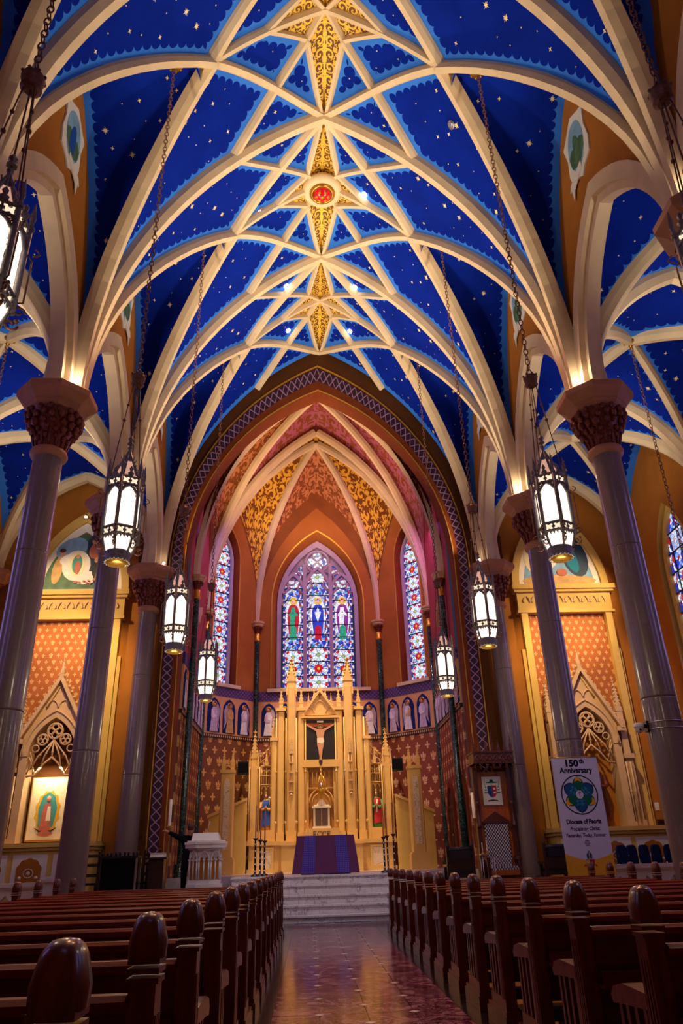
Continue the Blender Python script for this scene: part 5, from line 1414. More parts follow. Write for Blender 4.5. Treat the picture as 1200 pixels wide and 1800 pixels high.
o = thing('statue', 'painted statue of a bearded saint in a blue mantle in the altarpiece niche', 'statue', (XS-1.84, YR, 2.14)); robed(o, 'statue_tan', 'statue_blue', 1.12)
mb = MB(); mb.tube([(.1, -.16, .55), (.12, -.18, .95)], .01, 5); mb.ball((.12, -.18, .98), .04); mb.ball((.08, -.18, .93), .03); mb.build('lily', 'ivory', o)
o = thing('statue', 'painted statue of a saint in green and red in the altarpiece niche', 'statue', (XS+1.84, YR, 2.14)); robed(o, 'statue_green', 'statue_red', 1.12, -1)
mb = MB(); mb.tube([(0, -.17, .45), (.02, -.19, .85)], .022, 6); mb.build('scroll', 'ivory', o)

# pylons and sloping screen walls beside the altarpiece
for s in (-1, 1):
    sd = 'ambo' if s < 0 else 'throne'
    o = thing('pylon', 'slim pale pylon with a white marble strip on the %s side of the altar' % sd, 'pylon', (XS+s*2.98, 24.5, ZF))
    mb = MB(); mb.cbox(0, 0, 0, .56, .5, .42); mb.cbox(0, 0, .42, .5, .44, .06); mb.build('base', 'stone', o)
    mb = MB(); mb.cbox(0, 0, .48, .42, .36, 2.5, 0, None, .03); mb.cbox(0, 0, 2.9, .46, .4, .1); mb.build('shaft', 'stone', o)
    mb = MB(); mb.slab(lancet(.09, .7, 2.55, 2.75, 5), -.2, -.18); mb.build('marble_strip', 'panel_marble', o)
    mb = MB()
    for q in (-.14, .14): pinnacle(mb, q, 0, 2.98, .12, .62, 4)
    trefoil_blind(mb, 0, 0, 3.0, .1, .14, .02); mb.build('pinnacle_pair', 'stone', o)
    o = thing('screen_wall', 'plain ochre screen wall with a sloping top on the %s side of the altarpiece' % sd, 'wall', (XS, 25.2, ZF))
    q = [(s*2.42, 0), (s*2.42, Z(3.02)), (s*3.62, Z(2.52)), (s*3.62, 0)]
    mb = MB(); mb.slab(q, 0, .2); mb.build('panel', 'ochre_pale', o)
    mb = MB(); mb.slab([(s*2.42, Z(3.02)), (s*2.42, Z(3.1)), (s*3.66, Z(2.6)), (s*3.66, Z(2.5))], -.05, .25); mb.build('coping', 'stone', o)

# free-standing altar with the violet cloth
al = thing('altar', 'altar table under a plum cloth with two violet bands', 'altar', (XS, 20.5, ZF))
mb = MB(); mb.box(-.62, .62, -.3, .3, 0, .8); mb.build('base', 'white_marble', al)
mb = MB(); mb.box(-.72, .72, -.4, .4, .8, .87); mb.build('mensa', 'white_marble', al)
def cloth(mb, x0, x1, y, top, fl, bot, n=24, fold=.012):
    vs = []; fs = []
    for i in range(n+1):
        t = i/n; x = x0+(x1-x0)*t
        for j in range(9):
            v = j/8; w_ = 1+fl*v; vs.append((x*w_, y-.06*v-fold*v*math.sin(x*26), top+(bot-top)*v))
    for i in range(n):
        for j in range(8): fs.append((i*9+j, (i+1)*9+j, (i+1)*9+j+1, i*9+j+1))
    mb.add(vs, fs, 0, True)
mb = MB(); cloth(mb, -.72, .72, -.42, .885, .17, .02); cl = tag(mb.build('altar_frontal', 'altar_cloth', None, (XS, 20.5, ZF)), 'plum altar cloth hanging to the floor with two violet bands', 'cloth')
mb = MB(); mb.add([(-.73, -.42, .885), (.73, -.42, .885), (.73, .42, .885), (-.73, .42, .885)], [(0, 1, 2, 3)])
for s in (-1, 1): mb.add([(s*.72, -.42, .885), (s*.72, .42, .885), (s*.86, .46, .02), (s*.845, -.48, .02)], [(0, 1, 2, 3)])
mb.build('cloth_top', 'altar_cloth', cl)
for x0, x1 in ((-.52, -.24), (.24, .52)):
    mb = MB(); cloth(mb, x0, x1, -.428, .887, .17, .03, 10); mb.build('violet_band', 'altar_band', cl)
# ------------------------------------------------------------------ aisle shrines
def shrine(s):
    nm = 'lit robed picture' if s < 0 else 'dark bronze saint'
    X = s*7.33; Y0 = 20.45
    m = thing('shrine_altar', 'ochre side altar with white marble panels below the %s' % nm, 'altar', (s*XP, 20.5, ZP))
    mb = MB(); mb.box(-1.5, 1.5, -.3, .5, 0, 1.24); mb.box(-1.6, 1.6, -.42, .5, 1.32, 1.42); mb.box(-1.55, 1.55, -.36, .5, 1.24, 1.32); mb.box(-1.56, 1.56, -.36, .5, 0, .3); mb.build('body', 'ochre_pale', m)
    for q in (-.98, 0, .98):
        mb = MB(); mb.box(q-.42, q+.42, -.32, -.3, .44, 1.16); mb.build('marble_panel', 'white_marble', m)
        mb = MB(); B0 = .26; pts = [(q-.3, .24+B0)]+[(q+.3*math.cos(PI-PI*k/20)*(1+.08*abs(math.sin(k*PI/4))), .5+B0+.3*math.sin(PI*k/20)*(1+.08*abs(math.sin(k*PI/4)))) for k in range(21)]+[(q+.3, .24+B0)]
        mb.slab(pts, -.33, -.32); mb.build('gilt_field', 'ochre', m)
        mb = MB(); mb.tube([(q+.12*math.cos(a*PI/6), -.335, .48+B0+.1*math.sin(a*PI/6)) for a in range(12)], .012, 4, 0, True); mb.ball((q, -.335, .48+B0), .05, 0, 6, 4, 1, .3, 1)
        for k in (-1, 1): mb.ball((q+k*.2, -.335, .38+B0), .05, 0, 6, 4, 1, .3, .8)
        mb.build('rosette', 'ivory', m)
    o = thing('shrine_canopy', 'gabled gothic stone canopy with crockets and tracery over the %s' % nm, 'canopy', (X, Y0, 1.78))
    z0 = 1.78; K = lambda z: z-z0
    for q in (-1, 1):
        mb = MB(); mb.box(*sorted((q*.62, q*.82)), 0, .55, 0, K(3.9)); mb.box(*sorted((q*.6, q*.86)), -.04, .55, 0, .12); mb.build('jamb', 'stone_shrine', o)
        mb = MB(); mb.cbox(q*1.0, .2, 0, .26, .4, .15); mb.cbox(q*1.0, .2, .15, .2, .32, K(3.55)-.15); mb.cbox(q*1.0, .18, K(3.5), .28, .4, .12); mb.cbox(q*1.0, .2, K(3.62), .17, .26, K(4.55)-K(3.62))
        mb.build('buttress', 'stone_shrine', o)
        mb = MB(); pinnacle(mb, q*1.0, .2, K(4.5), .17, 1.2, 6); mb.build('pinnacle', 'stone_shrine', o)
        for a in (-.06, .06):
            mb = MB(); mb.tube([(q*.92+a, -.02, .1), (q*.92+a, -.02, K(3.4))], .025, 6); mb.lathe([(.025, 0), (.045, .04), (.025, .08)], 6, (q*.92+a, -.02, K(2.6))); mb.build('colonnette', 'stone_shrine', o)
    Ao, Ai = Arc(.82, K(3.9), K(5.12)), Arc(.62, K(3.9), K(4.9))
    mb = MB(); mb.ringslab(Ao.pts(10), Ai.pts(10), -.02, .5, 0, None, False); mb.tube([(x*.93, -.03, z*.99) for x, z in Ao.pts(10)], .03, 5); mb.build('arch', 'stone_shrine', o)
    mb = MB(); P = Arc(.82, K(3.9), K(5.12)).pts(10)
    gz = lambda x: K(6.05)-(K(6.05)-K(4.3))*abs(x)/.95
    for (xa, za), (xb, zb) in zip(P, P[1:]):
        mb.add([(xa, .04, za), (xb, .04, zb), (xb, .04, max(zb, gz(xb))), (xa, .04, max(za, gz(xa)))], [(0, 1, 2, 3)])
    mb.build('gable_field', 'stone_shrine', o)
    mb = MB(); crocket_gable(mb, 0, -.1, .12, K(4.3), .98, 1.8, .1, 12, .045); pinnacle(mb, 0, 0, K(5.95), .1, .65, 3); mb.box(-1.0, -.78, -.08, .3, K(4.22), K(4.34)); mb.box(.78, 1.0, -.08, .3, K(4.22), K(4.34)); mb.build('gable', 'stone_shrine', o)
    mb = MB(); trefoil_blind(mb, -.16, .02, K(5.18), .15, .2, .02); trefoil_blind(mb, .16, .02, K(5.18), .15, .2, .02); mb.tube([(-.3, .02, K(5.15)), (0, .02, K(5.78)), (.3, .02, K(5.15))], .018, 5); mb.build('gable_tracery', 'stone_shrine', o)
    mb = MB(); foil(mb, 0, K(4.55), .2, .05, 4, .025)
    for q in (-1, 1): foil(mb, q*.3, K(4.33), .14, .05, 3, .02); mb.tube([(p, .05, r_) for p, r_ in circle(q*.46, K(4.1), .09, 12)], .02, 5, 0, True)
    hub = (0, K(4.32))
    for q in (-.52, -.27, 0, .27, .52): mb.tube([(hub[0], .05, hub[1]), (q*.7, .05, K(3.95)-abs(q)*.1), (q, .05, K(3.62)-.1*abs(q)+(.22 if q == 0 else 0))], .022, 5); mb.ball((q*.6, .05, K(4.0)-abs(q)*.12), .035, 0, 6, 4)
    for q in (-1, 1):
        mb.tube([(q*.6, .05, K(3.4)), (q*.4, .05, K(3.42)), (q*.2, .05, K(3.7)), (0, .05, K(3.88))], .028, 5); mb.tube([(q*.6, .05, K(3.45)), (q*.5, .05, K(3.8)), (q*.58, .05, K(4.0))], .02, 5); mb.tube([(q*.38, .05, K(3.42)), (q*.52, .05, K(3.75)), (q*.6, .05, K(3.9))], .018, 5)
    mb.build('tracery', 'stone_shrine', o)
    mb = MB(); mb.box(-.62, .62, .52, .56, 0, K(4.9)); mb.build('niche_back', 'arch_brown' if s < 0 else 'ochre', o)
    if s < 0:
        p = thing('lit_picture', 'brightly lit picture of a robed figure in a teal mantle inside the shrine', 'painting', (X, Y0+.32, 1.82))
        mb = MB(); mb.box(-.5, .5, 0, .12, .0, .05); mb.box(-.5, .5, 0, .05, .05, 1.58); mb.build('frame', 'gilt_line', p)
        mb = MB(); mb.box(-.47, .47, -.01, 0, .05, 1.56); mb.build('canvas', 'picture_cream', p)
        def pc_(name, poly, mt, d): m2 = MB(); m2.slab(poly, -.012-d, -.01); m2.build(name, mt, p)
        pc_('glory', [(.31*math.cos(a*PI/12)*(1.1 if a % 2 else .95), .72+.5*math.sin(a*PI/12)*(1.08 if a % 2 else .98)) for a in range(24)], 'emblem_gold', .002)
        pc_('mantle', [(-.2, .35), (-.24, .8), (-.16, 1.1), (0, 1.2), (.16, 1.1), (.24, .8), (.18, .35)], 'teal_paint', .006)
        pc_('robe', [(-.17, .26), (-.14, .7), (-.08, .92), (.06, .92), (.1, .7), (.12, .26)], 'rose_robe', .01)
        pc_('sash', [(-.02, .5), (.0, .85), (.07, .85), (.1, .5)], 'ivory', .014)
        pc_('crescent', [(-.28, .34), (-.14, .22), (.14, .22), (.28, .34), (.14, .27), (-.14, .27)], 'picture_dark', .014)
        pc_('cherub', [(-.2, .2), (-.06, .27), (.06, .27), (.2, .2), (.05, .14), (-.05, .14)], 'rose_robe', .016)
        m2 = MB(); m2.ball((.0, -.015, 1.03), .07, 0, 8, 6, .9, .3, 1.2); m2.build('face', 'flesh', p)
        lamp('picture_light', 'AREA', (X, Y0+.05, 3.62), 26, CREAM, (X, Y0+.3, 2.6), .7, size_y=.1)
    else:
        p = thing('statue', 'dark bronze-toned robed statue standing in the aisle shrine', 'statue', (X+.05, Y0+.3, 1.94)); robed(p, 'bronze', 'throne_dark', 1.5, 1, 'bronze', 'bronze')
for s in (-1, 1): shrine(s)

# ------------------------------------------------------------------ pews
PL = 3.72
def make_pew(s, label):
    o = thing('pew', label, 'pew', (0, 0, 0), 0, 'pews of the nave')
    def X(a): return s*a
    def end(x, name='bench_end'):
        # rounded post seen from the aisle, with neck rings, arm and balusters
        mb = MB(); w_ = .085
        pr = [(-.06, .12), (-.058, .55), (-.052, .84), (.052, .84), (.058, .55), (.06, .12)]
        x0, x1 = sorted((X(x), X(x)+s*w_))
        mb.slab(pr, x0, x1, 0, SW)
        for q in (-.028, .0, .028): mb.box(x0-.004, x1+.004, q-.007, q+.007, .2, .74)
        e = mb.build(name, 'pew_post', o)
        mb = MB()
        for zz, r in ((.825, .058), (.852, .062), (.878, .056)): mb.box(x0-.008, x1+.008, -r, r, zz, zz+.016)
        mb.build('neck_ring', 'pew_post', e)
        mb = MB(); cx_ = (x0+x1)/2; rows = []
        for k in range(7):
            t = k/6; z = .892+.131*math.sin(t*PI/2)**.8; f = max(0, math.cos(t*PI/2))**.6 if k else 1
            rows.append((z, max(.006, .062*f*(1.06 if k == 1 else 1)), max(.006, .082*f*(1.06 if k == 1 else 1))))
        n = 14; vs = []; fs = []
        for z, a, b in rows:
            for i in range(n):
                an = 2*PI*i/n; ca, sa = math.cos(an), math.sin(an); q = (abs(ca)**3+abs(sa)**3)**(-1/3); vs.append((cx_+a*ca*q*.92, b*sa*q*.92, z))
        for k in range(6):
            for i in range(n): j = (i+1) % n; fs.append((k*n+i, k*n+j, (k+1)*n+j, (k+1)*n+i))
        fs.append(tuple(range(6*n, 7*n))); mb.add(vs, fs, 0, True); mb.build('cap', 'pew_post', e)
        mb = MB(); mb.slab([(.04, .55), (.04, .61), (.3, .615), (.42, .59), (.46, .55), (.44, .52), (.36, .53)], x0-.005, x1+.005, 0, SW); mb.build('arm', 'pew_post', e)
        mb = MB()
        for q in (.14, .24, .34, .42): mb.box(x0+.02, x1-.02, q-.018, q+.018, .16, .56)
        mb.box(x0+.01, x1-.01, .05, .45, .12, .2); mb.build('baluster_panel', 'pew_post', e)
        mb = MB(); mb.box(x0-.02, x1+.02, -.1, .52, 0, .1); mb.box(x0-.01, x1+.01, -.085, .5, .1, .13); mb.build('base', 'pew_post', e)
    end(0)
    end(PL)
    x0, x1 = sorted((X(.085), X(PL)))
    mb = MB(); mb.add([(x0, -.02, .32), (x1, -.02, .32), (x1, -.055, .76), (x0, -.055, .76), (x0, .01, .32), (x1, .01, .32), (x1, -.03, .76), (x0, -.03, .76)], [(0, 1, 2, 3), (4, 7, 6, 5), (3, 2, 6, 7), (0, 4, 5, 1)]); mb.build('back', 'pew_wood', o)
    mb = MB(); mb.slab([(-.085, .755), (-.09, .785), (-.07, .80), (-.02, .80), (-.005, .78), (-.01, .755)], x0, x1, 0, SW); mb.build('top_rail', 'pew_wood_lit', o)
    mb = MB(); mb.slab([(.0, .38), (.0, .43), (.38, .45), (.42, .435), (.42, .41), (.36, .40)], x0, x1, 0, SW); mb.build('seat', 'pew_wood', o)
    mb = MB(); mb.slab([(-.14, .52), (-.14, .6), (-.125, .6), (-.125, .535), (-.05, .535), (-.05, .52)], x0, x1, 0, SW); mb.build('book_rack', 'pew_wood', o)
    mb = MB(); mb.box(x0+s*0+.05, x1-.05, -.30, -.16, .1, .17); mb.build('kneeler', 'leather', o)
    for q in (.4, PL/2, PL-.4):
        mb = MB(); c_ = X(q); mb.box(c_-.025, c_+.025, -.27, -.05, .0, .1); mb.build('kneeler_foot', 'pew_wood', o)
    return o
ORD = 'first second third fourth fifth sixth seventh eighth ninth tenth eleventh twelfth thirteenth fourteenth fifteenth'.split()
LPEW = [2.7605+.9253*k for k in range(-1, 14)]
RPEW = [3.5872+.9253*k for k in range(-1, 13)]
for s, rows, lab in ((-1, LPEW, 'dark varnished pew in the block facing the white marble ambo'), (1, RPEW, 'dark varnished pew in the block facing the bishop throne')):
    first = make_pew(s, lab); first.location = (s*.96, rows[0], -.02+.02)
    N_ = len(rows); sd = 'ambo' if s < 0 else 'throne'
    for i, y in enumerate(rows):
        q = first if i == 0 else copy_tree(first, (s*.96, y, 0))
        q['label'] = 'dark varnished pew facing the %s, %s row from the sanctuary steps' % (sd, ORD[N_-1-i])

# ------------------------------------------------------------------ lanterns
def make_lantern():
    o = thing('lantern', 'gothic iron lantern with glowing white panes on a long chain', 'lantern', (0, 0, 0), 0, 'hanging lanterns of the nave')
    def hexr(r, z, ph=PI/6): return [(r*math.cos(2*PI*k/6+ph), r*math.sin(2*PI*k/6+ph), z) for k in range(6)]
    rot = PI/2
    mb = MB(); mb.lathe([(.15, .06), (.17, .07), (.16, .1), (.165, .14), (.178, .17), (.165, .2)], 18)
    for k in range(18): a = 2*PI*k/18; mb.ball((.162*math.cos(a), .162*math.sin(a), .06), .018, 0, 5, 4)
    mb.build('pan', 'iron', o)
    mb = MB(); mb.lathe([(.155, .065), (.13, .03), (.1, .02), (.01, .015)], 18, caps=False)
    mb.build('bottom_grille', 'brass', o)
    ang = [2*PI*k/6+rot for k in range(6)]
    def quad(r0, z0, r1, z1, k, inset=.0):
        a, b = ang[k], ang[(k+1) % 6]; vs = []
        for r, z in ((r0, z0), (r1, z1)):
            p = Vector((r*math.cos(a), r*math.sin(a), z)); q = Vector((r*math.cos(b), r*math.sin(b), z)); vs.append((p.lerp(q, inset), q.lerp(p, inset)))
        return [vs[0][0], vs[0][1], vs[1][1], vs[1][0]]
    for k in range(6):
        mb = MB(); mb.add(quad(.165, .2, .225, .40, k, .08), [(0, 1, 2, 3)]); mb.build('lower_pane', 'lantern_glass', o)
        mb = MB(); q = quad(.225, .52, .225, 1.02, k, .1); a, b = q[3], q[2]; m = (a+b)/2+Vector((0, 0, .12)); mb.add([q[0], q[1], b, b.lerp(m, .6)+Vector((0, 0, .02)), m, a.lerp(m, .6)+Vector((0, 0, .02)), a], [(0, 1, 2, 3, 4, 5, 6)]); mb.build('pane', 'lantern_glass', o)
    for z0, z1, r in ((.40, .52, .235), (1.15, 1.27, .235)):
        mb = MB()
        for k in range(6): mb.add(quad(r-.012, z0, r-.012, z1, k), [(0, 1, 2, 3)])
        g = mb.build('band_glass', 'lantern_dim', o)
        mb = MB()
        for z in (z0, z1): mb.tube([(r*1.04*math.cos(a), r*1.04*math.sin(a), z) for a in ang], .02, 4, 0, True, False)
        for k in range(6):
            q = quad(r, z0, r, z1, k)
            for t0 in (0, .5):
                # bars between the quatrefoils
                for t in (t0, t0+.25, t0+.5):
                    p0 = q[0].lerp(q[1], t); p1 = q[3].lerp(q[2], t)
                    if t in (t0, t0+.5): mb.tube([p0, p1], .012, 4)
                    else: mb.tube([p0, p0.lerp(p1, .22)], .02, 4); mb.tube([p1, p1.lerp(p0, .22)], .02, 4)
                c0, c1 = q[0].lerp(q[1], t0), q[0].lerp(q[1], t0+.5); m0, m1 = q[3].lerp(q[2], t0), q[3].lerp(q[2], t0+.5)
                l, r_ = c0.lerp(m0, .5), c1.lerp(m1, .5); mb.tube([l, l.lerp(r_, .2)], .016, 4); mb.tube([r_, r_.lerp(l, .2)], .016, 4)
            if z0 < 1:
                for t in (.1, .3, .5, .7, .9):
                    p = q[0].lerp(q[1], t); mb.lathe([(.022, 0), (.004, -.05)], 4, tuple(p))
        mb.build('gallery', 'iron', o)
    mb = MB()
    for k in range(6):
        q = quad(.235, 1.02, .235, 1.15, k); m = (q[3]+q[2])/2
        for a, b in ((q[0], m), (q[1], m)): mb.tube([a, a.lerp(b, .5)+Vector((0, 0, .02)), b], .024, 4)
        for t in (.16, .84): mb.tube([(v.x, v.y, v.z) for v in [q[3].lerp(q[2], t)+Vector((.02*math.cos(2*PI*i/8), .02*math.sin(2*PI*i/8)*.3, -.04+.022*math.sin(2*PI*i/8))) for i in range(8)]], .009, 4, 0, True)
    mb.build('arch_tracery', 'iron', o)
    for a in ang:
        c_, s_ = math.cos(a), math.sin(a)
        mb = MB(); mb.tube([(.245*c_, .245*s_, .36), (.245*c_, .245*s_, 1.3)], .027, 6); mb.tube([(.175*c_, .175*s_, .19), (.235*c_, .235*s_, .4)], .017, 5)
        mb.lathe([(.032, 0), (.036, .03), (.02, .05), (.022, .12), (.03, .14), (.004, .33)], 6, (.25*c_, .25*s_, 1.26)); mb.build('corner_post', 'iron', o)
        mb = MB()
        mb.tube([(.25*c_, .25*s_, .47), (.31*c_, .31*s_, .5), (.31*c_, .31*s_, .95), (.27*c_, .27*s_, 1.0)], .009, 4)
        mb.tube([((.31+.05*math.sin(t))*c_, (.31+.05*math.sin(t))*s_, 1.0+.03*t) for t in (0, .8, 1.6, 2.4, 3.0)], .008, 4)
        sp = [((.29+.055*math.cos(t)*(1-t/9))*c_, (.29+.055*math.cos(t)*(1-t/9))*s_, .40+.055*math.sin(t)*(1-t/9)) for t in [i*.7 for i in range(10)]]
        mb.tube(sp, .011, 4); mb.tube([((.25+.06*math.cos(t)*(1-t/9))*c_, (.25+.06*math.cos(t)*(1-t/9))*s_, .26-.06*math.sin(t)*(1-t/9)) for t in [i*.7 for i in range(10)]], .011, 4)
        mb.ball((.29*c_, .29*s_, .3), .022, 0, 5, 4); mb.build('scroll_bracket', 'rust_iron', o)
    mb = MB()
    for k in range(6): mb.add(quad(.2, 1.27, .075, 1.60, k, .06), [(0, 1, 2, 3)])
    mb.build('spire_glass', 'lantern_pink', o)
    mb = MB()
    for k, a in enumerate(ang):
        c_, s_ = math.cos(a), math.sin(a); mb.tube([(.205*c_, .205*s_, 1.27), (.08*c_, .08*s_, 1.60), (.02*c_, .02*s_, 1.76)], [.02, .017, .012], 5)
        for t in (.35, .7): mb.ball(((.205-.125*t+.02)*c_, (.205-.125*t+.02)*s_, 1.27+.33*t), .02, 0, 5, 4)
        b = (a+ang[(k+1) % 6])/2 if k < 5 else a+PI/6; c2, s2 = math.cos(a+PI/6), math.sin(a+PI/6)
        mb.lathe([(.03, 0), (.045, .05), (.015, .08), (.03, .12), (.004, .17)], 5, (.205*c2, .205*s2, 1.27)); mb.tube([(.07*c_, .07*s_, 1.60), (.1*c_, .1*s_, 1.63), (.11*c_, .11*s_, 1.66)], .008, 4)
    mb.lathe([(.085, 1.58), (.03, 1.76), (.02, 1.8), (.035, 1.83), (.02, 1.86)], 6, smooth=False); mb.lathe([(.05, 1.9), (.02, 1.95), (.045, 1.98), (.012, 2.04)], 6, smooth=False); mb.build('spire', 'iron', o)
    for a in ang[::2]:
        c_, s_ = math.cos(a), math.sin(a)
        mb = MB(); mb.tube([(.23*c_, .23*s_, 1.3), (.06*c_, .06*s_, 2.95)], .008, 5); mb.ball((.13*c_, .13*s_, 2.27), .026, 0, 6, 5); mb.ball((.1*c_, .1*s_, 2.55), .022, 0, 6, 5); mb.build('suspension_rod', 'rust_iron', o)
    mb = MB(); mb.tube([(0, 0, 1.84), (0, 0, 2.95)], .009, 5); mb.build('suspension_rod', 'rust_iron', o)
    mb = MB(); mb.lathe([(.06, 2.92), (.1, 2.95), (.085, 2.98), (.1, 3.02), (.11, 3.1), (.09, 3.1), (.07, 3.04), (.02, 3.08), (.015, 3.16)], 14)
    for k in range(8): a = 2*PI*k/8; mb.ball((.105*math.cos(a), .105*math.sin(a), 3.11), .02, 0, 5, 4)
    mb.build('collar', 'rust_iron', o)
    return o
def chain_mesh(L, step=.1, r=.034, t=.009):
    mb = MB(); n = int(L/step)
    for k in range(n):
        z = step*(k+.5); ax = k % 2
        P_ = [((r*math.cos(a) if ax == 0 else 0), (r*math.cos(a) if ax else 0), z+(step*.62)*math.sin(a)) for a in [2*PI*i/8 for i in range(8)]]
        mb.tube(P_, t, 4, 0, True)
    me = bpy.data.meshes.new('chain'); me.from_pydata(mb.v, [], mb.f); me.materials.append(MT['rust_iron']); return me
def rosette(o, z):
    mb = MB(); mb.lathe([(.02, -.1), (.05, -.06), (.11, -.03), (.16, .0), (.17, .05), (.13, .1), (.03, .12), (.03, .4)], 14, (0, 0, z)); 
    for k in range(8): a = 2*PI*k/8; mb.ball((.14*math.cos(a), .14*math.sin(a), z-.01), .03, 0, 5, 4)
    return mb.build('ceiling_rosette', 'brass', o)
LZ = 4.78
lan = make_lantern(); CH = 15.4-LZ-3.14
lch = stuff(link('chain', chain_mesh(CH), lan, (0, 0, 3.14))); rosette(lan, 3.14+CH+.02)
mb = MB(); mb.ball((-.12, -.06, 3.14+CH+.06), .035, 0, 8, 6); mb.build('rosette_bulb', 'bulb', lan)
LY = [4.45, 9.1, 13.62, 18.25]
pos = [(s*3.02, y) for y in LY for s in (-1, 1)]
lan.location = (pos[0][0], pos[0][1], LZ)
for x, y in pos[1:]: copy_tree(lan, (x, y, LZ))
lans = [lan]+[o for o in COL.objects if o.name.startswith('lantern.')]
for o in lans: o['label'] = 'gothic iron lantern on the %s side, %s from the chancel arch' % ('ambo' if o.location.x < 0 else 'throne', ORD[3-min(range(4), key=lambda k: abs(LY[k]-o.location.y))])
for x, y in pos: lamp('lantern_light', 'POINT', (x, y, LZ-.45), 34, (1, .8, .55), None, .18)
# aisle lanterns hang lower down the aisles on their own chains
aisl = None
for s in (-1, 1):
    for y in (13.8,):
        c_ = copy_tree(lan, (s*XA, y, 3.0), label='gothic iron lantern hanging in the side aisle on a short chain', group='hanging lanterns of the aisles')
        for ch in list(c_.children):
            if ch.name.startswith(('chain', 'ceiling_rosette', 'rosette_bulb')): bpy.data.objects.remove(ch)
        stuff(link('chain', chain_mesh(12.32-3.0-3.14), c_, (0, 0, 3.14))); rosette(c_, 12.34-3.0)

# ------------------------------------------------------------------ sanctuary furniture
# white marble ambo with microphone
am = thing('ambo', 'white marble ambo with gothic arcading and a microphone', 'ambo', (-2.87, 18.6, ZP))
oc = lambda r: [(r*math.cos(2*PI*k/8+PI/8), r*.72*math.sin(2*PI*k/8+PI/8)) for k in range(8)]
mb = MB(); mb.prism(oc(.44), 0, .42); mb.prism(oc(.4), .42, .5); mb.build('base', 'white_marble', am)
mb = MB(); mb.prism(oc(.33), .5, 1.16); mb.build('body', 'white_marble', am)
mb = MB(); mb.prism(oc(.42), 1.12, 1.16); mb.prism(oc(.5), 1.16, 1.24); mb.prism(oc(.52), 1.24, 1.29); mb.prism(oc(.46), 1.29, 1.32); mb.build('cornice', 'white_marble', am)
mb = MB(); mb.add([(-.32, -.2, 1.32), (.32, -.2, 1.32), (.32, .2, 1.32), (-.32, .2, 1.32), (-.3, -.14, 1.48), (.28, -.14, 1.48), (.3, .2, 1.40), (-.3, .2, 1.40)], [(0, 1, 5, 4), (1, 2, 6, 5), (2, 3, 7, 6), (3, 0, 4, 7), (4, 5, 6, 7)]); mb.build('desk', 'white_marble', am)
for q in range(8):
    a = 2*PI*q/8; c_ = Vector((.32*math.cos(a), .32*.72*math.sin(a), 0))
    if c_.y > .1: continue
    dr = Vector((-math.sin(a), .72*math.cos(a), 0)).normalized(); M = Matrix(((dr.x, math.cos(a), 0, c_.x), (dr.y, math.sin(a), 0, c_.y), (0, 0, 1, 0), (0, 0, 0, 1)))
    mb = MB(); mb.tube([(x, .03, z) for x, z in Arc(.11, .92, 1.1).pts(6)], .018, 5, 0, False, True, M)
    for xx in (-.11, 0, .11): mb.tube([(xx, .03, .5), (xx, .03, .93)], .018, 6, 0, False, True, M); mb.box(xx-.026, xx+.026, .0, .06, .9, .93, 0, M)
    for xx in (-.055, .055): mb.tube([(xx+x*.5, .03, z) for x, z in Arc(.09, .92, 1.0).pts(4)], .01, 4, 0, False, True, M)
    mb.tube([(x, .03, z) for x, z in circle(0, 1.03, .025, 8)], .008, 4, 0, True, True, M); mb.build('arcading', 'white_marble', am)
    for xx in (-.055, .055):
        mb = MB(); mb.slab(lancet(.04, .52, .9, .97, 4, xx), .005, .012, 0, M); mb.build('arcade_panel', 'ochre', am)
mb = MB(); mb.tube([(0, 0, 1.45), (.02, -.02, 1.58), (.06, -.05, 1.7)], .008, 5); mb.ball((.065, -.055, 1.71), .018, 0, 6, 5); mb.build('microphone', 'silver', am)

def skin_body(name, verts, edges, radii, mat, parent=None, root=0, sub=2):
    """one continuous body grown over joints"""
    me = bpy.data.meshes.new(name); me.from_pydata(verts, edges, []); ob = bpy.data.objects.new(name, me); COL.objects.link(ob)
    md = ob.modifiers.new('skin', 'SKIN'); md.use_smooth_shade = True
    for v, r in zip(me.skin_vertices[0].data, radii): v.radius = (r, r) if isinstance(r, (int, float)) else r
    me.skin_vertices[0].data[root].use_root = True
    sb = ob.modifiers.new('sub', 'SUBSURF'); sb.levels = sub; sb.render_levels = sub
    dg = bpy.context.evaluated_depsgraph_get(); dg.update(); m2 = bpy.data.meshes.new_from_object(ob.evaluated_get(dg))
    bpy.data.objects.remove(ob); m2.materials.clear(); m2.materials.append(MT[mat])
    for p_ in m2.polygons: p_.use_smooth = True
    return link(name, m2, parent)
# person in black reaching to the tall candle
pe = thing('person', 'person in a black coat reaching one arm toward a tall white candle', 'person', (-3.38, 19.5, ZP))
V = [(0, 0, .92), (0, .01, 1.15), (0, .02, 1.38), (0, .01, 1.46), (0, -.01, 1.54), (-.19, .01, 1.40), (-.36, 0, 1.47), (-.54, -.02, 1.56), (.19, .02, 1.38), (.24, .03, 1.12), (.2, -.1, .92), (-.1, 0, .86), (-.11, .01, .48), (-.11, .03, .08), (-.12, -.12, .04), (.1, 0, .86), (.11, .01, .48), (.11, .03, .08), (.12, -.12, .04)]
Ed = [(0, 1), (1, 2), (2, 3), (3, 4), (2, 5), (5, 6), (6, 7), (2, 8), (8, 9), (9, 10), (0, 11), (11, 12), (12, 13), (13, 14), (0, 15), (15, 16), (16, 17), (17, 18)]
Rd = [(.17, .12), (.16, .12), (.15, .11), .06, .05, .085, .06, .045, .085, .062, .045, .1, .075, .05, .045, .1, .075, .05, .045]
skin_body('body', V, Ed, Rd, 'black_cloth', pe)
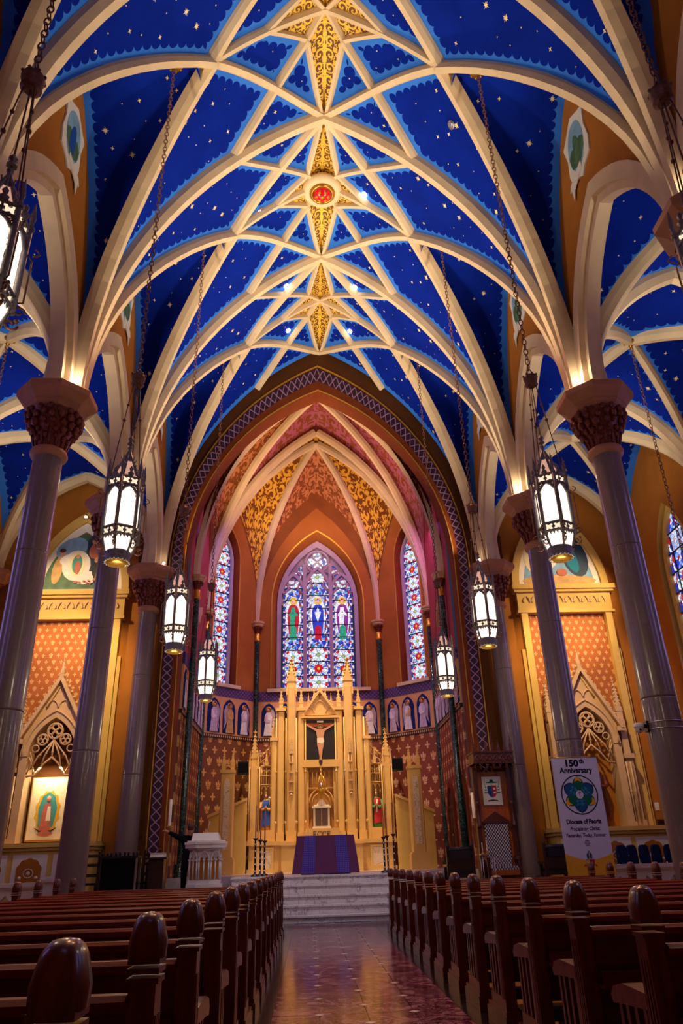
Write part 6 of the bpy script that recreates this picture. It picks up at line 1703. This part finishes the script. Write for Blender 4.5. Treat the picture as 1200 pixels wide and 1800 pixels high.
mb = MB(); mb.ball((0, .0, 1.62), .095, 0, 14, 10, .8, .95, 1.2); mb.tube([(0, 0, 1.46), (0, 0, 1.56)], .05, 8); mb.ball((0, .095, 1.6), .018, 0, 6, 5)
for s in (-1, 1): mb.ball((s*.078, .0, 1.62), .022, 0, 6, 5, .5, 1, 1.4)
hd = mb.build('head', 'flesh', pe)
for s in (-1, 1): mb = MB(); mb.ball((s*.03, .083, 1.635), .011, 0, 6, 5); mb.build('eye', 'black_paint', hd)
mb = MB(); mb.box(-.025, .025, .082, .09, 1.562, 1.57); mb.build('mouth', 'rose_robe', hd)
mb = MB(); mb.ball((0, -.015, 1.655), .1, 0, 14, 10, .88, .98, 1.05); mb.build('hair', 'hair', hd)
def hand(o, base, d, up, mat='flesh', sz=.085):
    d = Vector(d).normalized(); up = Vector(up); sd = d.cross(up).normalized(); b = Vector(base); mb = MB()
    mb.tube([b-d*.03, b+d*sz*.5, b+d*sz], [.026, .036, .03], 8)
    for k in range(4):
        r0 = b+d*sz*.95+sd*(k-1.5)*.017; L = (.05, .062, .058, .045)[k]; mb.tube([r0, r0+d*L*.6, r0+d*L*.9-up*.02, r0+d*L-up*.04], [.009, .0085, .008, .006], 6)
    r0 = b+d*sz*.3-sd*.03; mb.tube([r0, r0+d*.03-sd*.022, r0+d*.06-sd*.02], [.011, .01, .008], 6); return mb.build('hand', mat, o)
hand(pe, (-.55, -.02, 1.565), (-1, -.05, .35), (0, 0, 1)); hand(pe, (.19, -.13, .88), (-.1, -.5, -1), (0, -1, .3))

def tall_candle(x, y, z, label):
    o = thing('candle_stand', label, 'candle', (x, y, z))
    mb = MB(); mb.lathe([(.16, 0), (.15, .03), (.05, .06), (.02, .1), (.018, 1.5), (.03, 1.54), (.018, 1.58), (.05, 1.66), (.07, 1.69), (.05, 1.70)], 12); mb.build('stand', 'brass', o)
    mb = MB(); mb.lathe([(.036, 1.69), (.036, 2.30), (.01, 2.31)], 12); mb.build('candle', 'candle_wax', o); mb = MB(); mb.tube([(0, 0, 2.3), (0, 0, 2.33)], .004, 4); mb.build('wick', 'black_paint', o)
tall_candle(-3.92, 19.55, ZP, 'tall white candle on a thin stand beside the person in black'); tall_candle(3.72, 19.8, ZP, 'tall white candle on a thin stand beside the bishop throne')
# six tall candlesticks flanking the altar
for (x, y, h) in ((-1.80, 19.6, .85), (-1.69, 19.85, .82), (-1.60, 20.1, .80), (1.36, 19.6, .80), (1.47, 19.85, .83), (1.66, 20.1, .87)):
    o = thing('candlestick', 'black candlestick with silver knops and thin candle, %s side of the altar' % ('ambo' if x < 0 else 'throne'), 'candlestick', (x, y, ZF), 0, 'candlesticks beside the altar')
    mb = MB(); mb.lathe([(.1, 0), (.1, .03), (.03, .06), (.022, .1), (.022, h-.06), (.03, h-.05), (.07, h), (.02, h+.005)], 10); mb.build('stem', 'black_paint', o)
    for k in range(5): mb = MB(); mb.ball((0, 0, .12+k*(h-.2)/4.4), .032, 0, 8, 6, 1, 1, .8); mb.build('knop', 'silver', o)
    mb = MB(); mb.lathe([(.018, h), (.016, h+.74), (.004, h+.75)], 8); mb.build('candle', 'red_wax', o)
# reading desk with an open book
o = thing('reading_desk', 'small dark wooden reading desk beside the person in black', 'desk', (-4.02, 18.9, ZP))
mb = MB(); mb.box(-.2, .2, -.18, .18, 0, .06); mb.box(-.17, .17, -.15, .15, .06, .96); mb.build('body', 'walnut_dark', o); mb = MB(); mb.box(-.24, .24, -.22, .22, .96, 1.0); mb.build('top', 'walnut_dark', o)
b_ = thing('book', 'thick pale book lying on the small reading desk', 'book', (-4.02, 18.9, ZP+1.0)); mb = MB(); mb.box(-.16, .16, -.11, .11, .008, .085); mb.build('pages', 'candle_wax', b_); mb = MB(); mb.box(-.17, .17, -.12, .12, 0, .01); mb.box(-.17, .17, -.12, .12, .083, .095); mb.box(-.17, .17, .11, .12, 0, .095); mb.build('cover', 'book', b_)
# votive candle table with chairs
o = thing('votive_table', 'dark table holding a row of votive cups beside the chancel pier', 'table', (-4.88, 18.9, ZP))
mb = MB(); mb.box(-.45, .45, -.25, .25, 1.0, 1.05); mb.build('top', 'black_paint', o); mb = MB(); mb.box(-.38, .38, -.2, .2, .1, 1.0); mb.build('skirt', 'black_cloth', o)
for a in (-.42, .42):
    for b in (-.22, .22): mb = MB(); mb.cbox(a, b, 0, .04, .04, 1.0); mb.build('leg', 'silver' if a > 0 else 'black_paint', o)
for k in range(9):
    v = thing('votive_cup', 'small dark votive cup in the row on the candle table', 'candle', (-5.28+k*.1, 18.8+.06*(k % 2), ZP+1.05), 0, 'votive cups on the table'); mb = MB(); mb.lathe([(.02, 0), (.03, .02), (.035, .08), (.03, .085)], 8); mb.build('cup', 'black_paint', v); mb = MB(); mb.lathe([(.024, .05), (.024, .09)], 8); mb.build('wax', 'red_wax', v)
def ladder_chair(x, y, rz, label, mat='walnut_dark'):
    o = thing('wooden_chair', label, 'chair', (x, y, ZP), rz)
    for a in (-.2, .2):
        mb = MB(); mb.cbox(a, -.2, 0, .045, .045, .45); mb.build('leg', mat, o); mb = MB(); mb.cbox(a, .2, 0, .045, .045, 1.15); mb.ball((a, .2, 1.17), .03); mb.build('back_post', mat, o)
    mb = MB(); mb.box(-.24, .24, -.24, .24, .45, .5); mb.build('seat', mat, o)
    for z in (.62, .84, 1.04): mb = MB(); mb.box(-.2, .2, .185, .215, z, z+.07); mb.build('back_slat', mat, o)
    mb = MB(); mb.box(-.2, .2, -.02, .02, .2, .24); mb.build('stretcher', mat, o)
ladder_chair(-5.7, 19.3, .2, 'dark ladder-back chair left beside the votive table'.replace(' left', '')); ladder_chair(-4.35, 19.5, -.3, 'dark ladder-back chair between the votive table and the reading desk')
o = thing('kneeler_frame', 'low dark wooden kneeler at the foot of the lattice arch jamb', 'kneeler', (-4.45, 20.5, ZP)); mb = MB(); mb.box(-.22, .22, -.25, -.2, 0, .75); mb.box(-.26, .26, -.3, -.15, .75, .79); mb.build('desk', 'walnut_dark', o); mb = MB(); mb.box(-.22, .22, -.25, .2, 0, .16); mb.build('knee_rest', 'leather', o)

# bishop's throne with canopy
th = thing('bishop_throne', 'tall carved wooden bishop throne with canopy and patterned upholstery', 'throne', (4.36, 20.15, ZP))
mb = MB(); mb.box(-.42, .42, .1, .2, 0, 2.85); mb.build('back_panel', 'throne_wood', th)
for s in (-1, 1):
    mb = MB(); mb.cbox(s*.45, .1, 0, .1, .24, 2.95); mb.lathe([(.05, 0), (.06, .06), (.035, .1), (.04, .5), (.06, .55), (.05, .6)], 8, (s*.45, -.06, 1.5)); mb.build('side_post', 'throne_dark', th)
    mb = MB(); mb.cbox(s*.4, -.18, .0, .08, .5, .1); mb.cbox(s*.4, -.38, 0, .07, .07, .75); mb.slab([(-.44, .72), (-.44, .78), (.1, .8), (.1, .74)], *sorted((s*.36, s*.45)), 0, SW); mb.build('arm', 'throne_dark', th)
mb = MB(); mb.box(-.36, .36, -.42, .1, .38, .5); mb.build('seat_box', 'throne_wood', th)
mb = MB(); mb.box(-.34, .34, -.42, .05, .5, .58); mb.build('seat_cushion', 'brocade', th)
mb = MB(); mb.cbox(0, .06, .58, .62, .08, 1.02, 0, None, .02); mb.build('upholstered_back', 'brocade', th)
mb = MB(); mb.slab([(-.36, 1.62), (0, 1.86), (.36, 1.62), (.36, 1.58), (-.36, 1.58)], .0, .12); mb.build('pediment', 'throne_dark', th)
mb = MB(); mb.box(-.52, .52, -.42, .22, 3.0, 3.3); mb.build('canopy_box', 'throne_dark', th)
mb = MB()
for k in range(7): pinnacle(mb, -.5+k*1.0/6, -.42, 3.25, .06, .35 if k % 3 else .55, 3)
for k in range(6):
    q = -.42+k*.168; trefoil_blind(mb, q, -.43, 3.08, .075, .13, .015); mb.lathe([(.005, -.12), (.03, -.05), (.02, 0)], 6, (q+.084, -.42, 2.98))
    crocket_gable(mb, q, -.46, -.42, 2.92, .085, .2, .02, 3, .015)
mb.box(-.55, .55, -.46, .22, 3.0, 3.04); mb.box(-.55, .55, -.46, .22, 3.27, 3.31); mb.build('canopy_tracery', 'throne_dark', th)
ca = thing('coat_of_arms', 'white card with a painted coat of arms on the bishop throne', 'sign', (4.36, 20.24, ZP))
mb = MB(); mb.box(-.25, .25, -.02, 0, 2.02, 2.72); mb.build('card', 'picture_white', ca)
def cp(name, poly, mt, d=0): m2 = MB(); m2.slab(poly, -.026-d, -.02); m2.build(name, mt, ca)
cp('shield_half', [(-.12, 2.5), (0, 2.5), (0, 2.2), (-.08, 2.24), (-.12, 2.32)], 'emblem_blue'); cp('shield_half', [(0, 2.5), (.12, 2.5), (.12, 2.32), (.08, 2.24), (0, 2.2)], 'emblem_red')
cp('charge', circle(.06, 2.42, .03, 8), 'picture_white', .004); cp('charge', [(.03, 2.34), (.1, 2.35), (.1, 2.31), (.03, 2.3)], 'picture_white', .004)
cp('hat', [(-.14, 2.58), (-.05, 2.6), (-.04, 2.65), (.04, 2.65), (.05, 2.6), (.14, 2.58), (.14, 2.56), (-.14, 2.56)], 'emblem_green')
for s in (-1, 1):
    for k, n in enumerate((1, 2, 3)):
        for j in range(n): cp('tassel', circle(s*.17+(j-(n-1)/2)*.028, 2.46-k*.07, .016, 8), 'emblem_green', .002)
    m2 = MB(); m2.tube([(s*.1, -.03, 2.58), (s*.19, -.03, 2.62), (s*.19, -.03, 2.52), (s*.17, -.03, 2.48)], .005, 4); m2.build('cord', 'emblem_teal', ca)
cp('cross', [(-.008, 2.2), (-.008, 2.56), (.008, 2.56), (.008, 2.2)], 'emblem_gold', -.002); cp('motto_scroll', [(-.14, 2.1), (-.08, 2.12), (.08, 2.12), (.14, 2.1), (.12, 2.14), (0, 2.155), (-.12, 2.14)], 'ink')

def leather_chair(x, y, rz, label):
    o = thing('armchair', label, 'chair', (x, y, ZP), rz)
    for a in (-.3, .3):
        mb = MB(); mb.cbox(a, .25, 0, .08, .08, 1.02); mb.lathe([(.04, 0), (.05, .05), (.02, .12), (.004, .2)], 8, (a, .25, 1.02)); mb.build('back_post', 'walnut_dark', o)
        mb = MB(); mb.cbox(a, -.25, 0, .07, .07, .62); mb.build('leg', 'walnut_dark', o); mb = MB(); mb.box(a-.05, a+.05, -.32, .25, .6, .66); mb.build('arm', 'walnut_dark', o)
    mb = MB(); mb.box(-.3, .3, -.28, .25, .36, .44); mb.build('seat_frame', 'walnut_dark', o); mb = MB(); mb.cbox(0, 0, .44, .54, .5, .07, 0, None, .03); mb.build('seat_cushion', 'leather', o)
    mb = MB(); mb.box(-.27, .27, .22, .27, .5, .8); mb.build('back_panel', 'walnut_dark', o); mb = MB(); mb.box(-.28, .28, .19, .29, .76, .98); mb.tube([(-.28, .24, .98), (.28, .24, .98)], .06, 8); mb.build('back_cushion', 'leather', o)
leather_chair(3.2, 19.65, PI, 'dark leather armchair between the pylon and the bishop throne'); leather_chair(5.62, 19.7, PI, 'dark leather armchair behind the white banner')
o = thing('side_table', 'small metal side table with a candle pair next to the throne', 'table', (3.82, 19.2, ZP))
mb = MB(); mb.box(-.17, .17, -.14, .14, .84, .87); mb.build('top', 'silver', o)
for a in (-.14, .14):
    for b in (-.11, .11): mb = MB(); mb.tube([(a, b, 0), (a, b, .85)], .012, 6); mb.build('leg', 'silver', o)
mb = MB(); mb.box(-.15, .15, -.12, .12, .2, .22); mb.build('shelf', 'blue_fabric', o)
for q, h in ((-.05, .2), (.06, .26)):
    c_ = thing('small_candle', 'short tan candle in a brass holder on the metal side table', 'candle', (3.82+q-.05, 19.2, ZP+.87), 0, 'candles on the metal side table'); mb = MB(); mb.lathe([(.035, 0), (.035, .015), (.012, .03), (.02, .06)], 8); mb.build('holder', 'brass', c_); mb = MB(); mb.lathe([(.014, .05), (.014, .05+h)], 8); mb.build('candle', 'candle_wax', c_)
o = thing('floor_speaker', 'small black wedge speaker at the foot of the column', 'speaker', (5.0, 19.2, ZP)); mb = MB(); mb.slab([(-.14, .0), (-.2, .16), (0, .36), (.2, .18), (.12, 0)], -.12, .12); mb.build('cabinet', 'black_paint', o); mb = MB(); mb.slab([(-.1, .13), (0, .26), (.11, .16), (.0, .06)], -.128, -.12); mb.build('grille', 'iron', o)

# blue stacking chairs
def blue_chair(x, y, rz, z):
    o = thing('blue_chair', 'blue upholstered chair in the row behind the marble rail', 'chair', (x, y, z), rz, 'blue chairs behind the rail')
    mb = MB(); mb.cbox(0, 0, .42, .42, .42, .07, 0, None, .06); mb.build('seat', 'blue_fabric', o)
    mb = MB(); mb.slab([(.2*math.copysign(abs(math.cos(a))**.6, math.cos(a)), .72+.24*math.copysign(abs(math.sin(a))**.6, math.sin(a))) for a in [2*PI*i/20 for i in range(20)]], -.22, -.17); mb.build('backrest', 'blue_fabric', o)
    for a in (-.18, .18):
        mb = MB(); mb.tube([(a, .18, 0), (a, .17, .42)], .014, 6); mb.build('leg', 'silver', o); mb = MB(); mb.tube([(a, -.2, 0), (a, -.19, .42), (a*.95, -.21, .75)], .014, 6); mb.build('leg', 'silver', o)
for k, sl in enumerate((.3866, .3997, .4155, .4313, .4481, .4618)):
    y = 18.2+.32*k; blue_chair(-.475+sl*y, y, .62, ZP)
# marble communion rails
def rail(s):
    o = thing('marble_rail', 'white marble altar rail with pierced trefoil arches before the %s' % ('blue chairs' if s > 0 else 'lit picture shrine'), 'railing', (s*5.72, 16.75, 0))
    L = 2.9; X = lambda a: s*a
    mb = MB(); mb.box(*sorted((0, X(L))), -.11, .11, 0, .2); mb.build('plinth', 'white_marble', o)
    mb = MB(); mb.box(*sorted((0, X(L))), -.13, .13, .86, .94); mb.box(*sorted((0, X(L))), -.1, .1, .82, .86); mb.build('top_rail', 'white_marble', o)
    for k in range(5):
        c_ = X(.29+k*.58)
        mb = MB(); mb.ringslab([(c_-.29, .2), (c_-.29, .82), (c_, .82), (c_+.29, .82), (c_+.29, .2)], [(c_-.2, .2), (c_-.17, .55), (c_, .72), (c_+.17, .55), (c_+.2, .2)], -.07, .07, 0, None, False)
        mb.tube([(c_+a, 0, z) for a, z in circle(0, .52, .07, 12)], .02, 5, 0, True)
        for q in (-.1, .1): mb.tube([(c_+q+a, 0, z) for a, z in circle(0, .42, .06, 10)], .018, 5, 0, True)
        mb.build('pierced_panel', 'white_marble', o)
    for a in (0, L):
        mb = MB(); mb.cbox(X(a), 0, 0, .26, .3, .94); mb.cbox(X(a), 0, .94, .34, .38, .06); mb.cbox(X(a), 0, 1.0, .3, .34, .04); mb.build('rail_post', 'white_marble', o)
for s in (-1, 1): rail(s)

# the anniversary banner on its stand
bn = thing('banner', 'white anniversary banner with a flower emblem and gold foot on a stand', 'banner', (4.96, 15.35, 0))
BW, BT, BB = .47, 2.95, .78
mb = MB(); n = 16
top = [(-BW, BT), (BW, BT)]; foot = [(-BW+2*BW*i/n, 1.17-.12*math.sin(PI*i/n)) for i in range(n+1)]
mb.slab([(-BW, BT)]+foot+[(BW, BT)], -.006, .006); mb.build('cloth', 'banner_white', bn)
mb = MB(); mb.slab(foot+[(BW, BB), (-BW, BB)], -.0062, .006); mb.build('gold_foot', 'banner_gold', bn)
mb = MB(); mb.tube([(-BW-.03, 0, BT), (BW+.03, 0, BT)], .014, 8); mb.build('rod', 'brass', bn)
mb = MB(); mb.tube([(-BW, 0, BT), (-.05, .03, BT+.28), (BW, 0, BT)], .005, 4); mb.build('cord', 'brass', bn)
mb = MB(); mb.tube([(0, .1, 0), (0, .1, BT+.26), (-.05, .03, BT+.28)], .014, 8)
for a in range(3): mb.tube([(0, .1, .35), (.3*math.cos(a*2.1+.5), .1+.3*math.sin(a*2.1+.5), .02)], .012, 6)
mb.build('stand', 'silver', bn)
def fit_text(body, size, wid, x, z, **k):
    o = lettering(body, size, (0, 0, 0), 'ink', bn, extr=.001, **k)
    xs = [v.co.x for v in o.data.vertices]; f = wid/(max(xs)-min(xs)); c_ = (max(xs)+min(xs))/2
    for v in o.data.vertices: v.co.x = (v.co.x-c_)*f
    o.location = (x, -.008, z)
fit_text('150', .18, .27, -.06, 2.775, weight=.010)
fit_text('th', .12, .10, .14, 2.83, weight=.006)
fit_text('Anniversary', .15, .68, 0, 2.65, weight=.0055)
fit_text('Diocese of Peoria', .115, .70, 0, 1.70, weight=.0045)
fit_text('Proclaiming Christ:', .095, .60, 0, 1.575, weight=.002, shear=.25)
fit_text('Yesterday, Today, Forever', .09, .80, 0, 1.46, weight=.002, shear=.25)
ez = 2.235
def em(name, poly, mt, d): m2 = MB(); m2.slab(poly, -.0065-d, -.006); m2.build(name, mt, bn)
m2 = MB(); m2.ringslab(circle(0, ez, .375, 40), circle(0, ez, .352, 40), -.009, -.006); m2.build('emblem_ring', 'ink', bn)
for k in range(6):
    a = PI/2+k*PI/3; ca_, sa_ = math.cos(a), math.sin(a)
    big = k % 2 == 1
    def loc_(u_, v_): return (u_*ca_-v_*sa_, ez+u_*sa_+v_*ca_)
    wd = .125 if big else .105
    P_ = [loc_(.06+.265*t, wd*math.sin(PI*min(1, t*1.02))**.6*sg) for sg, ts in ((1, [i/8 for i in range(9)]), (-1, [i/8 for i in range(8, -1, -1)])) for t in ts]
    Po = [(x*1.06, ez+(z-ez)*1.06) for x, z in P_]
    em('petal_outline', Po, 'ink', .001+.0004*(k % 2)); em('petal', P_, 'emblem_blue' if k in (3,) or (k in (1, 5)) else 'emblem_green', .002+.0006*(k % 2))
    if big:
        for q in (.13, .19):
            em('petal_wave', [loc_(q+.02*math.sin(i*PI/2), (i/4-1)*wd*.7) for i in range(9)]+[loc_(q-.03, wd*.6), loc_(q-.03, -wd*.6)], 'emblem_teal', .0032)
    else: em('petal_tip', [loc_(.24, -.08), loc_(.33, -.03), loc_(.335, .03), loc_(.24, .08), loc_(.27, 0)], 'emblem_gold', .0034)
em('centre_disc', circle(0, ez, .088, 20), 'ink', .004); em('centre_disc', circle(0, ez, .078, 20), 'banner_white', .0046)
em('cross', [(-.006, ez-.06), (-.006, ez+.06), (.006, ez+.06), (.006, ez-.06)], 'ink', .0052); em('cross', [(-.04, ez+.022), (-.04, ez+.034), (.04, ez+.034), (.04, ez+.022)], 'ink', .0052)
em('seal', circle(0, 1.35, .055, 16), 'iron', .001)
for k in range(3): em('seal_line', [(-.045, 1.325+k*.022), (-.045, 1.331+k*.022), (.045, 1.331+k*.022), (.045, 1.325+k*.022)], 'banner_white', .0016)
em('crest_shield', [(-.09, 1.06), (.09, 1.06), (.085, .96), (0, .88), (-.085, .96)], 'emblem_blue', .001); em('crest_field', [(0, 1.06), (.08, 1.06), (.075, .97), (0, .97)], 'emblem_red', .002); em('crest_field', [(-.075, .97), (0, .97), (0, .9)], 'emblem_red', .002); em('crest_field', [(-.08, 1.05), (-.01, 1.05), (-.01, .98), (-.075, .98)], 'emblem_gold', .0025)
em('crest_mitre', [(-.05, 1.07), (-.055, 1.14), (0, 1.22), (.055, 1.14), (.05, 1.07)], 'emblem_blue', .001); em('crest_mitre_band', [(-.01, 1.07), (-.01, 1.19), (.01, 1.19), (.01, 1.07)], 'emblem_gold', .002)
for s in (-1, 1): em('crest_tassel', [(s*.08, .95), (s*.14, .93), (s*.11, .98)], 'emblem_red', .002)

# security camera, switch plate, wainscot
o = thing('security_camera', 'white dome security camera strapped to the granite column', 'camera', (5.15, 11.55, 2.95))
mb = MB(); mb.tube([(-.27, 0, 0), (-.38, -.02, 0)], .03, 8); mb.box(-.31, -.26, -.06, .06, -.09, .07); mb.build('bracket', 'black_paint', o)
mb = MB(); mb.lathe([(.03, .05), (.075, .04), (.08, -.02), (.07, -.03)], 14, (-.42, -.02, 0)); mb.build('housing', 'plastic_white', o)
mb = MB(); mb.lathe([(.065, -.03), (.06, -.07), (.035, -.1), (.005, -.11)], 14, (-.42, -.02, 0)); d_ = mb.build('dome', 'plastic_white', o); mb = MB(); mb.ball((-.43, -.075, -.06), .02); mb.build('lens', 'black_paint', d_)
for z in (-.06, .04): mb = MB(); mb.tube([(.29*math.cos(a), .29*math.sin(a), z) for a in [2*PI*i/24 for i in range(24)]], .007, 4, 0, True); mb.build('strap', 'silver', o)
o = thing('switch_plate', 'small white switch plate on the ochre wall beside the shrine frame', 'switch', (9.08, YWALL, 2.28)); mb = MB(); mb.box(-.06, .06, -.012, 0, -.1, .1); mb.build('plate', 'plastic_white', o); mb = MB(); mb.box(-.02, .02, -.022, -.012, -.03, .03); mb.build('toggle', 'plastic_white', o)
mb = MB(); mb.box(9.0, XO, YWALL-.03, YWALL, ZP, 1.95); tag(mb.build('trim_1', 'walnut_dark'), kind='structure')

for s in (-1, 1):  # loudspeaker on the ambo side; throne-side box is added for dark shading there
    o = thing('speaker_shade_box', 'black box beside the altarpiece, %s side' % ('ambo' if s < 0 else 'throne'), 'speaker', (XS+s*2.62, 26.1, 3.9)); mb = MB(); mb.box(-.2, .2, -.15, .15, 0, .42); mb.build('cabinet', 'black_paint', o); mb = MB(); mb.box(-.17, .17, -.16, -.15, .04, .38); mb.build('grille', 'black_cloth', o); mb = MB(); mb.box(-.04, .04, .15, .75, .15, .25); mb.build('bracket', 'black_paint', o)
